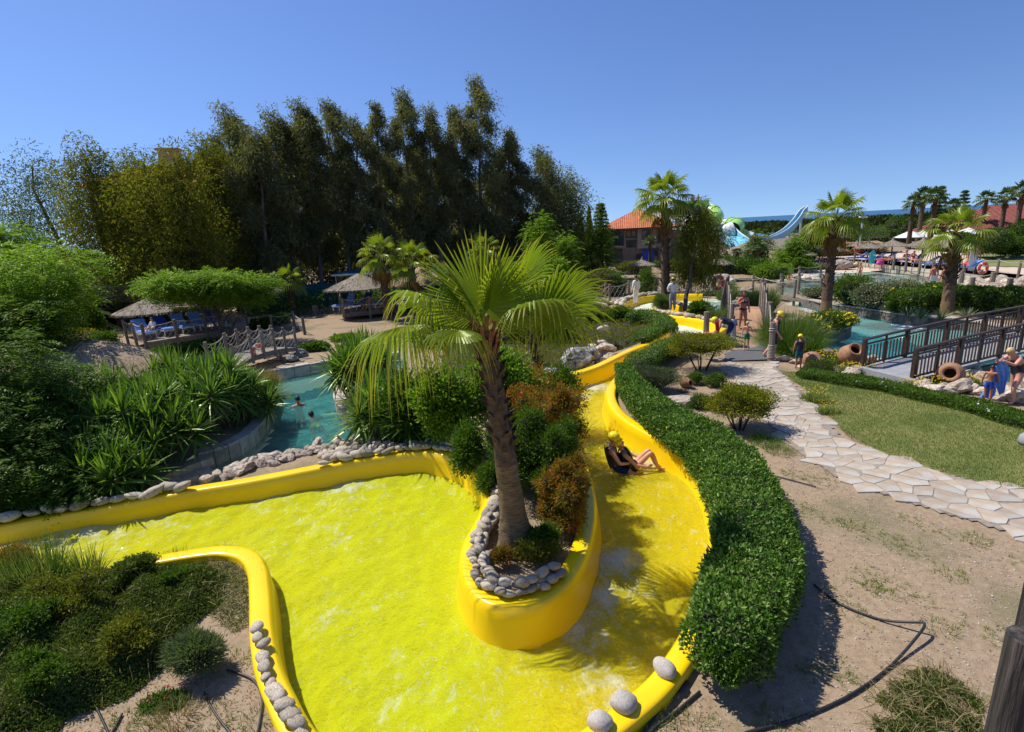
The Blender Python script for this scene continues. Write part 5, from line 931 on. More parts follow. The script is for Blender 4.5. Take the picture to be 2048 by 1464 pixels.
# hedges and shrubs beyond the blue pool
strip_hedge('hedge', 'tall clipped bright green hedge beyond the blue pool, near the yellow-crowned palm', gz([(1795, 628), (1850, 617), (1900, 616), (1960, 622), (2060, 632), (2250, 655)]), 1.8, 1.15, 26000, M['l_mid'], 0.11, 0.06, flower=(M['f_yel'], 12, 0.09))
garden(1768, 617, (2.1, 1.2, 0.85), 9000, 'l_silver', 'broad silvery variegated shrub between two green hedges', 0.10, 0.05, 4); garden(1702, 612, (1.5, 1.1, 0.95), 7500, 'l_mid', 'glossy green shrub beside the windswept palm', 0.10, 0.055, 4); garden(1635, 598, (1.2, 0.8, 0.5), 4000, 'l_silver', 'low silver-leaved shrub left of the windswept palm', 0.09, 0.045, 3)
for (x, y, n, lab) in [(1840, 640, 60, 'spiky silver agave-like plant in front of the clipped hedge'), (1815, 634, 40, 'smaller silver spiky plant at the hedge end'), (1935, 640, 60, 'spiky pale plant right of the yellow-crowned palm'), (1880, 640, 40, 'pale spiky tuft at the foot of the yellow-crowned palm')]:
    t = thing('spiky_plant', lab, 'plant', gp(x, y)); mb = MB(); blades(mb, np.zeros((n, 3)), rdir(n) * 0.8 + V3(0, 0, 1), 0.75, 0.05, 3, 0.15); mb.build('blades', M['l_silver'], t)
# mid distance on the far shore
for i, (x, y, r, n, mm, lab) in enumerate([(1700, 512, (4.5, 2.5, 1.0), 6000, 'l_redtip', 'clipped russet hedge behind the beach parasols'), (1692, 480, (6, 4, 1.8), 6000, 'l_grey', 'grey-leaved tamarisk thicket behind the parasols'), (1760, 478, (6, 4, 1.6), 6000, 'l_mid', 'green thicket beyond the straw hut'), (1800, 480, (2.4, 2.2, 2.6), 6000, 'l_dark', 'dark broad-leaved tree beyond the beach parasols'), (1655, 478, (5, 4, 1.6), 5000, 'l_grey', 'pale grey shrub beside the lamp post'), (1740, 462, (9, 5, 2.2), 6000, 'l_mid', 'dense green scrub on the rise before the sea'), (1640, 462, (8, 5, 1.8), 6000, 'l_grey', 'silvery scrub in front of the sea'), (1850, 470, (5, 4, 2.2), 6000, 'l_mid', 'leafy scrub below the distant palm cluster'), (1900, 500, (2.2, 2, 1.4), 5000, 'l_mid', 'round shrub behind the beach parasols on the lawn side'), (1560, 538, (4.5, 0.8, 0.35), 4000, 'l_hedge', 'low clipped strip hedge bordering the beach'), (2010, 470, (4.0, 3, 1.6), 6000, 'l_mid', 'large rounded bush below the maroon roof'), (2045, 490, (2.2, 2.2, 2.0), 6000, 'l_dark', 'dark glossy tree at the lawn edge below the maroon roof')]):
    bush('bush', lab, 'bush', gp(x, y + 6), r, n, M[mm], 0.24, 0.13, clumps=1 if r[2] < 0.5 else 5, zmin=-0.6)
for (x, y, s, lab) in [(1950, 528, 1.0, 'small round-headed tree on the far lawn, next to the yellow-crowned palm'), (1978, 532, 1.25, 'largest round-headed tree on the far lawn'), (2005, 525, 0.8, 'slender round-headed tree between two others on the far lawn'), (2030, 528, 0.9, 'round-headed tree nearest the far lawn edge'), (1935, 520, 0.8, 'little clipped tree at the terrace end of the far lawn')]:
    bush('round_tree', lab, 'tree', gp(x, y), (1.15 * s, 1.1 * s, 0.85 * s), 4500, M['l_mid'], 0.13, 0.07, stems=4, lift=1.7 * s, zmin=-1)
bl = MB(); lp = gz([(1935, 545), (1935, 522), (2048, 518), (2300, 540), (2300, 575), (2048, 550)]); cell_sheet(bl, 30, 90, 28, 72, 0.5, lambda x, y: inside(x, y, lp), lambda x, y: np.full(np.shape(x), 0.56)); bl.build('far_lawn', M['lawnbase'], kind='structure')
# ---- left: yuccas and the dark feathery mass
yucca('multi-headed yucca nearest the life ring at the end of the rope bridge', gp(492, 835), heads(17, .95, 1.0, .35, 1.35), 0.68)
yucca('old yucca with a thick bare trunk behind the curved pool wall', gp(418, 862), heads(21, 1.25, 1.5, 1.1, 2.1), 0.72)
yucca('large sprawling yucca above the sandstone steps', gp(292, 925), heads(23, 1.35, 1.2, .55, 2.0), 0.78)
yucca('dark yucca cluster by the steps beside the slide rim', gp(232, 985), heads(13, .75, .55, .3, 1.1), 0.72)
yucca('yucca cluster deep in the shade behind the slide rim', gp(150, 965), heads(13, 1.3, .8, .5, 1.5), 0.75)
yucca('yucca head rising in front of the thatched hut roof', gp(235, 870), heads(18, 1.5, 1.2, 1.0, 2.0), 0.74)
yucca('tall yucca filling the gap between hut roof and curved wall', gp(345, 835), heads(17, 1.2, 1.2, .8, 1.9), 0.72)
yucca('yucca fanning out over the pool beside the drooping palm fronds', gp(730, 800), heads(15, .9, 1.1, .9, 2.0, 1.12), 0.85, W=0.06)
yucca('dark leaning yucca in the undergrowth behind the big palm trunk', gp(800, 880), heads(13, 1.0, .7, .5, 1.5, 1.1), 0.85)
def mass(label, x, y, Y, r, n, mm, L=0.34, W=0.035, cl=9, nm='feathery_tree'):
    p = AT(x, y, Y); t = thing(nm, label, 'tree', (p[0], Y, 0)); mb = MB(); tb = MB(); tb.tube([[0, 0, -.1], [0.05, 0, p[2] * 0.5], [0, 0, p[2]]], [0.10, 0.08, 0.02], 7)
    for i in range(cl):
        c = V3((rng.random() - .5) * r[0] * 1.3, (rng.random() - .5) * r[1] * 1.3, p[2] + (rng.random() - .5) * r[2] * 1.4); P, D = ell(n // cl, c, np.array(r) * 0.5, 0.35, 0.35, i); D2 = D.copy(); D2[:, 2] *= .4; sprays(mb, P, D2 + rdir(len(P)) * .4, L, 6, L * 0.30, W, droop=0.5); tb.tube([[0, 0, p[2] * 0.3], c], [0.04, 0.01], 4)
    tb.build('trunk', M['trunk'], t); mb.build('crown', M[mm], t)
mass('bright feathery tree top at the picture edge above the thatched hut', 40, 575, 17, (2.1, 1.5, 1.2), 1700, 'l_bright', 0.5, 0.05, 12)
mass('mid green feathery tree between the bright one and the hut roof', 10, 650, 15, (1.9, 1.3, 1.1), 1900, 'l_mid', 0.45, 0.045, 12)
mass('dark soft-needled tree covering the lower picture edge', 0, 800, 11.5, (1.6, 1.2, 1.5), 3200, 'l_dark', 0.36, 0.035, 14)
mass('dark drooping tree in front of the shaded yuccas', 75, 890, 10.8, (1.5, 1.0, 1.1), 2600, 'l_dark', 0.32, 0.03, 12)
mass('shadowy feathery bush just over the slide rim stones', 60, 960, 10.3, (1.6, 0.7, 0.7), 1800, 'l_dark', 0.28, 0.03, 10)
mass('feathery tree leaning over the hut roof', 105, 800, 12.5, (1.3, 1.0, 0.8), 1300, 'l_mid', 0.36, 0.035, 9)
mass('tall feathery tree below the pepper tree at the picture edge', 15, 500, 22, (2.4, 1.6, 1.2), 1500, 'l_bright', 0.55, 0.05, 9)
garden(165, 700, (1.5, 1.0, 0.7), 5000, 'l_casu', 'orange and yellow tinged bush behind the thatched hut', 0.09, 0.04, 4); garden(110, 690, (1.2, 1.0, 0.9), 4500, 'l_mid', 'round mid green bush beside the dark date palm', 0.10, 0.06, 3); garden(215, 712, (0.9, 0.8, 0.7), 4000, 'l_mid', 'leafy green bush at the corner of the lounger deck', 0.10, 0.06, 3)
strip_hedge('hedge', 'shaded low hedge beneath the lounger deck', gz([(300, 722), (360, 712), (430, 700), (470, 694)]), 1.1, 0.5, 7000, M['l_dark'], 0.09, 0.05); strip_hedge('hedge', 'small sunlit clipped hedge beyond the acacia', gz([(505, 660), (545, 652), (572, 644)]), 0.9, 0.6, 4500, M['l_mid'], 0.09, 0.05)
garden(545, 700, (.4, .3, .3), 800, 'l_mid', 'small plant beneath the rope bridge end', 0.08, 0.05, 1); garden(640, 700, (0.9, 0.5, 0.25), 2200, 'l_mid', 'low leafy plants along the far pool edge', 0.14, 0.07, 2); garden(690, 690, (0.9, 0.5, 0.3), 2200, 'l_bright', 'sunlit low plants behind the far pool edge', 0.12, 0.05, 2)
grass_clump('grass_clump', 'straw-tinged grass mound spilling over the curved pool wall', gp(525, 770), 2600, 0.7, 0.010, 1.3, M['l_dryg'], base=0.45, bend=0.8)
def cover(label, pts, n, mm, L, W, h, twigs=0, rag=0.0):
    t = thing('ground_cover', label, 'ground cover', (0, 0, 0)); X, Y = scatter(np.asarray(pts), n * 3); X, Y = X[:n], Y[:n]
    if rag: k = np.sin(X * 7 + 1) * np.sin(Y * 8) + .6 * np.sin(X * 15 + Y * 11) + .5 * rng.normal(size=len(X)) > rag - .6; X, Y = X[k], Y[k]
    d = dist_to(X, Y, np.vstack([pts, pts[:1]])); hh = h * np.clip(d / 0.35, 0.12, 1) * (0.75 + 0.3 * np.sin(X * 3.3 + 1) * np.sin(Y * 3.9) + 0.2 * np.sin(X * 8 + Y * 5))
    Z = hh * (1 - 0.35 * rng.random(len(X)) ** 2) + groundz(X, Y); mb = MB(); leaves(mb, np.stack([X, Y, Z], 1), rdir(len(X)) * 0.8 + V3(0, 0, .35), L * (0.6 + 0.8 * rng.random(len(X))), W); mb.build('foliage', M[mm], t)
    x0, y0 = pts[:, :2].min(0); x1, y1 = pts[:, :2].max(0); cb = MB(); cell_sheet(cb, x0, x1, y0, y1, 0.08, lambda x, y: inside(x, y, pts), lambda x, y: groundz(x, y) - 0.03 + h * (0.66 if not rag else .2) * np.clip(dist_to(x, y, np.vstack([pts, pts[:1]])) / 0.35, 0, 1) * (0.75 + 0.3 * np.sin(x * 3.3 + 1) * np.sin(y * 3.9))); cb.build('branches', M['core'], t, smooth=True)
    if twigs:
        tb = MB(); i = rng.integers(0, len(X), twigs); P = np.stack([X[i], Y[i], Z[i] - 0.02], 1); blades(tb, P, rdir(twigs) * 1.2 + V3(0, 0, .5), 0.25 + 0.25 * rng.random(twigs), 0.006, 3, 0.5); tb.build('twigs', M['l_dryg'], t)
# ---- island: red-tipped shrub mass with poppies and reeds
def isl(x, y, r, n, mm, lab, L=0.07, W=0.02, fl=None, lift=None, clumps=3, cf=None): return bush('shrub', lab, 'shrub', gp(x, y, 0.08), r, n, M[mm], L, W, flower=fl, clumps=clumps, zmin=-0.95, lift=lift, lumpy=0.38, shell=-0.27, out=.8, core=.5, cf=cf)
isl(1135, 1050, (0.46, 0.5, 0.62), 22000, 'l_redtip', 'dense red-tipped shrub with scarlet flowers right behind the island palm', fl=(M['f_red'], 12, 0.06), lift=0.6, clumps=34, cf=.26)
isl(1085, 1000, (0.74, 0.62, 0.9), 40000, 'l_mid', 'green fine-leaved shrub with pink blossoms touching the palm trunk', L=.06, W=.018, fl=(M['f_pink'], 8, 0.06), lift=0.9, clumps=40, cf=.24)
isl(1080, 965, (0.85, 0.7, 0.95), 42000, 'l_redtip', 'large loose red-tipped shrub filling the island to the running lane', fl=(M['f_red'], 8, 0.06), lift=1.1, clumps=44, cf=.22)
isl(1108, 905, (0.72, 0.8, 0.75), 26000, 'l_redtip', 'red-tipped shrub beside the running lane of the slide', lift=.8, clumps=30, cf=.26)
isl(1088, 1085, (0.3, 0.26, 0.22), 6000, 'l_mid', 'low green shrub filling the gap right of the palm foot', lift=0.2, clumps=6, cf=.4)
isl(985, 985, (0.26, 0.35, 0.3), 5000, 'l_dark', 'small dark shrub in the shade behind the palm trunk', lift=0.3, clumps=3)
isl(895, 905, (0.6, 0.5, 0.9), 12000, 'l_bright', 'vine-leaved bright green shrub left of the palm trunk', 0.09, 0.07, (M['f_red'], 7, 0.05), lift=1.1, clumps=5); isl(1000, 880, (0.75, 0.7, 1.0), 13000, 'l_bright', 'vine-leaved bush behind the palm trunk', 0.09, 0.07, lift=1.3, clumps=5)
isl(840, 888, (0.8, 0.5, 0.95), 12000, 'l_dark', 'dark shrub above the far rim stones', 0.12, 0.04, lift=0.95, clumps=5); isl(940, 945, (0.36, 0.45, 0.6), 8000, 'l_dark', 'shaded undergrowth shrub behind the island stones', 0.08, 0.03, lift=0.55); isl(1050, 850, (0.9, 0.7, 0.8), 13000, 'l_redtip', 'rust-coloured shrub top showing beyond the palm trunk', lift=.95, clumps=5); isl(1010, 960, (0.4, 0.5, 0.75), 9000, 'l_dark', 'dark green shrub just behind the big palm trunk', 0.07, 0.025, lift=0.7)
isl(1120, 840, (0.5, 0.6, 0.75), 8000, 'l_mid', 'green leafy shrub at the upstream end of the island', 0.08, 0.04, lift=0.8)
isl(1078, 1112, (0.30, 0.16, 0.13), 2600, 'l_casu', 'small orange-tipped plant at the foot of the big palm', 0.06, 0.02, lift=0.12, clumps=1); isl(1005, 1122, (0.16, 0.12, 0.10), 1500, 'l_redtip', 'tiny red-tipped plant inside the island stones', 0.05, 0.018, lift=0.1, clumps=1)
for (x, y, n, L, lab) in [(1140, 1000, 110, 1.0, 'long green reeds hanging over the lane from the island shrub'), (1150, 880, 110, 1.1, 'upright reeds at the island edge near the running lane'), (1050, 905, 90, 1.1, 'pale arching reeds growing through the red-tipped shrub'), (735, 875, 300, 0.95, 'dark green reed tuft behind the far rim stones')]:
    grass_clump('reed_clump', lab, gp(x, y, 0.08), n, L, 0.012, 0.8, M['l_grass'], base=0.16, bend=0.9)
ig = MB(); ip = sA[(sA[:, 0] > -3.2) & (sA[:, 0] < 2.4) & (sA[:, 1] < 16)]
cover('tangled low planting on the mound behind the big palm', gz([(880, 720), (890, 650), (1000, 632), (1240, 622), (1322, 650), (1318, 672), (1255, 696), (1195, 715), (1110, 748), (1040, 770), (930, 790)], .2), 34000, 'l_casu', 0.11, 0.03, 0.42, 500)
# ---- foreground left: mounding ground cover, reeds, lavender bush, geranium
cover('wide dark mound of small-leaved ground cover inside the inner bend of the slide', gz([(-300, 1500), (-250, 1240), (-60, 1215), (60, 1190), (200, 1158), (310, 1135), (410, 1128), (450, 1150), (440, 1210), (380, 1260), (335, 1330), (250, 1400), (130, 1440), (90, 1520)]), 100000, 'l_olive', 0.042, 0.022, 0.38, 500)
cover('thin greenish ground cover between the dark mound and the slide rim', gz([(395, 1125), (470, 1122), (500, 1160), (500, 1250), (470, 1270), (430, 1240), (395, 1215)]), 6000, 'l_olive', 0.035, 0.012, 0.07, 260)
for (x, y, r, n, mm, lab) in [(60, 1300, (.5, .4, .3), 9000, 'l_mid', 'green leafy hump in the ground cover at the picture edge'), (150, 1240, (.5, .35, .3), 8000, 'l_casu', 'olive tinted hump in the ground cover below the reeds'), (260, 1190, (.45, .3, .24), 7000, 'l_olive', 'small twiggy hump near the inner rim'), (110, 1400, (.4, .3, .25), 6000, 'l_mid', 'fresh green shrublet at the lower picture edge'), (260, 1320, (.35, .3, .24), 6000, 'l_casu', 'yellowish shrublet beside the lavender-like bush'), (345, 1190, (.4, .22, .16), 5000, 'l_mid', 'low creeping plant close to the rim corner')]:
    bush('shrub', lab, 'shrub', gp(x, y) + V3(0, 0, .12), r, n, M[mm], 0.045, 0.02, clumps=14, cf=.36, shell=-.3, core=.4, lumpy=.3)
bush('lavender_bush', 'small dense blue-green lavender-like bush on the bare soil inside the bend', 'bush', gp(408, 1342), (0.34, 0.31, 0.30), 12000, M['l_pepper'], 0.07, 0.013, out=0.9, zmin=-0.4, clumps=4, core=0.6, lumpy=0.2, shell=-.16)
flowers('geranium', 'low leafy geranium with a few salmon flowers', 330, 1405, (0.30, 0.16), 700, 5, 'l_mid', fs=0.03, h=0.10, fm='f_pink')
for (x, y, n, L, lab, mm) in [(95, 1175, 620, 1.0, 'tall reed grass arching over the slide at the picture edge', 'l_grass'), (170, 1165, 380, 0.7, 'lower reed grass beside the ground cover mound', 'l_grass'), (15, 1190, 420, 0.95, 'reed grass cut by the picture edge', 'l_grass'), (60, 1180, 120, 0.8, 'dry straw blades among the reeds', 'l_dryg')]:
    grass_clump('reed_clump', lab, gp(x, y), n, L, 0.011, 0.75, M[mm], base=0.22, bend=0.9)
garden(40, 1150, (0.55, 0.3, 0.28), 6000, 'l_redtip', 'yellow and red leaved shrub behind the reeds', 0.035, 0.018, 2, z=0.1)
for (x, y, n, L, lab) in [(345, 1122, 130, 0.22, 'wispy weeds over the inner slide rim'), (440, 1110, 120, 0.18, 'thin dry seed heads at the rim corner'), (500, 1150, 110, 0.2, 'sparse weeds leaning across the rim corner'), (350, 1440, 260, 0.2, 'dry tan grass tuft below the geranium'), (1300, 1440, 120, 0.12, 'small green weed tufts beside the white boulders'), (1395, 1455, 120, 0.12, 'green weeds near the double hose')]:
    grass_clump('weed_tuft', lab, gp(x, y), n, L, 0.005, 1.0, M['l_dryg'] if 'dry' in lab else M['l_lawn'], base=0.25, cat='weeds')
cover('sprawling half-bare twiggy shrub on the gravel near the wooden post', gz([(1745, 1464), (1752, 1400), (1800, 1350), (1860, 1340), (1925, 1368), (1965, 1410), (1960, 1480), (1850, 1530)]), 15000, 'l_olive', 0.036, 0.014, 0.20, 900, .35)
for x, y, w_ in [(470, 1330, 'beside the lavender-like bush, toward the rim'), (300, 1440, 'between the irrigation pipes and the geranium'), (430, 1440, 'by the loose pipe end'), (520, 1440, 'inside the loop of the rim hose'), (250, 1450, 'next to the crossing irrigation pipe'), (1330, 1410, 'between the double hose and the white boulders'), (1560, 1440, 'just above the long hose near the lower picture edge'), (1700, 1050, 'half way between short hose and paved path'), (1760, 1180, 'above the long hose, near its far end'), (1900, 1150, 'near the path side of the bare ground'), (1950, 1080, 'closest to the crazy paving'), (1880, 1260, 'beyond the sharp bend of the long hose')]:
    grass_clump('weed_tuft', 'sparse low weed tuft ' + w_, gp(x, y), 110, 0.10, 0.006, 1.2, M['l_lawn'], group='weed tufts on bare soil', base=0.22, cat='weeds')
# dry leaf litter on the bare soil
LIT = gz([(60, 1464), (300, 1340), (420, 1330), (500, 1300), (520, 1420), (600, 1500), (300, 1560)]); X, Y = scatter(LIT, 2600); g_ = MB(); leaves(g_, np.stack([X, Y, groundz(X, Y) + 0.008], 1), rdir(len(X)) * V3(1, 1, .25), 0.03, 0.014); g_.build('leaf_litter', M['l_dryg'], kind='stuff')
L2 = gz([(1290, 1380), (1400, 1370), (1440, 1420), (1420, 1500), (1250, 1500)]); X, Y = scatter(L2, 500); g_ = MB(); leaves(g_, np.stack([X, Y, groundz(X, Y) + 0.008], 1), rdir(len(X)) * V3(1, 1, .25), 0.03, 0.014); g_.build('leaf_litter', M['l_dryg'], kind='stuff')
# ================================================================== STONES AND ROCKS
def sub(path, a, b):      # portion of a dense path between the points nearest to a and b
    i = int(np.argmin(np.hypot(path[:, 0] - a[0], path[:, 1] - a[1]))); j = int(np.argmin(np.hypot(path[:, 0] - b[0], path[:, 1] - b[1]))); 
    return path[i:j + 1] if i <= j else path[j:i + 1]
def onrim(path, off, side=1):
    N_ = side_normals(path) * side; q = path + N_ * off; q[:, 2] = rimz(q[:, 1]) + 0.05; return q
e = thing('stone_edging', 'row of smooth grey river stones set on the slide rim at the shady picture side', 'stone edging', (0, 0, 0)); lay_stones(e, onrim(sub(sA, GR([(-60, 1068)])[0], GR([(362, 987)])[0]), 0.17), 0.15, 0.29, zoff=0.06, along=1.2)
e = thing('stone_edging', 'double row of weathered river stones on the rim beside the lazy river', 'stone edging', (0, 0, 0)); lay_stones(e, onrim(sub(sA, GR([(648, 937)])[0], GR([(880, 910)])[0]), 0.16), 0.125, 0.235, zoff=0.05, rows=3, rowgap=0.20, along=1.25)
e = thing('stone_edging', 'stacked double row of river stones curving round the island of the big palm', 'stone edging', (0, 0, 0)); lay_stones(e, onrim(sub(sA, GR([(885, 911)])[0], GR([(1140, 1165)])[0]), 0.20), 0.098, 0.175, zoff=0.05, rows=2, rowgap=0.16, along=1.15); 
q = onrim(sub(sA, GR([(885, 911)])[0], GR([(1135, 1170)])[0]), 0.30); lay_stones(e, q, 0.088, 0.20, zoff=0.15, along=1.2)
e = thing('stone_edging', 'single row of ten rounded stones on the inner rim near the lavender-like bush', 'stone edging', (0, 0, 0)); lay_stones(e, onrim(sub(sC, GR([(545, 1262)])[0], GR([(640, 1470)])[0])[::-1], 0.17), 0.10, 0.178, zoff=0.06, along=1.15)
e = thing('stone_edging', 'rounded stones edging the planter with the tall palm above the slide bend', 'stone edging', (0, 0, 0)); lay_stones(e, onrim(sP[2:-2], 0.16), 0.15, 0.30, zoff=0.05, along=1.1)
e = thing('stone_edging', 'stones lining the far outer rim at the top of the yellow slide', 'stone edging', (0, 0, 0)); lay_stones(e, onrim(sub(sA, GR([(1250, 612)])[0], GR([(1335, 590)])[0]), 0.25), 0.17, 0.36, zoff=0.05, rows=2, rowgap=0.25)
e = thing('stone_edging', 'pale stones heaped behind the end wall of the slide and launch pool', 'stone edging', (0, 0, 0)); lay_stones(e, gz([(1400, 588, .5), (1430, 584, .5), (1465, 584, .5), (1500, 588, .5)]), 0.2, 0.35, zoff=0.1, rows=2, rowgap=0.3)
for (x, y, r, lab) in [(1328, 1345, .125, 'white rounded boulder at the tip of the big hedge'), (1247, 1414, .13, 'middle one of three white boulders on the slide rim'), (1200, 1452, .125, 'white boulder cut by the lower picture edge')]:
    p = gp(x, y + 16); p[2] = 0.17; inst('boulder', stone_mesh(int(x), 3, 0.07, 0.9, False, 'boulder'), None, p, (0, 0, x), r, label=lab, category='boulder', group='white boulders by the slide')
def rockpile(label, items, meshes=ROCK, nm='rock_pile', base=None):
    t = thing(nm, label, 'rocks', base if base is not None else gp(items[0][0], items[0][1])); o = np.array(t.location)
    for (x, y, r, *z) in items:
        p = gp(x, y, z[0] if z else None); inst('rock', meshes[rng.integers(len(meshes))], t, p - o + V3(0, 0, r * 0.35), (rng.normal() * .3, rng.normal() * .3, rng.random() * 6.28), (r * 1.15, r, r * 0.85))
    return t
its = []
for k in range(46):
    f = k / 45; x = 425 + 330 * f + rng.normal() * 9; y = float(np.interp(x, [425, 500, 560, 620, 700, 755], [962, 938, 922, 910, 898, 888])) + rng.normal() * 4; its.append((x, y, 0.09 + 0.12 * rng.random()))
    if k % 2 == 0: its.append((x + 12, y - 10, 0.10 + 0.09 * rng.random()))
rockpile('long bank of pale limestone rocks between the slide and the lazy river', its)
rockpile('heap of pinkish limestone rocks beside the upper slide wall', [(1178, 738, .26, .1), (1200, 728, .26, .15), (1217, 716, .26, .25), (1192, 712, .30, .3), (1210, 700, .28, .5), (1185, 700, .25, .3), (1222, 700, .22, .4), (1168, 726, .2, .1), (1205, 690, .22, .6)], base=gp(1195, 725, .1))
p = gp(1207, 706); p[2] = 1.05; inst('boulder', STN[2], None, p, (0, 0, 0.4), (.27, .22, .2), label='flat pale stone crowning the limestone heap by the slide', category='boulder')
inst('boulder', DROCK[0], None, gp(1158, 742) + V3(0, 0, .38), (0, 0, .5), (.85, .6, .62), label='big dark grey boulder with white patches beside the slide', category='boulder'); inst('boulder', DROCK[1], None, gp(1105, 765) + V3(0, 0, .15), (0, 0, 1.5), (.5, .4, .35), label='smaller dark rock left of the big grey boulder', category='boulder')
inst('boulder', ROCK[3], None, gp(1363, 812) + V3(0, 0, .12), (0, 0, .25), (.68, .38, .24), label='flat pinkish limestone rock between the hedge and the round topiary', category='boulder')
rockpile('limestone rocks around the jars in front of the blue pool', [(1562, 700, .24), (1585, 707, .22), (1602, 700, .2), (1568, 722, .2), (1590, 727, .16), (1604, 735, .14), (1655, 708, .25), (1740, 722, .22), (1765, 728, .22), (1760, 752, .0), (1700, 745, .2), (1712, 748, .2), (1690, 752, .16)])
rockpile('line of chunky limestone rocks between the footbridge jar and the crouching boy', [(1848, 778, .24), (1868, 785, .26), (1893, 787, .24), (1918, 783, .36), (1945, 785, .26), (1838, 775, .18), (1962, 790, .25), (1880, 778, .18)])
rockpile('limestone rocks at the waterline behind the big jar', [(1945, 755, .25), (1960, 762, .25), (1975, 770, .22), (1950, 742, .2), (1938, 735, .2)])
rockpile('large limestone rocks behind the woman in the black swimsuit', [(1990, 795, .32), (2030, 800, .42), (2060, 805, .35), (2015, 788, .28), (2042, 775, .28), (2075, 790, .4)])
rockpile('rocks at the far end of the small rope bridge', [(600, 712, .38), (615, 702, .35), (585, 722, .3), (632, 700, .25)], DROCK); rockpile('pale rocks and kerb stones behind the launch pool', [(1245, 605, .3), (1225, 612, .35), (1210, 622, .35), (1200, 610, .3), (1232, 600, .3)])
rockpile('white rocks at the shallow pool edge below the terrace wall', [(1680, 540, .9), (1692, 537, .7), (1705, 535, .5), (1595, 556, .4), (1615, 562, .5), (1632, 562, .4)]); rockpile('row of pale stones along the beach hedge', [(1562, 549, .35), (1580, 549, .35), (1600, 547, .35), (1616, 546, .3), (1628, 545, .3)]); inst('boulder', ROCK[1], None, gp(1772, 622) + V3(0, 0, .15), (0, 0, 2), (.5, .4, .35), label='pale rock under the variegated shrub at the blue pool wall', category='boulder')
rockpile('limestone slope behind the far walkway', [(1428, 560, 1.0), (1440, 568, .9), (1450, 575, .8), (1405, 566, .7), (1415, 575, .6)])
its = []
for k in range(60): its.append((1925 + 130 * rng.random(), 562 + 32 * rng.random(), .22 + .25 * rng.random(), 0.1 + 0.3 * rng.random()))
rockpile('wide heap of pale rubble rocks beside the shallow pool fence', its)
# terrace retaining wall with stones
def stonewall(label, pts, z0, z1, th=0.4, sp=0.7):
    P = smooth_path(gz(pts), sp); N_ = side_normals(P); t = thing('retaining_wall', label, 'wall', P[0]); o = np.array(t.location); mb = MB(); Q = lambda off, z: np.stack([P[:, 0] + N_[:, 0] * off, P[:, 1] + N_[:, 1] * off, np.full(len(P), z)], 1) - o
    mb.grid(np.stack([Q(0.02, z0 - .1), Q(0.02, z1 - 0.03), Q(th, z1 - 0.03), Q(th, z0 - .1)], 1), flip=True); mb.build('wall_core', M['mortar'], t)
    for i in range(len(P) - 1):
        for r in range(2):
            a, b = P[i], P[i + 1]; f0 = .03 + .1 * rng.random(); h = (z1 - z0) / 2; c = a * .5 + b * .5 + N_[i] * 0.03 - o; c[2] = z0 + h * (r + .5) - o[2]
            mb = MB(); mb.box((0, 0, 0), (np.linalg.norm(b - a) * (.86 + .1 * rng.random()), 0.14, h * .88), taper=0.94); mb.build('wall_block', M['sandst'], t).location = Vector([float(q) for q in c]); COL.objects[-1].rotation_euler = (0, 0, math.atan2((b - a)[1], (b - a)[0]))
    return t
stonewall('pale stone retaining wall below the fenced sunbathing terrace', [(1700, 532), (1762, 541), (1830, 548), (1900, 558), (1955, 566)], -0.1, 0.5)
# ================================================================== TIMBER BRIDGES, DECKS, FENCES
def sag(a, b, s, n=8):
    t = np.linspace(0, 1, n + 1)[:, None]; q = a * (1 - t) + b * t; q[:, 2] -= (s * 4 * t * (1 - t))[:, 0]; return q
def netting(t, o, a0, a1, b0, b1, s, step=0.16, w=0.008, m='net'):
    """diagonal cord net between a rope (a0-a1, sagging by s) and a lower edge (b0-b1)"""
    L = np.linalg.norm(a1 - a0); n = max(3, int(L / step)); top = sag(a0, a1, s, n); f = np.linspace(0, 1, n + 1)[:, None]; bot = b0 * (1 - f) + b1 * f; h = max(3, int(np.linalg.norm(a0 - b0) / step)); mb = MB()
    node = lambda i, j: top[i] * (1 - j / h) + bot[i] * (j / h) - o
    for i in range(n):
        for j in range(h):
            if (i + j) % 2 == 0: mb.bar(node(i, j), node(i + 1, j + 1), w, w)
            else: mb.bar(node(i + 1, j), node(i, j + 1), w, w)
    return mb.build('net', M[m], t)
def posts_and_rope(t, o, P, h, r=0.06, s=0.14, net=False, wood='wood', rope_at=0.92, below=0.1, edge=0.08, capm=False, two=False):
    for i, p in enumerate(P):
        mb = MB(); l = V3(rng.normal() * .02, rng.normal() * .02, 0); mb.tube([p - o - V3(0, 0, below), p - o + V3(0, 0, h * .6) + l * .5, p - o + V3(0, 0, h) + l], [r * 1.05, r, r * .9], 9); mb.build('post', M[wood], t, smooth=False)
    for a, b in zip(P[:-1], P[1:]):
        ra, rb_ = a + V3(0, 0, h * rope_at), b + V3(0, 0, h * rope_at); mb = MB(); mb.tube(sag(ra, rb_, s) - o, 0.02, 6); mb.build('rope', M['rope'], t, smooth=True)
        if two: mb = MB(); mb.tube(sag(a + V3(0, 0, h * .5), b + V3(0, 0, h * .5), s * .6) - o, 0.016, 5); mb.build('rope', M['rope'], t, smooth=True)
        if net: netting(t, o, ra, rb_, a + V3(0, 0, edge), b + V3(0, 0, edge), s, net if net is not True else .16)
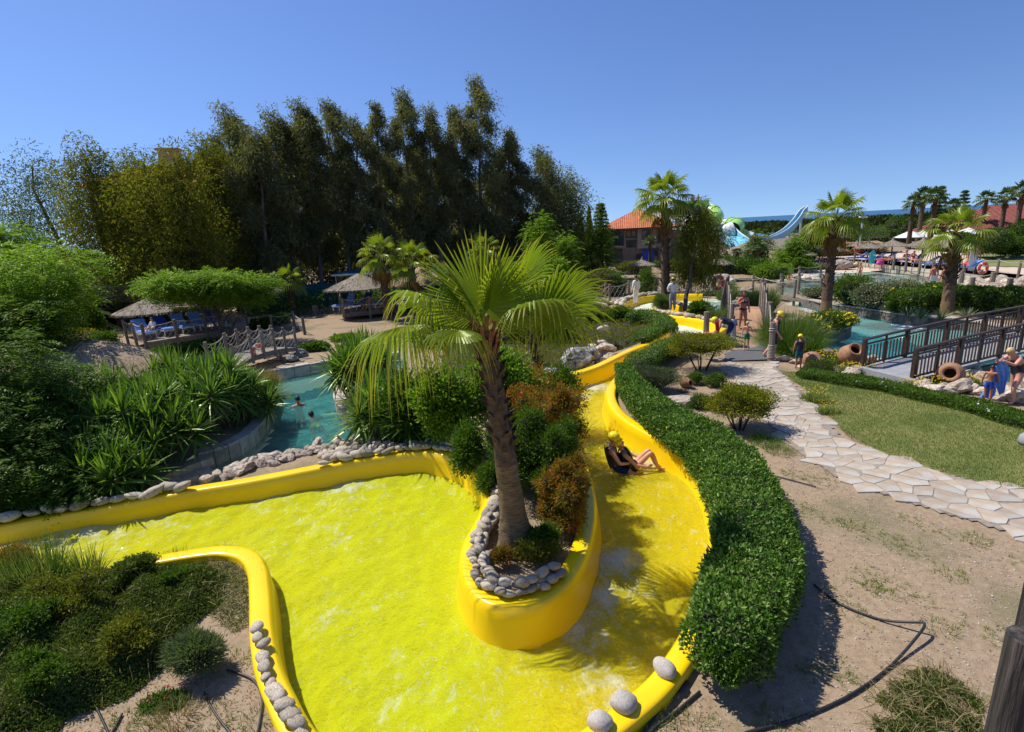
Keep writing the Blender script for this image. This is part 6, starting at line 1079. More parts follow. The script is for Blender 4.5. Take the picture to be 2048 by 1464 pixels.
def planks(t, o, A, B, w=0.16, th=0.04, m='greywood', gap=0.012):
    """boards laid across between edge polylines A and B"""
    L = np.concatenate([[0], np.cumsum(np.linalg.norm(np.diff((A + B) / 2, axis=0), axis=1))]); n = max(1, int(L[-1] / w))
    for i in range(n):
        s0, s1 = L[-1] * i / n + gap / 2, L[-1] * (i + 1) / n - gap / 2; at = lambda P, s: np.array([np.interp(s, L, P[:, k]) for k in range(3)]); q = [at(A, s0), at(B, s0), at(B, s1), at(A, s1)]
        c = sum(q) / 4; V = np.array([p - c for p in q] + [p - c - V3(0, 0, th) for p in q]); mb = MB(); mb.add(V, [[0, 1, 2, 3], [7, 6, 5, 4], [0, 4, 5, 1], [1, 5, 6, 2], [2, 6, 7, 3], [3, 7, 4, 0]]); ob = mb.build('plank', M[m], t); ob.location = Vector([float(v) for v in c - o])
def lifebuoy(label, c, r, rz, tilt=0.0):
    t = thing('life_ring', label, 'life ring', c, rz); n, k = 28, 10; a = np.linspace(0, 2 * np.pi, n + 1); b = np.linspace(0, 2 * np.pi, k + 1); A_, B_ = np.meshgrid(a, b, indexing='ij'); rr = r * .27
    P = np.stack([(r * .76 + rr * np.cos(B_)) * np.cos(A_), rr * .8 * np.sin(B_), (r * .76 + rr * np.cos(B_)) * np.sin(A_)], -1); mb = MB(); mb.grid(P, 0, True); mb.build('ring', M['orange'], t, smooth=True)
    for i in range(4):
        f = i / 4 * 2 * np.pi + .6; aa = np.linspace(f - .13, f + .13, 4); A2, B2 = np.meshgrid(aa, b, indexing='ij'); P = np.stack([(r * .76 + rr * 1.05 * np.cos(B2)) * np.cos(A2), rr * .86 * np.sin(B2), (r * .76 + rr * 1.05 * np.cos(B2)) * np.sin(A2)], -1); mb = MB(); mb.grid(P, 0, True); mb.build('white_band', M['white'], t, smooth=True)
    mb = MB(); aa = np.linspace(0, 2 * np.pi, 33); mb.tube(np.stack([r * (1.03 + .04 * np.abs(np.sin(aa * 2))) * np.cos(aa), np.zeros(33), r * (1.03 + .04 * np.abs(np.sin(aa * 2))) * np.sin(aa)], 1), .012, 5); mb.build('grab_rope', M['white'], t); return t
# -- arched rope bridge over the launch stream
A0 = G(1467, 672, 0.22); A1 = G(1455, 606, 0.75); B0 = G(1529, 668, 0.22); B1 = G(1516, 612, 0.75)
t = thing('rope_bridge', 'arched timber bridge with log posts and white netting where the woman in the bikini walks', 'bridge', (A0 + B0) / 2); o = np.array(t.location)
f = np.linspace(0, 1, 15); arch = 0.38 * np.sin(f * np.pi); EA = A0 + (A1 - A0) * f[:, None]; EB = B0 + (B1 - B0) * f[:, None]; EA[:, 2] = 0.12 + .5 * np.sin(f * np.pi * .75) + f * .25; EB[:, 2] = EA[:, 2]
planks(t, o, EA, EB, 0.16, m='greywood')
for E_ in (EA, EB): mb = MB(); mb.tube(E_ - o - V3(0, 0, .12), 0.09, 6); mb.build('beam', M['wood'], t)
M['decktan'] = mat('orange_brown_deck', (0.34, 0.19, 0.10), (0.46, 0.27, 0.15), 4, 0.8, 0.2, 30, vary=.12)
for ob in t.children:
    if ob.name.startswith('plank'): ob.data.materials[0] = M['decktan']
PA = np.array([EA[i] + V3(-.10, 0, 0) for i in (1, 5, 9, 13)]); PB = np.array([EB[i] + V3(.10, 0, 0) for i in (1, 5, 9, 13)]); posts_and_rope(t, o, PA, 1.35, 0.085, .25, net=.11, below=.7, edge=0.0); posts_and_rope(t, o, PB, 1.35, 0.085, .25, net=.11, below=.7, edge=0.0)
fp_ = G(1541, 722, 0.0); PF = np.array([fp_, G(1522, 700, 0.0)]); posts_and_rope(t, o, np.array([fp_, PB[0] + V3(.03, -.1, -.1)]), 1.45, 0.10, .22, net=.11, below=.2, edge=0.0)
for (z0, z1) in ((.12, .62), (1.1, 1.25)):                           # coiled rope windings round the entrance post
    mb = MB(); a = np.linspace(0, 2 * np.pi * int((z1 - z0) / .055), int((z1 - z0) / .055) * 12); mb.tube(np.stack([fp_[0] + .112 * np.cos(a), fp_[1] + .112 * np.sin(a), fp_[2] + z0 + (z1 - z0) * a / a[-1]], 1) - o, .02, 5); mb.build('rope_winding', M['rope'], t, smooth=True)
lp_ = G(1412, 668, 0.45); mb = MB(); mb.tube([lp_ - V3(0, 0, .3), lp_ + V3(0, 0, .95)], 0.12, 9); tag(mb.build('bollard', M['wood']), 'single stout log bollard on the slide rim beside the bending bare-backed man', 'post')
for q in (lp_,): pass
mb = MB(); mb.tube([PA[2] + V3(-.25, .1, -.3), PA[2] + V3(-.2, .1, .7), PA[2] + V3(-.02, .1, 1.55)], .10, 8); tag(mb.build('log_post', M['trunk']), 'leaning dark log post beside the rope bridge', 'post')
# -- small rope bridge on the far left with life ring
L0 = G(455, 742, .35); L1 = G(592, 700, .35); u = unit((L1 - L0) * V3(1, 1, 0)); nrm = V3(-u[1], u[0], 0); t = thing('rope_bridge', 'small weathered timber bridge with netting and sagging ropes over the lazy river', 'bridge', L0); o = np.array(t.location); f = np.linspace(0, 1, 13)
C1 = L0 + (L1 - L0) * f[:, None]; C1[:, 2] = .12 + .62 * np.sin(f * np.pi * .62 + .35) * (1 - .25 * f); C2_ = C1 + nrm * 1.25; planks(t, o, C1, C2_, .17); 
for E_ in (C1, C2_): mb = MB(); mb.tube(E_ - o - V3(0, 0, .12), 0.07, 6); mb.build('beam', M['wood'], t)
ii = [1, 4, 6, 8, 10, 12]; posts_and_rope(t, o, np.array([C1[i] - nrm * .07 for i in ii]), 0.95, .06, .16, net=.12, below=.25, wood='greywood'); posts_and_rope(t, o, np.array([C2_[i] + nrm * .07 for i in ii]), 1.0, .075, .16, net=.12, below=.25, wood='greywood')
for i in (3, 9): mb = MB(); mb.tube([C1[i] - o - V3(0, 0, 1.2), C1[i] - o], .06, 7); mb.build('support', M['greywood'], t)
lr = C1[7] - nrm * .20 + V3(0, 0, .25); lifebuoy('orange life ring hanging on the small rope bridge over the lazy river', AT(517, 703, lr[1] - .28), .33, math.atan2(u[1], u[0]))
# -- far boardwalk with rope rail and life ring
t = thing('boardwalk', 'long low boardwalk with rope railing crossing behind the launch pool', 'boardwalk', gp(1300, 580)); o = np.array(t.location); A_ = gz([(1180, 612, .35), (1270, 590, .35), (1350, 583, .35), (1440, 582, .35), (1530, 587, .35), (1620, 600, .3)]); A_ = smooth_path(A_, 1.2); B_ = A_ + V3(0, 1.4, 0); planks(t, o, A_, B_, .45, .06, gap=.03)
posts_and_rope(t, o, A_[::2], 1.05, .08, .16, net=.3, below=.6, two=False); posts_and_rope(t, o, B_[::2], 1.05, .08, .16, below=.6, two=True)
for a, b in zip(A_[:-1:3], A_[3::3]): mb = MB(); mb.bar(a - o - V3(0, 0, .12), b - o - V3(0, 0, .12), .1, .16); mb.build('beam', M['wood'], t)
lifebuoy('orange life ring on the boardwalk rail behind the rope bridge', AT(1437, 566, 29.5), .42, .35)
# -- brown footbridge
def deckz(s): return 0.10 + 0.075 * s - 0.0032 * s * s
n0 = G(1826, 762, .1); f0 = G(1727, 735, .1); uu = unit(V3(.955, .300, 0)); nn_ = V3(-uu[1], uu[0], 0); t = thing('footbridge', 'long dark brown timber footbridge with slatted railings and grey deck over the blue pool', 'bridge', n0); o = np.array(t.location); f0 = n0 + nn_ * 1.78
S = np.arange(0, 15.2, .5); E0 = np.array([n0 + uu * s for s in S]); E0[:, 2] = deckz(S); E1 = E0 + nn_ * 1.78; M['deckgrey'] = mat('grey_painted_deck_boards', (0.22, 0.225, 0.235), (0.30, 0.30, 0.31), 5, .8, .15, 40, vary=.1)
planks(t, o, E0, E1, .30, .05, m='deckgrey', gap=.006)
mb = MB(); c = (n0 + f0) / 2 - uu * .12; mb.bar(n0 - uu * .1 - o + V3(0, 0, -.02) - nn_ * .12, f0 - uu * .1 - o + V3(0, 0, -.02) + nn_ * .12, .22, .2); mb.build('end_beam', M['concrete'], t)
for base, off in ((E0, nn_ * .06), (E1, -nn_ * .06)):
    mb = MB(); mb.bar(base[0] - o - V3(0, 0, .16) + off, base[-1] - o - V3(0, 0, .16) + off, .10, .2); mb.build('beam', M['browntimber'], t)
    g = lambda s, z: np.array([np.interp(s, S, base[:, k]) for k in range(3)]) + off + V3(0, 0, z) - o
    slat = MB(); slat.box((0, 0, .42), (.028, .035, .62)); sme = slat.mesh('slat', M['browntimber']); pst = MB(); pst.box((0, 0, .48), (.11, .11, .98)); pme = pst.mesh('post', M['browntimber'])
    for s in np.arange(0.05, 15, 1.9):
        inst('post', pme, t, g(s, 0), (0, 0, math.atan2(uu[1], uu[0])))
        if s + 1.9 < 15:
            for k in range(1, 13): inst('slat', sme, t, g(s + k * 1.9 / 13, 0), (0, 0, .3))
            mb = MB(); mb.box(g(s + .95, .48), (.045, .05, .92)); mb.build('middle_stud', M['browntimber'], t)
            for z, w, h in ((.97, .11, .05), (.80, .05, .05), (.10, .05, .06)): mb = MB(); mb.bar(g(s + (.06 if z < .9 else 0), z), g(s + 1.9 - (.06 if z < .9 else 0), z), w, h); mb.build('rail', M['browntimber'], t)
# -- decks with loungers and thatched parasols
def lounger(label, p, rz, c='blue', up=55, group='sun loungers', towel=None):
    t = thing('sun_lounger', label, 'sun lounger', p, rz, group); mb = MB(); mb.box((0, 0.25, .30), (.62, 1.3, .05)); mb.build('seat_frame', M['white'], t); mb = MB(); mb.box((0, .25, .35), (.60, 1.25, .06)); mb.build('cushion', M[c], t)
    a = R(up); mb = MB(); mb.bar((0, -.38, .36), (0, -.38 - .72 * math.cos(a), .36 + .72 * math.sin(a)), .60, .07); mb.build('backrest', M[c], t)
    for x in (-.28, .28):
        for y in (-.3, .8): mb = MB(); mb.box((x, y, .14), (.04, .04, .28)); mb.build('leg', M['white'], t)
    if towel: mb = MB(); mb.box((0, .15, .395), (.52, .9, .02)); mb.build('towel', M[towel], t)
    return t
def parasol(label, p, r, h, tip=True, mm='thatch', group=None, n=28, drop=.42, post=.05):
    t = thing('thatched_parasol', label, 'parasol', p, 0, group); mb = MB(); mb.tube([[0, 0, -.05], [0, 0, h - .1]], post, 8); mb.build('pole', M['wood'], t)
    k = 7; f = np.linspace(0, 1, k); a = np.linspace(0, 2 * np.pi, n + 1); F_, A_ = np.meshgrid(f, a, indexing='ij'); rr = F_ * r * (1 + .02 * np.sin(A_ * 9) * F_); z = h - drop * r * (F_ ** (.72 if tip else .95)) + .012 * np.sin(A_ * 14 + F_ * 9); P = np.stack([rr * np.cos(A_), rr * np.sin(A_), z], -1); mb = MB(); mb.grid(P); P2 = P.copy(); P2[..., 2] -= .05; mb.grid(P2, 0, True); mb.grid(np.stack([P[-1], P2[-1]]), 0)
    if tip: mb.tube([[0, 0, h - .12], [0, 0, h + .08], [.01, 0, h + .32]], [.16, .07, .015], 8)
    mb.build('canopy', M[mm], t, smooth=True); fr = MB(); q = 260; a = rng.random(q) * 6.28; P = np.stack([np.cos(a) * r * .97, np.sin(a) * r * .97, np.full(q, h - drop * r)], 1); leaves(fr, P, np.stack([np.cos(a) * .9, np.sin(a) * .9, np.full(q, -.55)], 1), .16 + .1 * rng.random(q), .025); 
    q = 420; a = rng.random(q) * 6.28; f = .15 + .8 * rng.random(q) ** .7; P = np.stack([np.cos(a) * r * f, np.sin(a) * r * f, h - drop * r * f ** (.72 if tip else .95) + .02], 1); leaves(fr, P, np.stack([np.cos(a), np.sin(a), np.full(q, -drop * .9)], 1), .3 * r / 1.6, .03); fr.build('straw_fringe', M['l_straw'], t); return t
M['l_straw'] = leafmat('loose_straw', [(0.1, (.14, .11, .085)), (0.5, (.28, .235, .185)), (0.9, (.46, .40, .32))], trans=.1, gloss=.02)
def deck(label, P, z, depth, npost, net=True, hp=.95, plank_w=.3):
    """P: front edge from left to right (two points), depth away from the viewer"""
    a, b = P; u = unit((b - a) * V3(1, 1, 0)); n_ = V3(-u[1], u[0], 0); t = thing('timber_deck', label, 'deck', a); o = np.array(t.location); L = np.linalg.norm((b - a)[:2]); f = np.linspace(0, L, 12)[:, None]; A_ = a + u * f; A_[:, 2] = z; planks(t, o, A_, A_ + n_ * depth, plank_w)
    mb = MB(); mb.bar(A_[0] - o - V3(0, 0, .16), A_[-1] - o - V3(0, 0, .16), .08, .22); mb.build('front_beam', M['wood'], t)
    fp2 = np.array([A_[0] + u * (L * k / (npost - 1)) for k in range(npost)]); posts_and_rope(t, o, fp2, hp, .075, .1, net=(.14 if net else False), below=z + .1)
    posts_and_rope(t, o, np.array([A_[0], A_[0] + n_ * depth * .5, A_[0] + n_ * depth]), hp, .07, .1, net=.16, below=z + .1); return t, u, n_
d1a, d1b = G(292, 690, .5), G(470, 660, .5); deck('shaded timber deck with netting rail and blue loungers under the acacia', (d1a, d1b), .62, 3.2, 4)
u = unit((d1b - d1a) * V3(1, 1, 0)); n_ = V3(-u[1], u[0], 0)
for i, (f, c, lab) in enumerate([(.10, 'lb', 'light blue lounger at the corner of the shaded deck under the acacia'), (.32, 'blue', 'royal blue lounger on the shaded deck, next to the corner one'), (.52, 'lb', 'light blue lounger mid-way along the shaded acacia deck'), (.72, 'lb', 'light blue lounger under the densest part of the acacia'), (.9, 'blue', 'royal blue lounger at the acacia deck end near the rocks')]):
    p = d1a + (d1b - d1a) * f + n_ * 1.5; p[2] = .66; lounger(lab, p, math.atan2(u[1], u[0]) + math.pi, c, 50, towel='lb')
d2a, d2b = G(688, 628, .45), G(790, 618, .45); d2, u, n_ = deck('sunlit timber deck with rope rail under the thatched parasol behind the pool', (d2a, d2b), .5, 3.4, 3)
d3a, d3b = G(790, 612, .4), G(850, 604, .4); deck('second timber deck tucked behind the pair of fan palms', (d3a, d3b), .45, 3.0, 3)
for (x, y, c, lab, up) in [(688, 590, 'lb', 'light blue lounger at the outer corner of the parasol deck', 60), (722, 592, 'blue', 'dark blue lounger beside the deck post under the thatched parasol', 55), (760, 590, 'lb', 'light blue lounger just left of the fan palm trunk', 55), (800, 578, 'blue', 'bright blue lounger with raised back between the two fan palms', 65), (822, 580, 'lb', 'light blue lounger on the deck behind the nearer fan palm', 50)]:
    p = AT(x, y, d2a[1] + (1.6 if x < 780 else 2.2)); p[2] = .55; lounger(lab, p, 2.6, c, up, towel='lb')
parasol('thatched parasol over the rope-railed deck beyond the pool', V3(*AT(722, 600, d2a[1] + 1.8)[:2], .5), 2.15, 2.35, tip=False); pp = AT(845, 590, d2a[1] + 3.5); parasol('larger thatched parasol partly hidden by the fan palm crowns', V3(pp[0], pp[1], .4), 2.6, 2.6, tip=False, mm='paleth')
for (x, y, r, lab) in [(300, 592, 1.9, 'shadowed thatched parasol over the corner of the acacia deck'), (478, 555, 2.2, 'thatched parasol poking out behind the right edge of the acacia'), (415, 575, 1.9, 'thatched parasol hidden inside the acacia shade')]:
    p = AT(x, y, d1a[1] + 3.5 + (2 if x > 450 else 0)); parasol(lab, V3(p[0], p[1], 0), r, p[2], tip=False)
t = thing('wooden_post', 'dark sawn stump on the shaded bank near the fan palm', 'post', gp(632, 630)); mb = MB(); mb.tube([[0, 0, 0], [0, 0, .7]], .2, 9); mb.build('stem', M['wood'], t)
posts_t = thing('rope_fence', 'rope fence posts on the slope between acacia and parasol deck', 'rope fence', gp(560, 665)); posts_and_rope(posts_t, np.array(posts_t.location), np.array([gp(545, 662), gp(590, 655), gp(610, 670)]), 1.0, .08, .15, net=.2)
# the dark awning structure behind the parasol deck
t = thing('shade_shelter', 'dark open shelter with thin white roof edge behind the thatched parasol', 'shelter', gp(740, 570)); c = AT(740, 545, 41); c0 = np.array(t.location); 
for i in range(4): p = AT(672 + i * 62, 560, 41.5); mb = MB(); mb.tube([V3(p[0], p[1], 0) - c0, V3(p[0], p[1], 2.4) - c0], .05, 6); mb.build('pole', M['white'], t)
a_, b_ = AT(660, 532, 41), AT(890, 526, 41); a_[2] = b_[2] = 2.45; mb = MB(); mb.bar(a_ - c0, b_ - c0, .12, .12); mb.build('roof_edge', M['white'], t); mb = MB(); mb.bar(a_ - c0 + V3(0, 2, .05), b_ - c0 + V3(0, 2, .05), 4, .08); mb.build('roof', M['teal'], t)
t = thing('green_fence', 'dark green screen fence behind the shaded bank', 'fence', gp(600, 560)); c0 = np.array(t.location); a_, b_ = AT(480, 590, 42), AT(900, 585, 42); a_[2] = b_[2] = .9; mb = MB(); mb.bar(a_ - c0, b_ - c0, .05, 1.8); mb.build('screen', M['teal'], t)
# thatched hut roof at the left
t = thing('thatched_hut', 'low rounded straw thatched hut roof between the yuccas', 'hut', V3(*AT(178, 720, 15.8)[:2], 0)); c = AT(178, 690, 15.8); mb = MB(); a = np.linspace(0, 2 * np.pi, 61); f = np.linspace(0, 1, 12); F_, A_ = np.meshgrid(f, a, indexing='ij'); rx_, ry_ = 2.35, 1.9
z = c[2] + .12 - .95 * F_ ** 1.7 + .02 * np.sin(A_ * 17 + F_ * 12); P = np.stack([F_ * rx_ * np.cos(A_), F_ * ry_ * np.sin(A_), z], -1); mb.grid(P); P2 = P[-1].copy(); P2[:, 2] -= .16; P3 = P2 * .94; P3[:, 2] = P2[:, 2]; mb.grid(np.stack([P[-1], P2])); mb.grid(np.stack([P2, P3])); mb.build('roof', M['paleth'], t, smooth=True)
fr = MB(); q = 5200; a = rng.random(q) * 6.28; f = np.sqrt(rng.random(q)); P = np.stack([np.cos(a) * rx_ * f, np.sin(a) * ry_ * f, c[2] + .13 - .95 * f ** 1.7], 1); leaves(fr, P, np.stack([np.cos(a), np.sin(a), -.2 - 1.3 * f], 1) + rdir(q) * .12, .28 + .15 * rng.random(q), .026); M['l_straw2'] = leafmat('pale_loose_straw', [(0.1, (.13, .085, .045)), (0.5, (.34, .24, .14)), (0.9, (.58, .45, .30))], trans=.1, gloss=.02); fr.build('straw', M['l_straw2'], t)
for k in range(6): a = k * 1.047; mb = MB(); mb.tube([[math.cos(a) * 1.8, math.sin(a) * 1.4, 0], [math.cos(a) * 1.8, math.sin(a) * 1.4, c[2] - .5]], .07, 7); mb.build('pole', M['wood'], t)
# jars
def jar(label, p, s, rz, tilt=85, dark=False):
    t = thing('clay_jar', label, 'jar', p); prof = [(.02, -.42), (.12, -.41), (.24, -.32), (.36, -.12), (.39, .05), (.34, .22), (.22, .36), (.17, .42), (.17, .47), (.23, .50), (.235, .53), (.20, .54), (.165, .50), (.15, .42), (.2, .3), (.3, .1), (.3, -.1), (.1, -.33), (.0, -.34)]
    Mx = np.array(Matrix.Rotation(rz, 3, 'Z') @ Matrix.Rotation(R(tilt), 3, 'X')) * s; mb = MB(); mb.lathe(prof, 28, (0, 0, .34 * s), 0, Mx); mb.build('body', M['clay'] if not dark else M['trunk'], t, smooth=True)
    mb = MB(); b = np.linspace(0, 2 * np.pi, 29); mb.tube((np.stack([.235 * np.cos(b), .235 * np.sin(b), np.full(29, .515)], 1) @ Mx.T) + V3(0, 0, .34 * s), .022 * s, 6, cap=False); mb.build('rim', M['clay'] if not dark else M['trunk'], t, smooth=True); return t
jar('small terracotta jar lying behind the flat limestone rock', gp(1370, 775), .46, 0.5, 80); jar('terracotta jar lying open toward the path near the boy in the life vest', gp(1622, 735), .82, 0.35, 95); jar('round terracotta jar tilted up beside the blue pool', gp(1697, 728), .95, -0.1, 50); jar('big terracotta jar lying below the footbridge railing', gp(1898, 768), .92, -.75, 72); jar('dark brown jar behind the helmeted boy at the pool kerb', gp(1608, 700), .75, 0.9, 80, True)
t = thing('terracotta_dish', 'little terracotta dish lying under the small jar', 'dish', gp(1366, 784)); mb = MB(); mb.lathe([(0, .02), (.10, .02), (.14, .06), (.13, .06), (.09, .03), (0, .03)], 18); mb.build('dish', M['clay'], t, smooth=True)
# hoses
def hose(label, pts, r=.014, parts=1):
    P = smooth_path(np.array([gp(x, y) + V3(0, 0, r + .012 + (zz[0] if zz else 0)) for x, y, *zz in pts]), .05); mb = MB(); mb.tube(P - P[0], r, 8); ob = mb.build('hose', M['black'], None, smooth=True); ob.location = Vector([float(v) for v in P[0]]); tag(ob, label, 'hose')
hose('thick black garden hose bending sharply on the gravel below the hedge', [(1628, 1172), (1680, 1212), (1760, 1245), (1838, 1268, .12), (1845, 1270, .13), (1838, 1285, .1), (1780, 1338), (1700, 1395), (1600, 1438), (1500, 1462), (1420, 1490)], .016)
hose('short thin black hose emerging from the hedge toward the path', [(1540, 950), (1590, 963), (1632, 975)], .012); hose('black hose from beneath the white boulders to the lower picture edge', [(1375, 1360), (1330, 1405), (1300, 1440), (1275, 1480)], .016); hose('second black hose running beside the first near the white boulders', [(1400, 1380), (1345, 1425), (1305, 1455), (1270, 1500)], .016)
hose('black hose looping past the lavender-like bush to the inner rim stones', [(455, 1345), (505, 1365), (525, 1400), (520, 1450), (510, 1490)], .013); hose('thin black irrigation pipe in the leaf litter at the lower picture edge', [(180, 1385), (195, 1420), (215, 1464), (230, 1500)], .013); hose('second irrigation pipe crossing the leaf litter', [(245, 1430), (225, 1470), (200, 1510)], .013); hose('loose pipe end between the geranium and the looping hose', [(410, 1390), (430, 1430), (470, 1480)], .012)
# wooden posts at the viewing platform
wp = thing('wooden_post', 'thick weathered grey-black timber post at the lower right corner', 'post', G(2024, 1500, 0)); pt = AT(2020, 1290, 2.35); o = np.array(wp.location)
def bigpost(label, c, ztop, r):
    t = thing('wooden_post', label, 'post', V3(c[0], c[1], 0)); mb = MB(); n = 20; zs = np.linspace(0, ztop, 14); a = np.arange(n + 1) / n * 2 * np.pi; P = np.array([[[math.cos(q) * r * (1 + .035 * math.sin(q * 7 + z * 1.5) + .02 * math.sin(q * 13)), math.sin(q) * r * (1 + .035 * math.sin(q * 7 + z * 1.5)), z] for q in a] for z in zs]); mb.grid(P, 0, True); top = P[-1]; c0 = np.array([[0, 0, ztop]]); mb.add(np.concatenate([top[:-1] * 1, c0 + V3(0, 0, .004)]), np.stack([np.arange(n), (np.arange(n) + 1) % n, np.full(n, n)], 1)); mb.build('log', M['oldlog'], t); return t
M['oldlog'] = mat('split_grey_log', (.014, .011, .009), (.06, .048, .038), 2.5, .9, .9, 9, vscale=(9, 9, .7), bdist=.02, c3=(.11, .09, .075), lo=.35, hi=.7)
bpy.data.objects.remove(wp); c = AT(2049, 1276, 2.35); bigpost('thick weathered grey-black timber post cut by the lower picture corner', (c[0] + .03, c[1]), c[2], .095); c = AT(2096, 1105, 2.9); bigpost('narrow timber post standing just behind the thick weathered one', (c[0] + .0, c[1]), c[2], .075)
t = thing('garden_lamp', 'grey domed garden lamp at the lawn edge, cut by the picture side', 'lamp', gp(2054, 905)); mb = MB(); mb.tube([[0, 0, 0], [0, 0, .2]], .05, 8); mb.build('stem', M['steel'], t); mb = MB(); mb.lathe([(0, .48), (.1, .46), (.17, .38), (.19, .28), (.17, .2), (0, .2)], 18); mb.build('shade', M['concrete'], t, smooth=True)
# ================================================================== BUILDINGS
def window(t, c, w, h, rz=0.0, mull=1, nrm=(0, -1, 0)):
    fr = thing('window', None, None, c, rz); fr.parent = t
    for k in ('label', 'category'): 
        if k in fr: del fr[k]
    mb = MB(); d = .07
    for x in [-w / 2, w / 2] + [(-w / 2 + w * (i + 1) / (mull + 1)) for i in range(mull)]: mb.box((x, 0, 0), (.07, .1, h + .07))
    for z in (-h / 2, h / 2): mb.box((0, -.004, z), (w + .08, .1, .07))
    mb.build('frame', M['frame'], fr); mb = MB(); mb.box((0, .03, 0), (w, .02, h)); mb.build('pane', M['glass'], fr); return fr
def hiproof(mb, x0, x1, y0, y1, z, h, ov=.6):
    x0 -= ov; x1 += ov; y0 -= ov; y1 += ov; r = (y1 - y0) / 2; V = [[x0, y0, z], [x1, y0, z], [x1, y1, z], [x0, y1, z], [x0 + r, (y0 + y1) / 2, z + h], [x1 - r, (y0 + y1) / 2, z + h]]; mb.add(V, [[0, 1, 5, 4], [2, 3, 4, 5]]); mb.add(V, [[1, 2, 5], [3, 0, 4]]); mb.add([[x0, y0, z], [x1, y0, z], [x1, y1, z], [x0, y1, z]], [[3, 2, 1, 0]]); return x0, x1, y0, y1, r
def rooftiles(t, x0, x1, y0, r, z, h, mm, n=60, side=True):
    """raised tile courses running down the front slope and the side slope"""
    L = math.hypot(r, h); mb = MB()
    for i in range(n):
        x = x0 + (x1 - x0) * (i + .5) / n; f = min(1, (x - x0) / r, (x1 - x) / r); mb.bar((x, y0 - .02, z + .04), (x, y0 + r * f, z + h * f + .04), .14, .07)
    return mb
def row_tiles(t, x0, x1, y0, r, z, h, mm, n):
    for i in range(n):
        x = x0 + (x1 - x0) * (i + .5) / n; f = min(1, (x - x0) / r, (x1 - x) / r); mb = MB(); mb.bar((x, y0 - .02, z + .03), (x, y0 + r * f, z + h * f + .03), (x1 - x0) / n * .62, .10); mb.build('tile_row', M[mm], t)
    for i in range(n // 2):
        y = y0 + 2 * r * (i + .5) / (n // 2); f = min(1, (y - y0) / r, (y0 + 2 * r - y) / r)
        for xa, s in ((x0, 1), (x1, -1)): mb = MB(); mb.bar((xa - .02 * s, y, z + .03), (xa + s * r * f, y, z + h * f + .03), 4 * r / n * .62, .10); mb.build('tile_row', M[mm], t)
hz = gp(1262, 514); Yh = 66.0; a = AT(1212, 500, Yh); b = AT(1338, 500, Yh); W_ = b[0] - a[0]; t = thing('villa', 'two-storey taupe villa with an orange tiled hip roof behind the palms', 'house', ((a[0] + b[0]) / 2, Yh, 0), R(-14)); zt = AT(1290, 456, Yh)[2]; zr = AT(1262, 418, Yh + 3)[2]; w = W_ / 2
mb = MB(); mb.box((0, 4, zt / 4), (W_, 8, zt / 2)); mb.build('lower_wall', M['stonewall'], t); mb = MB(); mb.box((0, 4, zt * .75), (W_ + .05, 8.05, zt / 2)); mb.build('upper_wall', M['plaster'], t); mb = MB(); mb.box((w * .28, -.3, zt * .73), (W_ * .28, .9, zt * .52)); mb.build('bay', M['plaster'], t)
mb = MB(); x0, x1, y0, y1, r = hiproof(mb, -w - .6, w + .6, -.6, 8.6, zt, zr - zt, .5); mb.build('roof', M['tilered'], t); row_tiles(t, x0, x1, y0, r, zt, zr - zt, 'tilered', 44); mb = MB(); mb.bar((x0, y0 - .06, zt), (x1, y0 - .06, zt), .12, .18); mb.build('gutter', M['frame'], t)
for (fx, fz, ww, hh, ml, dy) in [(.30, .80, 1.2, 1.2, 1, -.80), (-.20, .85, 1.1, .8, 1, -.05), (-.20, .60, 1.1, .8, 1, -.05), (-.78, .78, .9, 2.0, 0, -.05), (-.55, .78, .9, 2.0, 0, -.05), (.80, .78, 1.4, 1.7, 1, -.05), (-.60, .28, .9, 1.6, 0, -.05), (.1, .2, 1.1, .9, 1, -.05), (.5, .25, 1.0, 1.6, 1, -.05)]: window(t, (fx * w, dy, fz * zt), ww, hh, 0, ml)
mb = MB(); mb.box((-.66 * w, -.75, zt * .55), (W_ * .2, 1.5, .12)); mb.build('balcony', M['plaster'], t); mb = MB(); mb.box((.32 * w, -.12, zt * .26), (1.3, .08, 2.4)); mb.build('door', M['blue'], t)
# wide roof wing of the same villa, to its right
t2 = t; mb = MB(); mb.box((w + .9, 5, zt * .44), (3.5, 6, zt * .88)); mb.build('side_wing', M['plaster'], t)
# left house behind the trees
Yl = 48; c = AT(335, 362, Yl); zt = c[2]; t = thing('villa', 'ochre villa with orange tiled roof and brick chimney half hidden behind the trees', 'house', (c[0], Yl, 0), R(12)); mb = MB(); mb.box((0, 5, zt / 2 - .1), (13, 8, zt - .2)); mb.build('wall', M['plaster2'], t); mb = MB(); zr = AT(330, 334, Yl + 4)[2]; x0, x1, y0, y1, r = hiproof(mb, -6.5, 6.5, 1, 9, zt - .2, zr - zt + .5, .7); mb.build('roof', M['tilered'], t); row_tiles(t, x0, x1, y0, r, zt - .2, zr - zt + .5, 'tilered', 40)
mb = MB(); mb.box((-.6, 3.6, zr + .2), (1.6, 1.0, 2.2)); mb.box((-.6, 3.6, zr + 1.35), (1.9, 1.3, .15)); mb.build('chimney', M['plaster2'], t); mb = MB(); mb.box((2.6, 4.4, zr + .3), (2.6, 1.0, 1.5)); mb.build('chimney', M['plaster2'], t)
for k in (-4, -1, 2, 5): window(t, (k, .93, zt * .75), 1.1, 1.4)
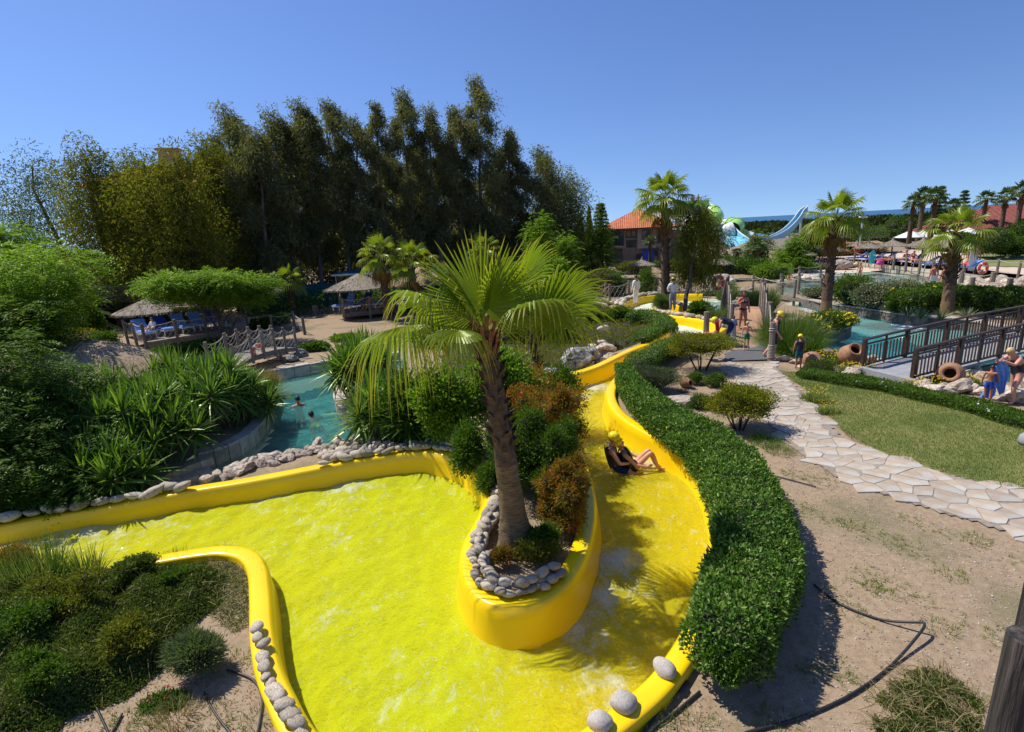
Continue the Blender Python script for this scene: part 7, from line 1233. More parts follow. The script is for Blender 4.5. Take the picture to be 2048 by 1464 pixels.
c = AT(232, 512, 37); c2 = AT(186, 512, 37); t = thing('garden_wall', 'ochre plastered wall with a dark opening below the windbreak', 'wall', (c[0] / 2 + c2[0] / 2, 37, 0)); mb = MB(); mb.box((0, 0, 2.25), (3.6, .4, 1.2)); mb.build('wall', M['plaster2'], t); mb = MB(); mb.box((0, .1, .82), (3.4, .3, 1.62)); mb.build('opening', M['frame'], t)
# right restaurant with maroon roof
Yr = 66; a = AT(1952, 468, Yr); t = thing('restaurant', 'low restaurant building with a broad maroon roof beyond the lawn', 'building', (a[0] + 11, Yr, 0), R(-8)); zt = a[2] + .1; mb = MB(); mb.box((0, 5, zt / 2), (21, 9, zt)); mb.build('wall', M['plaster'], t); mb = MB(); x0, x1, y0, y1, r = hiproof(mb, -11.5, 11.5, -1, 11, zt, 3.1, .4); mb.build('roof', M['tiledark'], t); row_tiles(t, x0, x1, y0, r, zt, 3.1, 'tiledark', 36)
for k in (-9, -6.5, -4, -1.5, 1): window(t, (k, .45, zt * .5), 1.7, 1.5)
# thatched roofs beyond the beach
for (x, y, Y, w_, lab, mm) in [(1545, 478, 60, 5.0, 'wide grey thatched kiosk roof at the foot of the blue slide', 'thatch'), (1722, 483, 60, 4.6, 'pale straw-roofed beach hut behind the parasols', 'paleth')]:
    c = AT(x, y, Y); t = thing('thatched_hut', lab, 'hut', (c[0], Y, 0)); z = c[2] - 1.1; mb = MB(); hiproof(mb, -w_ + 1, w_ - 1, -1.8, 1.8, z, 1.1, .5); mb.build('roof', M[mm], t); 
    for k in (-1, -.33, .33, 1): mb = MB(); mb.tube([[k * (w_ - 1.2), -1.7, 0], [k * (w_ - 1.2), -1.7, z]], .09, 7); mb.build('pole', M['wood'], t)
# ================================================================== BIG SLIDES FAR AWAY
def tubeslide(t, pts, r, cols, n=12, name='tube_section', seg=6):
    P = smooth_path(np.array(pts), .5); k = len(P); i = 0; c = 0
    while i < k - 1:
        j = min(k - 1, i + seg); mb = MB(); mb.tube(P[i:j + 1] if j - i > 0 else P[i - 1:j + 1], r, n, cap=False); mb.tube(P[i:i + 2], r * 1.1, n); mb.build(name, M[cols[c % len(cols)]], t, smooth=True); i = j; c += 1
Ys = 72.0; at = lambda x, y, d=0: AT(x, y, Ys + d); t = thing('slide_tower', 'big lime green and white tube slides winding round a steel tower', 'slide tower', (at(1400, 480)[0], Ys, 0)); o = np.array(t.location)
tubeslide(t, [at(1395, 418, 3) - o, at(1415, 420, 1) - o, at(1432, 432, -1) - o, at(1420, 442, -3) - o, at(1385, 448, -1) - o, at(1372, 456, 2) - o, at(1400, 462, 4) - o, at(1450, 452, 3) - o, at(1472, 450, -1) - o, at(1465, 460, -4) - o, at(1440, 464, -3) - o, at(1400, 468, -2) - o, at(1358, 476, -4) - o, at(1338, 485, -3) - o, at(1345, 492, -1) - o, at(1380, 496, 0) - o], .95, ['slidew', 'slideg', 'slideg'], 14)
tubeslide(t, [at(1455, 458, 0) - o, at(1475, 468, -2) - o, at(1500, 480, -3) - o], .9, ['slideg', 'slidew'], 12); tubeslide(t, [at(1318, 424, 2) - o, at(1350, 430, 2) - o, at(1378, 452, 0) - o], .6, ['slidew'], 10)
mb = MB()
for x in (1365, 1378, 1392, 1406):
    for d in (0, 4): p, q = at(x, 416, d), at(x, 520, d); q = p.copy(); q[2] = 0; mb.tube([q - o, p - o], .12, 6)
mb.build('tower_frame', M['steel'], t)
for y in (418, 436, 456, 478): p = at(1385, y, 2); mb = MB(); mb.box(p - o, (4.2, 4.4, .15)); mb.build('platform', M['steel'], t)
p = at(1386, 411, 0); mb = MB(); mb.box(p - o + V3(0, 0, .1), (4.2, .08, 1.0)); mb.build('parapet', M['slideg'], t)
for x in (1330, 1345, 1440, 1456, 1470):
    p = at(x, 470, 0); mb = MB(); mb.tube([V3(p[0], p[1], 0) - o, p - o], .13, 7); mb.build('support', M['steel'], t)
for k in range(5): p, q = at(1330 + k * 16, 450 + k * 2, 1), at(1346 + k * 16, 480, 1); mb = MB(); mb.bar(p - o, q - o, .12, .12); mb.build('brace', M['steel'], t)
def chute(label, pts, w, mm, sup):
    P = smooth_path(np.array(pts), .7); t = thing('speed_slide', label, 'water slide', P[-1] * V3(1, 1, 0)); o = np.array(t.location); s = side_normals(P); pr = [(-w / 2, .7), (-w / 2, 0), (w / 2, 0), (w / 2, .7)]; mb = MB(); mb.grid(np.stack([P + s * a + V3(0, 0, b) - o for a, b in pr], 1)); mb.grid(np.stack([P + s * a * 1.04 + V3(0, 0, b - .08 * (b < .5)) - o for a, b in pr], 1), 0, True); mb.build('chute', M[mm], t)
    for e_ in (-1, 1): mb = MB(); mb.tube(P + s * (w / 2 * e_) + V3(0, 0, .72) - o, .07, 5); mb.build('lip', M['slidew'], t)
    for i in sup: p = P[min(i, len(P) - 1)]; mb = MB(); mb.tube([V3(p[0], p[1], 0) - o, p - o - V3(0, 0, .05)], .14, 7); mb.build('support', M['steel'], t)
chute('pale blue curved speed slide rising steeply above the trees toward the sea', [AT(1612, 424, 70), AT(1604, 430, 70), AT(1590, 450, 69), AT(1570, 470, 67), AT(1545, 484, 64), AT(1520, 492, 60)], .62, 'slideb', (1, 6)); chute('pale blue slide running down beneath the green tube slide', [AT(1448, 462, 69), AT(1462, 478, 66), AT(1480, 492, 62)], 2.0, 'slideb', (2,))
t = thing('lamp_post', 'slim grey lamp post standing before the sea', 'lamp post', V3(*AT(1722, 470, 75)[:2], 0)); z = AT(1724, 436, 75)[2]; mb = MB(); mb.tube([[0, 0, -.5], [0, 0, z]], .11, 7); mb.build('pole', M['steel'], t); mb = MB(); mb.box((0, 0, z + .1), (1.0, .5, .25)); mb.build('lamp_head', M['white'], t)
# ================================================================== BEACH AND TERRACE
BP = [(1573, 500, 55, 'first beach parasol from the blue slide, behind the lime tree'), (1604, 502, 52, 'low beach parasol just left of the windswept palm trunk'), (1618, 490, 60, 'rear beach parasol beside the windswept palm trunk'), (1640, 497, 56, 'beach parasol half hidden by the windswept palm trunk'), (1672, 494, 55, 'beach parasol directly behind the windswept palm trunk'), (1714, 487, 58, 'beach parasol before the straw-roofed hut'), (1738, 488, 50, 'beach parasol with a sunlit straw stripe over the red-shirted sunbathers'), (1786, 483, 50, 'large beach parasol over the terrace with the blue lounger covers'), (1848, 481, 46, 'beach parasol next to the yellow-crowned palm'), (1888, 482, 43, 'nearest beach parasol, partly behind the yellow-crowned palm trunk'), (1436, 517, 45, 'thatched parasol behind the casuarina'), (1284, 522, 50, 'small thatched parasol below the orange-roofed house')]
bp0 = None
for i, (x, y, Y, lab) in enumerate(BP):
    c = AT(x, y, Y); g = .5 if x > 1690 else 0.0; h = c[2] - g + .2
    if bp0 is None: bp0 = parasol(lab, (c[0], Y, g), 1.3, 2.35, True, group='thatched beach parasols', drop=.52, post=.06); o_ = bp0
    else: o_ = copy_tree(bp0); o_['label'] = lab
    o_.location = (c[0], Y, g); s = (1.08 if x > 1750 else .92); o_.scale = (s, s, max(.6, min(1.25, h / 2.35))); o_.rotation_euler = (0, 0, i * 1.1)
for (x, y, Y, lab) in [(1822, 461, 70, 'white cafe umbrella, leftmost one below the distant palms'), (1847, 461, 70, 'white cafe umbrella beside the first one below the distant palms'), (1902, 459, 68, 'white cafe umbrella behind the yellow-crowned palm'), (1938, 455, 66, 'tilted white cafe umbrella near the maroon roof')]:
    c = AT(x, y, Y); t = thing('cafe_umbrella', lab, 'umbrella', (c[0], Y, 0), 0, 'white cafe umbrellas'); mb = MB(); mb.lathe([(0, c[2]), (.7, c[2] - .3), (1.7, c[2] - .8), (1.7, c[2] - .86), (0, c[2] - .1)], 8); mb.build('canopy', M['white'], t); mb = MB(); mb.tube([[0, 0, 0], [0, 0, c[2]]], .04, 6); mb.build('pole', M['steel'], t)
def fence(label, pts, h, r, s=.14, z=0.0, two=False, step=None):
    P = gz(pts, z); 
    if step: P = smooth_path(P, step)
    t = thing('rope_fence', label, 'rope fence', P[0]); posts_and_rope(t, np.array(t.location), P, h, r, s, below=.3, two=two); return t
fence('rope fence along the top of the terrace wall in front of the loungers', [(1708, 524), (1735, 526), (1768, 530), (1800, 535), (1840, 541), (1880, 548), (1925, 556)], .95, .09, .14, .5, step=1.75)
fence('rope fence running behind the life ring up the far lawn', [(1950, 540), (1990, 545), (2020, 548), (2060, 556), (2140, 566)], .95, .08, .12, .5, step=2.0)
fence('thick log rope fence along the near edge of the shallow pool rocks', [(1918, 585), (1955, 590), (2000, 592), (2050, 597), (2120, 606)], 1.35, .14, .2, .0, True, step=1.7)
fence('short log fence row closer to the clipped hedge', [(1938, 604), (1985, 606), (2030, 610), (2080, 616)], 1.35, .14, .2, .0, False, step=2.0)
fence('old post fence wading through the shallow pool', [(1560, 578), (1585, 574), (1612, 571), (1650, 574), (1690, 580), (1730, 588)], 1.1, .09, .12, -.1, True, step=1.9); fence('post row beside the boardwalk in the shallow pool', [(1596, 590), (1640, 594), (1690, 598)], 1.2, .09, .12, -.1, True, step=1.6); fence('second row of weathered posts further out in the shallow pool', [(1565, 566), (1600, 562), (1640, 560)], 1.2, .09, .1, -.1, False, step=1.5)
lifebuoy('orange life ring on a log post by the far rope fence', AT(1966, 536, 34.5), .38, .1)
for i, (x, y, c, tw, lab) in enumerate([(1712, 522, 'blue', 'lb', 'terrace lounger nearest the russet hedge with orange bag'), (1745, 524, 'lb', None, 'terrace lounger behind the turquoise body board'), (1768, 522, 'lb', 'lb', 'blue reclining lounger beside the pink bag'), (1800, 526, 'blue', 'lb', 'navy lounger under the large terrace parasol'), (1825, 528, 'blue', None, 'navy lounger beside the sunbathing couple'), (1848, 532, 'blue', 'orange', 'navy lounger with an orange towel'), (1870, 536, 'blue', 'lb', 'navy lounger before the yellow-crowned palm trunk'), (1915, 542, 'red', 'lb', 'red lounger with blue towel beyond the yellow-crowned palm'), (1930, 542, 'lb', None, 'light blue lounger near the bathers with the board')]):
    p = G(x, y, .5); lounger(lab, p, 1.4 + rng.normal() * .2, c, 35, group='terrace loungers', towel=tw)
for i, (x, y, c, lab) in enumerate([(1542, 533, 'blue', 'blue beach lounger under the first parasol group'), (1556, 531, 'blue', 'second blue beach lounger beside the lime tree trunk'), (1572, 534, 'lb', 'light blue beach lounger by the strip hedge'), (1590, 532, 'lb', 'pale blue beach lounger right of the lime tree'), (1612, 532, 'navy', 'navy beach lounger in the parasol shade'), (1630, 533, 'navy', 'navy beach lounger next to the orange float'), (1645, 534, 'navy', 'navy beach lounger before the windswept palm trunk'), (1488, 530, 'blue', 'blue lounger between the low palms'), (1500, 532, 'lb', 'light blue lounger between the low palms')]):
    p = gp(x, y); lounger(lab, p, 1.2 + rng.normal() * .3, c, 40, group='beach loungers')
def simple(nm, label, cat, p, mk, mm): mb = MB(); mk(mb); ob = mb.build(nm, M[mm]); ob.location = Vector([float(v) for v in p]); return tag(ob, label, cat)
board = lambda mb: mb.lathe([(0, 0), (.22, .05), (.28, .5), (.26, .9), (.12, 1.12), (0, 1.15)], 16, sy=.18)
simple('body_board', 'turquoise body board propped against the terrace rope fence', 'body board', G(1744, 527, .5), board, 'cyan'); simple('body_board', 'white body board held upright by the far bathers', 'body board', G(1942, 542, .5), lambda mb: mb.lathe([(0, 0), (.24, .05), (.3, .6), (.26, 1.3), (.1, 1.5), (0, 1.52)], 16, sy=.15), 'white')
bag = lambda mb: (mb.lathe([(0, 0), (.3, .02), (.34, .2), (.26, .38), (0, .42)], 12, sy=.6), mb.tube([[-.2, 0, .36], [-.12, 0, .55], [.12, 0, .55], [.2, 0, .36]], .02, 5))
simple('beach_bag', 'pink beach bag on the terrace beside the blue lounger', 'bag', G(1760, 530, .5), bag, 'pink'); simple('beach_bag', 'orange beach bag by the russet hedge', 'bag', G(1730, 522, .5), bag, 'orange'); simple('swim_float', 'orange swim float lying in the beach parasol shade', 'float', gp(1603, 535), bag, 'orange'); simple('swim_float', 'red swim float beside the orange one on the beach', 'float', gp(1596, 530), bag, 'red')
simple('cool_box', 'light blue plastic carry case on the mat beside the kneeling men', 'case', G(1458, 688, .15), lambda mb: mb.box((0, 0, .14), (.55, .36, .26), taper=.8), 'lb')
# ================================================================== PEOPLE
def skin_chain(V, E, Rr, sub=1):
    """grow one continuous skinned surface round a skeleton, return arrays"""
    me = bpy.data.meshes.new('tmp'); me.from_pydata([tuple(float(c) for c in v) for v in V], E, []); ob = bpy.data.objects.new('tmp', me); COL.objects.link(ob)
    md = ob.modifiers.new('s', 'SKIN'); md.use_smooth_shade = True; md.branch_smoothing = 0.4; ss = ob.modifiers.new('u', 'SUBSURF'); ss.levels = sub; ss.render_levels = sub
    sd = me.skin_vertices[0].data
    for i, r in enumerate(Rr): sd[i].radius = (r, r) if np.isscalar(r) else r; sd[i].use_root = (i == 0)
    dg = bpy.context.evaluated_depsgraph_get(); ev = ob.evaluated_get(dg); m2 = ev.to_mesh(); Vv = np.array([v.co[:] for v in m2.vertices]); F4 = [list(p.vertices) for p in m2.polygons if len(p.vertices) == 4]; F3 = [list(p.vertices) for p in m2.polygons if len(p.vertices) == 3]; ev.to_mesh_clear()
    bpy.data.objects.remove(ob); bpy.data.meshes.remove(me); return Vv, F4, F3
J0 = dict(pelvis=(0, 0, .95), spine=(0, .0, 1.13), chest=(0, 0, 1.33), neck=(0, 0, 1.48), head=(0, .02, 1.60), shL=(-.18, 0, 1.42), shR=(.18, 0, 1.42), elL=(-.25, -.01, 1.14), elR=(.25, -.01, 1.14), wrL=(-.26, .05, .89), wrR=(.26, .05, .89), haL=(-.26, .08, .80), haR=(.26, .08, .80), hipL=(-.09, 0, .90), hipR=(.09, 0, .90), knL=(-.10, .02, .50), knR=(.10, .02, .50), anL=(-.10, -.02, .09), anR=(.10, -.02, .09), toL=(-.12, .14, .035), toR=(.12, .14, .035))
RAD = dict(pelvis=(.14, .11), spine=(.125, .095), chest=(.145, .105), neck=.055, head=.06, sh=.062, el=.043, wr=.03, ha=.03, hip=.092, kn=.06, an=.038, to=.034)
ORD = ['pelvis', 'spine', 'chest', 'neck', 'head'] + [a + s for s in 'LR' for a in ('sh', 'el', 'wr', 'ha')] + [a + s for s in 'LR' for a in ('hip', 'kn', 'an', 'to')]
EDG = [('pelvis', 'spine'), ('spine', 'chest'), ('chest', 'neck'), ('neck', 'head')] + [e for s in 'LR' for e in (('chest', 'sh' + s), ('sh' + s, 'el' + s), ('el' + s, 'wr' + s), ('wr' + s, 'ha' + s), ('pelvis', 'hip' + s), ('hip' + s, 'kn' + s), ('kn' + s, 'an' + s), ('an' + s, 'to' + s))]
def rad(k, fat): r = RAD.get(k) or RAD[k[:-1]]; f = fat if k in ('pelvis', 'spine', 'chest') or k[:3] == 'hip' else 1 + (fat - 1) * .5; return tuple(q * f for q in r) if isinstance(r, tuple) else r * f
def person(label, loc, rz=0.0, pose=None, s=1.0, skin='skin_pink', hair='hair_brown', clothes=(), fat=1.0, look=(0, 1, 0), group=None, hands=True, helmet=False, cap=None, longhair=False, cat='person'):
    """local axes: +Y is where the body faces; one continuous body mesh, clothing and hair as children"""
    J = {k: np.array(v, float) for k, v in {**J0, **(pose or {})}.items()}; t = thing('person', label, cat, loc, rz, group, s); idx = {k: i for i, k in enumerate(ORD)}
    V, F4, F3 = skin_chain([J[k] for k in ORD], [(idx[a], idx[b]) for a, b in EDG], [rad(k, fat) for k in ORD], 2 if hands else 1); mb = MB(); 
    if F4: mb.add(V, F4)
    if F3: mb.add(V, F3)
    # head: skull, jaw, nose, brow, ears
    look = unit(np.array(look, float)); up = unit(J['head'] - J['neck']); up = unit(up - look * np.dot(up, look)); rt = np.cross(look, up); B = np.stack([rt, look, up], 1); hc = J['head'] + up * .045
    Vi, Fi = ICO[3]; q = Vi.copy(); w = np.where(q[:, 2] < 0, 1 + q[:, 2] * .22, 1.0); H = q * np.array([.078, .096, .118]); H[:, 0] *= w; H[:, 1] = H[:, 1] * (1 + .06 * (q[:, 2] < -.3)); eye = np.exp(-(((q[:, 0] - .38) / .2) ** 2 + ((q[:, 2] - .05) / .16) ** 2)) + np.exp(-(((q[:, 0] + .38) / .2) ** 2 + ((q[:, 2] - .05) / .16) ** 2)); H[:, 1] -= .012 * eye * (q[:, 1] > .3); H[:, 1] += .006 * np.exp(-((q[:, 2] + .5) / .1) ** 2 - (q[:, 0] / .3) ** 2) * (q[:, 1] > .3)
    mb.add(H @ B.T + hc, Fi); nb = np.array([[-.012, .092, -.03], [.012, .092, -.03], [0, .122, -.028], [0, .094, .022], [-.017, .088, -.04], [.017, .088, -.04], [0, .112, -.04]]); mb.add(nb @ B.T + hc, [[0, 2, 3], [2, 1, 3], [4, 6, 2], [6, 5, 2], [4, 2, 0], [5, 1, 2]])
    for e in (-1, 1): mb.add((ICO[1][0] * np.array([.010, .020, .030]) + np.array([.078 * e, -.008, -.005])) @ B.T + hc, ICO[1][1])
    if hands:
        for sd in 'LR':
            d = unit(J['ha' + sd] - J['wr' + sd]); e = 1 if sd == 'R' else -1; side = unit(np.cross(d, V3(e, 0, .01) if abs(d[0]) < .9 else V3(0, 1, 0))); nrm = np.cross(d, side); c = J['ha' + sd]
            for i, ln in enumerate((.062, .075, .080, .072)):
                b = c - d * .012 + side * (.024 - .016 * i); mb.tube([b, b + d * ln * .55, b + d * ln * .95 - nrm * e * ln * .3], [.0105, .0095, .007], 6)
            b = c - d * .03 + side * .02; mb.tube([b, b + side * .03 + d * .02, b + side * .038 + d * .05], [.012, .011, .008], 6)
    mb.build('body', M[skin], t, smooth=True)
    BV, BF = V, (F4 if F4 else []); A0_ = np.array([J[a] for a, b in EDG]); AB = np.array([J[b] - J[a] for a, b in EDG]); rel = BV[:, None] - A0_[None]; tt = np.clip((rel * AB).sum(-1) / (AB ** 2).sum(-1), 0, 1); dd = np.linalg.norm(rel - tt[..., None] * AB, axis=-1); bi = dd.argmin(1); bt = tt[np.arange(len(BV)), bi]; BF = np.array(BF); VN = np.zeros_like(BV); fn = np.cross(BV[BF[:, 2]] - BV[BF[:, 0]], BV[BF[:, 3]] - BV[BF[:, 1]])
    for c_ in range(4): np.add.at(VN, BF[:, c_], fn)
    VN = unit(VN); bn = [a.rstrip('LR') + '-' + b.rstrip('LR') for a, b in EDG]
    def wear(name, rule, off, m):
        """clothing cut from the body surface itself and lifted off the skin"""
        lim = np.array([rule.get(n_, (2, -1)) for n_ in bn]); ok = (bt >= lim[bi, 0]) & (bt <= lim[bi, 1]); kf = ok[BF].sum(1) >= 3; g = MB(); g.add(BV + VN * off, BF[kf]); return g.build(name, M[m], t, smooth=True)
    A1_ = (0, 1); lerp = lambda a, b, f: J[a] * (1 - f) + J[b] * f
    for c in clothes:
        kind, m = c[0], c[1]
        if kind == 'shorts': ln = c[2] if len(c) > 2 else .6; wear('shorts', {'pelvis-spine': (0, .4), 'pelvis-hip': A1_, 'hip-kn': (0, ln)}, .02, m)
        elif kind == 'briefs': wear('briefs', {'pelvis-spine': (0, .2), 'pelvis-hip': A1_, 'hip-kn': (0, .12)}, .01, m)
        elif kind == 'trousers': wear('trousers', {'pelvis-spine': (0, .4), 'pelvis-hip': A1_, 'hip-kn': A1_, 'kn-an': (0, .9)}, .025, m)
        elif kind == 'vest': wear('life_vest', {'pelvis-spine': (.1, 1), 'spine-chest': A1_, 'chest-neck': (0, .7), 'chest-sh': (0, .97)}, .058, m)
        elif kind == 'shirt': wear('shirt', {'pelvis-spine': A1_, 'pelvis-hip': (0, .3), 'spine-chest': A1_, 'chest-neck': (0, .7), 'chest-sh': A1_, 'sh-el': A1_, 'el-wr': (0, .85)}, .025, m)
        elif kind == 'suit': wear('swimsuit', {'pelvis-spine': A1_, 'pelvis-hip': A1_, 'spine-chest': A1_, 'chest-neck': (0, .2), 'chest-sh': (0, .35), 'hip-kn': (0, .12)}, .010, m)
        elif kind == 'bikini':
            f = unit(np.cross(J['shR'] - J['shL'], J['chest'] - J['spine'])) * -1; 
            f = unit(np.cross(J['chest'] - J['spine'], J['shR'] - J['shL'])) ; f = f if np.dot(f, look) > 0 else -f
            g = MB(); a = np.linspace(0, 2 * np.pi, 25); up2 = unit(J['chest'] - J['spine']); rt2 = unit(J['shR'] - J['shL']); cc = lerp('spine', 'chest', .72); g.grid(np.stack([cc + rt2 * (.150 * fat * np.cos(a))[:, None] + f * (.115 * fat * np.sin(a))[:, None] + up2 * z for z in (-.018, .018)], 0))
            for e in (-1, 1): g.add(((ICO[2][0] * .062 * fat) @ np.stack([rt2, f, up2], 0)) + cc + rt2 * .07 * e + f * .095 * fat + up2 * .005, ICO[2][1])
            g.build('bikini_top', M[m], t, smooth=True); wear('bikini_bottom', {'pelvis-spine': (0, .08), 'pelvis-hip': A1_, 'hip-kn': (0, .08)}, .008, m)
        elif kind == 'robe':
            g = MB(); n = 20; a = np.linspace(0, 2 * np.pi, n + 1); rows = []
            for z, rx_, ry_ in ((.30, .24, .2), (.6, .22, .18), (.95, .2, .165), (1.15, .19, .155), (1.35, .2, .15), (1.45, .15, .12), (1.50, .09, .085)): rows.append(np.stack([rx_ * np.cos(a), ry_ * np.sin(a), np.full(n + 1, z)], 1))
            g.grid(np.array(rows)); g.build('robe', M[m], t, smooth=True)
            wear('robe_sleeves', {'chest-sh': A1_, 'sh-el': A1_, 'el-wr': (0, .9)}, .04, m)
    if helmet:
        Vh, Fh = ICO[3]; k = Vh.copy(); Hh = k * np.array([.125, .142, .135]); low = k[:, 2] < -.25; Hh[low, 2] = -.25 * .135; front = (k[:, 1] > .55) & (k[:, 2] < .1); Hh[front, 2] = np.maximum(Hh[front, 2], .012); g = MB(); g.add(Hh @ B.T + hc + up * .035 - look * .008, Fh); ho = g.build('helmet', M['helmet'], t, smooth=True)
        g = MB()
        for ax in (-.62, -.2, .25, .68):
            for e in (-1, 1):
                for el_ in (.35, .75): d = unit(V3(e * math.cos(el_), ax, math.sin(el_))); p = d * np.array([.125, .142, .135]) * 1.004; g.bar(p - V3(0, .012, 0), p + V3(0, .012, 0), .008, .004, up=d)
        for x_ in (-.5, 0, .5): d = unit(V3(x_, -.8, .45)); p = d * np.array([.125, .142, .135]) * 1.004; g.bar(p - V3(0, 0, .018), p + V3(0, 0, .018), .008, .004, up=d)
        g.v = [v @ B.T + hc + up * .035 - look * .008 for v in g.v]; g.build('air_slots', M['black'], ho)
        g = MB(); a = np.linspace(-2.2, 2.2, 12) - math.pi / 2; g.tube(np.stack([.095 * np.sin(a + math.pi / 2) * .9, np.full(12, .01), -.05 - .075 * np.cos(a + math.pi / 2)], 1) @ B.T + hc, .006, 4); g.build('chin_strap', M['black'], ho)
    elif hair:
        Vh, Fh = ICO[3]; k = Vh; cut = (k[:, 1] > .35) & (k[:, 2] < .42); low = k[:, 2] < (-.35 if not longhair else -.6); Hh = k * np.array([.088, .108, .128]) * (1 + .06 * lump(k, 3, 9) + .03 * lump(k, 8, 21))[:, None]; Hh[cut] *= .78; Hh[low & ~cut] *= .82; Hh[:, 1] -= .008; g = MB(); g.add(Hh @ B.T + hc + up * .008, Fh)
        if longhair: g.tube([hc - look * .07, hc - look * .11 - up * .12, hc - look * .09 - up * .26], [.07, .06, .02], 8, flat=.6)
        g.build('hair', M[hair], t, smooth=True)
    if cap:
        Vh, Fh = ICO[2]; Hh = Vh * np.array([.096, .114, .10]); Hh[Vh[:, 2] < 0, 2] = 0; g = MB(); g.add(Hh @ B.T + hc + up * .05, Fh); g.box((0, 0, 0), (.13, .1, .012)); g.v[-1] = (g.v[-1] + V3(0, .13, .0)) @ B.T + hc + up * .052; g.build('cap', M[cap], t, smooth=True)
    return t
SIT = dict(pelvis=(0, 0, .14), spine=(0, -.06, .32), chest=(0, -.10, .52), neck=(0, -.10, .67), head=(0, -.06, .78), shL=(-.18, -.10, .60), shR=(.18, -.10, .60), elL=(-.26, .02, .36), elR=(.26, .02, .36), wrL=(-.22, .22, .25), wrR=(.22, .22, .25), haL=(-.20, .29, .23), haR=(.20, .29, .23), hipL=(-.09, .02, .12), hipR=(.09, .02, .12), knL=(-.12, .42, .30), knR=(.12, .42, .30), anL=(-.12, .62, .05), anR=(.12, .62, .05), toL=(-.12, .78, .04), toR=(.12, .78, .04))
LIE = dict(pelvis=(0, 0, .10), spine=(0, -.18, .13), chest=(0, -.36, .20), neck=(0, -.48, .28), head=(0, -.55, .37), shL=(-.18, -.42, .22), shR=(.18, -.42, .22), elL=(-.28, -.2, .14), elR=(.28, -.2, .14), wrL=(-.24, .02, .14), wrR=(.24, .02, .14), haL=(-.22, .1, .14), haR=(.22, .1, .14), hipL=(-.09, .04, .1), hipR=(.09, .04, .1), knL=(-.1, .44, .16), knR=(.1, .44, .16), anL=(-.1, .85, .07), anR=(.1, .85, .07), toL=(-.12, .90, .16), toR=(.12, .90, .16))
rp = G(1232, 938, -.42); az = math.atan2(-.06, 1) - math.pi / 2
man = dict(SIT); man.update(pelvis=(0, 0, .05), spine=(0, -.07, .23), chest=(0, -.13, .44), neck=(0, -.12, .60), head=(.02, -.07, .72), shL=(-.19, -.12, .52), shR=(.19, -.12, .52), elL=(-.27, .02, .28), elR=(.29, .05, .25), wrL=(-.16, .25, .28), wrR=(.18, .26, .22), haL=(-.08, .32, .30), haR=(.10, .32, .25), hipL=(-.1, .03, .03), hipR=(.1, .03, .03), knL=(-.27, .42, -.02), knR=(.27, .42, -.04), anL=(-.24, .8, -.14), anR=(.24, .8, -.16), toL=(-.25, .95, -.1), toR=(.25, .95, -.12))
person('rider in black life vest and dotted yellow helmet sitting behind a companion', rp, az, man, 1.03, 'skin_pink', clothes=[('vest', 'ink'), ('shorts', 'navy')], helmet=True, look=(.25, .9, -.35))
wom = dict(SIT); wom.update(pelvis=(0, .36, .03), spine=(0, .28, .18), chest=(0, .20, .36), neck=(0, .13, .50), head=(-.01, .10, .60), shL=(-.16, .18, .43), shR=(.17, .19, .42), elL=(-.24, .38, .27), elR=(.25, .42, .2), wrL=(-.16, .58, .2), wrR=(.24, .66, .15), haL=(-.12, .66, .2), haR=(.22, .74, .17), hipL=(-.09, .4, .02), hipR=(.09, .4, .02), knL=(-.09, .78, .44), knR=(.10, .80, .46), anL=(-.09, .94, .04), anR=(.10, .97, .04), toL=(-.09, 1.1, .02), toR=(.10, 1.12, .02))
person('rider in plain yellow helmet leaning back in the lap of the rider behind, knees raised', rp, az, wom, 1.0, 'skin_pink', clothes=[('vest', 'ink'), ('briefs', 'ink')], helmet=True, fat=.92, look=(.1, .75, .5))
# woman on the bridge
bz = .65
for _ in range(12): wp_ = G(1484, 658, bz); bz = .5 * bz + .5 * float(np.interp(wp_[1], EA[:, 1], EA[:, 2]))
person('sunburnt woman in dark bikini and sunglasses walking over the rope bridge', wp_, math.pi + .1, dict(elR=(.30, .0, 1.16), wrR=(.22, .2, 1.30), haR=(.17, .26, 1.36), knL=(-.08, .12, .50), anL=(-.06, .16, .10), toL=(-.07, .30, .05), anR=(.09, -.08, .09), toR=(.1, .07, .035)), .97, 'skin_red', 'hair_dark', [('bikini', 'ink')], fat=1.22, look=(.1, 1, -.1))
person('small boy in green swimming trunks walking barefoot on the grey mat', G(1492, 700, .06), math.pi - .5, dict(elL=(-.28, .04, 1.15), wrL=(-.34, .12, .95), haL=(-.36, .15, .87), knR=(.1, .1, .5), anR=(.12, .12, .1), toR=(.13, .27, .05)), .66, 'skin_pink', 'hair_blond', [('shorts', 'green', .6)], fat=.85, look=(-.3, .9, -.3))
def stripes(name, a, b, sc):
    m, N, L, out = newmat(name); p = N.new('ShaderNodeBsdfPrincipled'); L.new(p.outputs[0], out.inputs[0]); p.inputs['Roughness'].default_value = .9; w = N.new('ShaderNodeTexWave'); w.bands_direction = 'Z'; w.inputs['Scale'].default_value = sc; tc = N.new('ShaderNodeTexCoord'); L.new(tc.outputs['Object'], w.inputs['Vector']); r = rampn(N, [(.48, a), (.52, b)]); L.new(w.outputs['Fac'], r.inputs[0]); L.new(r.outputs[0], p.inputs['Base Color']); return m
M['stripe'] = stripes('navy_white_stripes', (.02, .03, .14), (.78, .78, .8), 5.2)
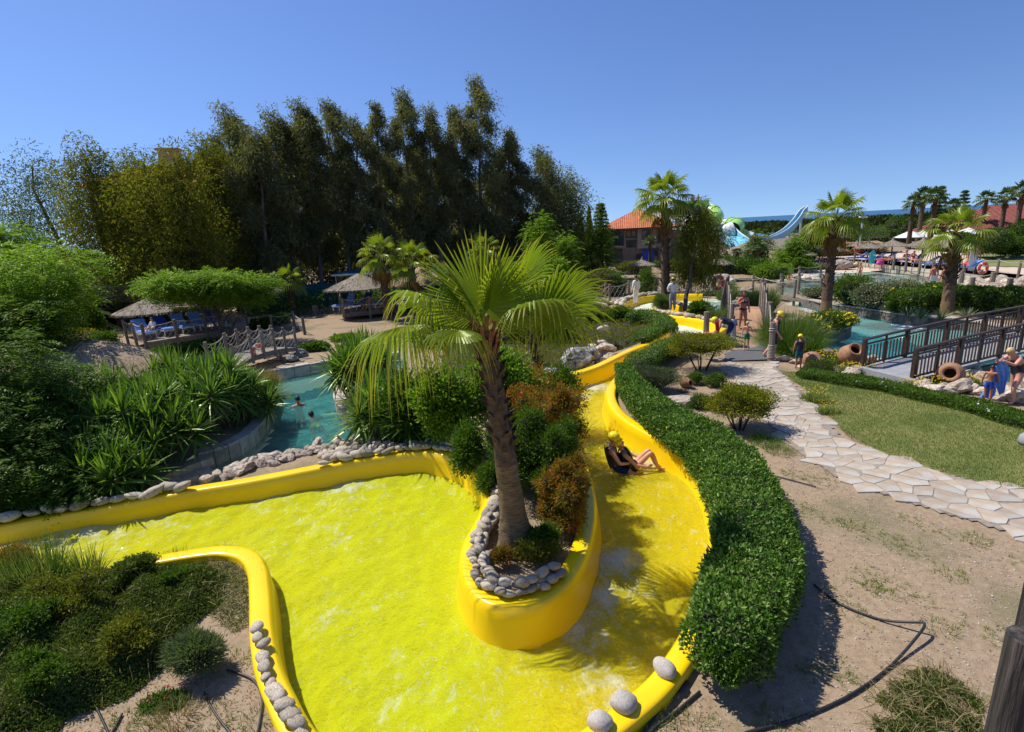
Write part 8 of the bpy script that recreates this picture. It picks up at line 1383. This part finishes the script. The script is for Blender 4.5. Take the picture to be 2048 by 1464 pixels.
person('small child wrapped in a navy and white striped hooded robe', G(1465, 680, .08), math.pi + .3, dict(elL=(-.22, .06, 1.15), elR=(.22, .06, 1.15), wrL=(-.1, .22, 1.1), wrR=(.1, .22, 1.1), haL=(-.03, .26, 1.1), haR=(.03, .26, 1.1)), .60, 'skin_brown', 'hair_dark', [('robe', 'stripe')], look=(0, 1, -.1))
BEND = dict(pelvis=(0, -.12, .92), spine=(0, .06, 1.02), chest=(0, .26, 1.06), neck=(0, .42, 1.05), head=(0, .52, 1.0), shL=(-.19, .33, 1.06), shR=(.19, .33, 1.06), elL=(-.24, .36, .78), elR=(.24, .36, .78), wrL=(-.18, .45, .56), wrR=(.18, .45, .56), haL=(-.16, .48, .48), haR=(.16, .48, .48), hipL=(-.09, -.12, .88), hipR=(.09, -.12, .88), knL=(-.1, .02, .48), knR=(.1, .02, .48))
ks = {k: (v[0], v[1], max(.03, v[2] - .42)) for k, v in {**J0, **BEND}.items()}; ks.update(knL=(-.16, .25, .30), knR=(.16, .25, .30), anL=(-.14, -.05, .07), anR=(.14, -.05, .07), toL=(-.14, .1, .03), toR=(.14, .1, .03))
person('bare-backed man crouching forward over the slide edge, pale shorts', G(1405, 704, .35), -1.35, ks, 1.05, 'skin_red', 'hair_brown', [('shorts', 'paleth')], fat=1.12, look=(.2, .8, -.6))
person('man in black life vest and yellow helmet bending over with a red towel', G(1456, 690, .12), 1.25, BEND, .98, 'skin_pink', clothes=[('vest', 'ink'), ('trousers', 'navy')], helmet=True, look=(0, .75, -.65))
person('man in black life vest, black shorts and yellow helmet looking down beside the rope post', G(1545, 718, 0), -math.pi / 2 - .25, dict(head=(0, .10, 1.58), neck=(0, .04, 1.47), wrR=(.24, .14, .90), haR=(.23, .2, .82), wrL=(-.24, .12, .9), haL=(-.24, .18, .82), knL=(-.1, -.04, .52), anL=(-.1, -.3, .14), toL=(-.11, -.17, .06)), 1.02, 'skin_pink', clothes=[('vest', 'ink'), ('shorts', 'ink', .85)], helmet=True, fat=1.05, look=(0, .7, -.75))
person('boy in black life vest, teal shorts and yellow helmet seen from behind near the jars', G(1596, 738, 0), -.35, dict(head=(0, .05, 1.6), wrR=(.3, .2, 1.0), haR=(.3, .28, .98)), .68, 'skin_tan', clothes=[('vest', 'ink'), ('shorts', 'teal', .85)], helmet=True, look=(.3, .8, -.4))
person('blond woman in a black swimsuit leaning forward to dry a boy with a blue towel', G(2022, 806, 0), math.pi / 2 + .15, dict(pelvis=(0, -.06, .90), spine=(0, .02, 1.07), chest=(0, .13, 1.24), neck=(0, .22, 1.36), head=(0, .30, 1.44), shL=(-.17, .17, 1.32), shR=(.17, .17, 1.32), elL=(-.2, .38, 1.16), elR=(.22, .36, 1.12), wrL=(-.1, .55, 1.25), wrR=(.1, .56, 1.22), haL=(-.06, .62, 1.28), haR=(.06, .63, 1.24), hipL=(-.09, -.05, .86), hipR=(.09, -.05, .86), knL=(-.1, .14, .48), anL=(-.1, .06, .09), toL=(-.1, .2, .035), knR=(.1, -.1, .47), anR=(.1, -.38, .14), toR=(.1, -.28, .05)), .97, 'skin_pink', 'hair_blond', [('suit', 'ink')], fat=1.12, look=(0, .7, -.6))
boyp = G(1972, 806, 0); person('boy in blue trunks standing in front of the rocks while being dried', boyp, -math.pi / 2 + .7, dict(head=(0, .05, 1.58), elR=(.26, .05, 1.15), wrR=(.22, .2, .98), haR=(.2, .26, .95)), .60, 'skin_tan', 'hair_dark', [('shorts', 'blue', .5)], fat=.85, look=(-.2, .9, -.35))
# towels
def cloth(label, pts, m, n=12, th=.015):
    P = np.array(pts, float); a = smooth_path(P[0], .05); b = smooth_path(P[1], .05); k = min(len(a), len(b)); a = a[np.linspace(0, len(a) - 1, k).astype(int)]; b = b[np.linspace(0, len(b) - 1, k).astype(int)]; f = np.linspace(0, 1, n)[:, None, None]; S_ = a[None] * (1 - f) + b[None] * f; nn2 = unit(np.cross((b - a)[k // 2], V3(0, 0, 1))); S_ = S_ + nn2 * (.05 * np.sin(np.arange(n) * 1.9))[:, None, None] * (.6 + .4 * np.linspace(0, 1, k))[None, :, None]
    o = S_[0, 0].copy(); mb = MB(); mb.grid(S_ - o); mb.grid(S_ - o + nn2 * th, 0, True); ob = mb.build('towel', M[m], smooth=True); ob.location = Vector([float(v) for v in o]); return tag(ob, label, 'towel')
wl_ = lambda x, y, dy=0: AT(x, y, boyp[1] + dy)
cloth('blue towel held up in the hands of the woman in the swimsuit', [[wl_(1985, 740, .05), wl_(1980, 755, .05), wl_(1992, 775, .02), wl_(1998, 790, 0)], [wl_(2008, 713, -.1), wl_(2018, 740, -.12), wl_(2012, 765, -.1), wl_(2008, 785, -.05)]], 'lb'); cloth('lower blue towel hanging behind the boy in blue trunks', [[wl_(1975, 765, .1), wl_(1968, 780, .1), wl_(1958, 795, .1)], [wl_(1990, 770, .08), wl_(1988, 785, .08), wl_(1980, 796, .08)]], 'lb')
p = G(1433, 690, .25); cloth('red towel hanging from the helmeted man bending on the mat', [[AT(1430, 645, p[1]), AT(1431, 660, p[1]), AT(1430, 672, p[1])], [AT(1437, 643, p[1]), AT(1438, 660, p[1]), AT(1437, 674, p[1])]], 'red', 5); simple('sun_hat', 'white cloth hat on the ground beside the crouching man', 'hat', G(1415, 690, .3), lambda mb: mb.lathe([(0, .2), (.08, .19), (.11, .1), (.12, .05), (.2, .02), (.2, .0), (0, 0)], 14), 'white')
person('man in white shirt, grey trousers and lime cap standing in the slide planter', G(1345, 622, .5), .1, dict(elL=(-.24, .08, 1.16), elR=(.24, .08, 1.16), wrL=(-.16, .2, 1.02), wrR=(.16, .2, 1.02), haL=(-.1, .25, 1.0), haR=(.1, .25, 1.0)), 1.0, 'skin_tan', 'hair_dark', [('shirt', 'white'), ('trousers', 'concrete')], look=(0, 1, -.2), cap='slideg')
person('person in white clothes on the boardwalk beside the tall palm', AT(1272, 584, 31.5) * V3(1, 1, 0) + V3(0, 0, .4), .6, None, 1.0, 'skin_tan', 'hair_dark', [('shirt', 'white'), ('trousers', 'white')])
# swimmers in the lazy river
SWIM = {k: (v[0], v[1], v[2] - 1.32) for k, v in J0.items()}; SWIM.update(elL=(-.3, .25, -.05), elR=(.3, .25, -.05), wrL=(-.3, .45, -.04), wrR=(.3, .45, -.04), haL=(-.28, .53, -.04), haR=(.28, .53, -.04))
SW2 = dict(pelvis=(0, -.42, -.06), spine=(0, -.22, -.02), chest=(0, -.02, .02), neck=(0, .12, .08), head=(0, .2, .13), shL=(-.18, .06, .02), shR=(.18, .06, .02), elL=(-.34, .2, -.02), elR=(.34, .2, -.02), wrL=(-.28, .42, -.02), wrR=(.28, .42, -.02), haL=(-.24, .5, -.02), haR=(.24, .5, -.02), hipL=(-.1, -.48, -.07), hipR=(.1, -.48, -.07), knL=(-.15, -.85, -.12), knR=(.15, -.85, -.12), anL=(-.2, -1.2, -.15), anR=(.2, -1.2, -.15), toL=(-.2, -1.35, -.15), toR=(.2, -1.35, -.15))
person('swimmer whose head and shoulders show beside the curved pool wall', G(598, 816, -.55), .6, SWIM, 1.0, 'skin_red', 'hair_dark', []); person('swimmer in yellow trunks swimming away across the lazy river', G(626, 842, -.55), .5, SW2, 1.0, 'skin_red', 'hair_dark', [('shorts', 'helmet', .4)])
# distant people
DIST = [('bare-chested man wading in the shallow pool, white shorts', 1863, 583, -.1, 0, None, 'skin_red', [('shorts', 'white')], 1.0), ('woman in a bikini wading beside the man in white shorts', 1882, 586, -.1, .3, None, 'skin_red', [('bikini', 'ink')], .95), ('tanned child standing alone in the shallow pool', 1718, 560, -.1, 2, None, 'skin_tan', [('briefs', 'navy')], .75), ('person seated in the shallow pool at the hedge edge', 1845, 594, -.1, 1, SIT, 'skin_red', [('briefs', 'navy')], 1.0), ('bather in dark trunks holding the white board', 1948, 540, .5, 3, None, 'skin_red', [('shorts', 'navy')], 1.0), ('bather in blue skirt standing by the white board', 1937, 541, .5, 2.6, None, 'skin_red', [('briefs', 'teal')], .98), ('person in blue shorts sitting on the rubble by the log fence', 2018, 596, .1, 2.4, SIT, 'skin_pink', [('shorts', 'blue')], 1.0), ('person in a pale towel reclining at the log fence', 2042, 598, .1, 2.2, SIT, 'skin_pink', [('suit', 'lb')], 1.0), ('man sitting upright on a navy terrace lounger', 1812, 523, .85, 2.8, SIT, 'skin_tan', [('shorts', 'navy')], 1.0), ('woman with tanned back on the terrace beside the seated man', 1826, 524, .85, 2.5, SIT, 'skin_red', [('bikini', 'ink')], .95), ('woman sunbathing flat on a blue terrace lounger', 1772, 521, .9, 1.4, LIE, 'skin_red', [('bikini', 'navy')], .95), ('sunbather lying in the shade of the large parasol', 1793, 522, .9, 1.4, LIE, 'skin_tan', [('shorts', 'navy')], 1.0), ('person in red standing by the russet hedge', 1712, 520, .5, 3, None, 'skin_red', [('shirt', 'orange'), ('shorts', 'orange')], .9), ('sunburnt person standing under the parasol before the straw hut', 1690, 512, 0, 3, None, 'skin_red', [('shorts', 'navy')], 1.0), ('person in a lime shirt under the sunlit-stripe parasol', 1720, 512, 0, 2.5, SIT, 'skin_pink', [('shirt', 'slideg')], 1.0), ('seated person in white beneath the low beach parasol', 1600, 530, .35, 3, SIT, 'skin_red', [('shirt', 'white')], 1.0), ('person in dark clothes sitting in the parasol shade', 1622, 530, .35, 2.8, SIT, 'skin_tan', [('shirt', 'ink')], 1.0), ('sunbather lying in deep beach parasol shade', 1550, 531, .4, 1.2, LIE, 'skin_tan', [('shorts', 'ink')], 1.0), ('red-backed person sitting by the windswept palm', 1644, 530, .1, 2.8, SIT, 'skin_red', [('shorts', 'red')], 1.0), ('child sitting in the water at the beach edge', 1578, 562, -.1, 2.8, SIT, 'skin_red', [('briefs', 'red')], .8),
 ('person in red at the head of the tube slide', 1384, 412, None, 3, None, 'skin_tan', [('shorts', 'red')], 1.0), ('second person waiting on top of the slide tower', 1396, 412, None, 3, None, 'skin_tan', [('shorts', 'navy')], 1.0),
 ('tanned person sitting up on the deck behind the near fan palm', 805, 596, 'd', 2.4, SIT, 'skin_tan', [('briefs', 'blue')], 1.0), ('sunbather with rounded back sitting on the parasol deck', 737, 600, 'd', 2.8, SIT, 'skin_red', [('shorts', 'ink')], 1.0), ('sunbather lying on the parasol deck by the palm trunk', 758, 600, 'd', 1.6, LIE, 'skin_pink', [('suit', 'red')], .95), ('child sitting at the corner of the acacia deck', 305, 655, 'e', 2.8, SIT, 'skin_pink', [('shirt', 'white')], .75), ('sunbather glimpsed between the yucca stems', 338, 790, 0.05, 1.2, LIE, 'skin_pink', [('suit', 'lb')], 1.0)]
for (lab, x, y, z, rz_, ps, sk, cl, s) in DIST:
    if z is None: p = at(x, 420, 1.5); p = V3(p[0], p[1], at(1385, 418, 2)[2] + .08)
    elif z == 'd': p = AT(x, y, d2a[1] + (1.2 if x < 780 else 1.8)); p[2] = .9 if x > 780 else .52
    elif z == 'e': p = AT(x, y, d1a[1] + 1.2); p[2] = 1.0
    else: p = G(x, y, z)
    person(lab, p, rz_, ps, s, sk, 'hair_dark', cl, hands=False)
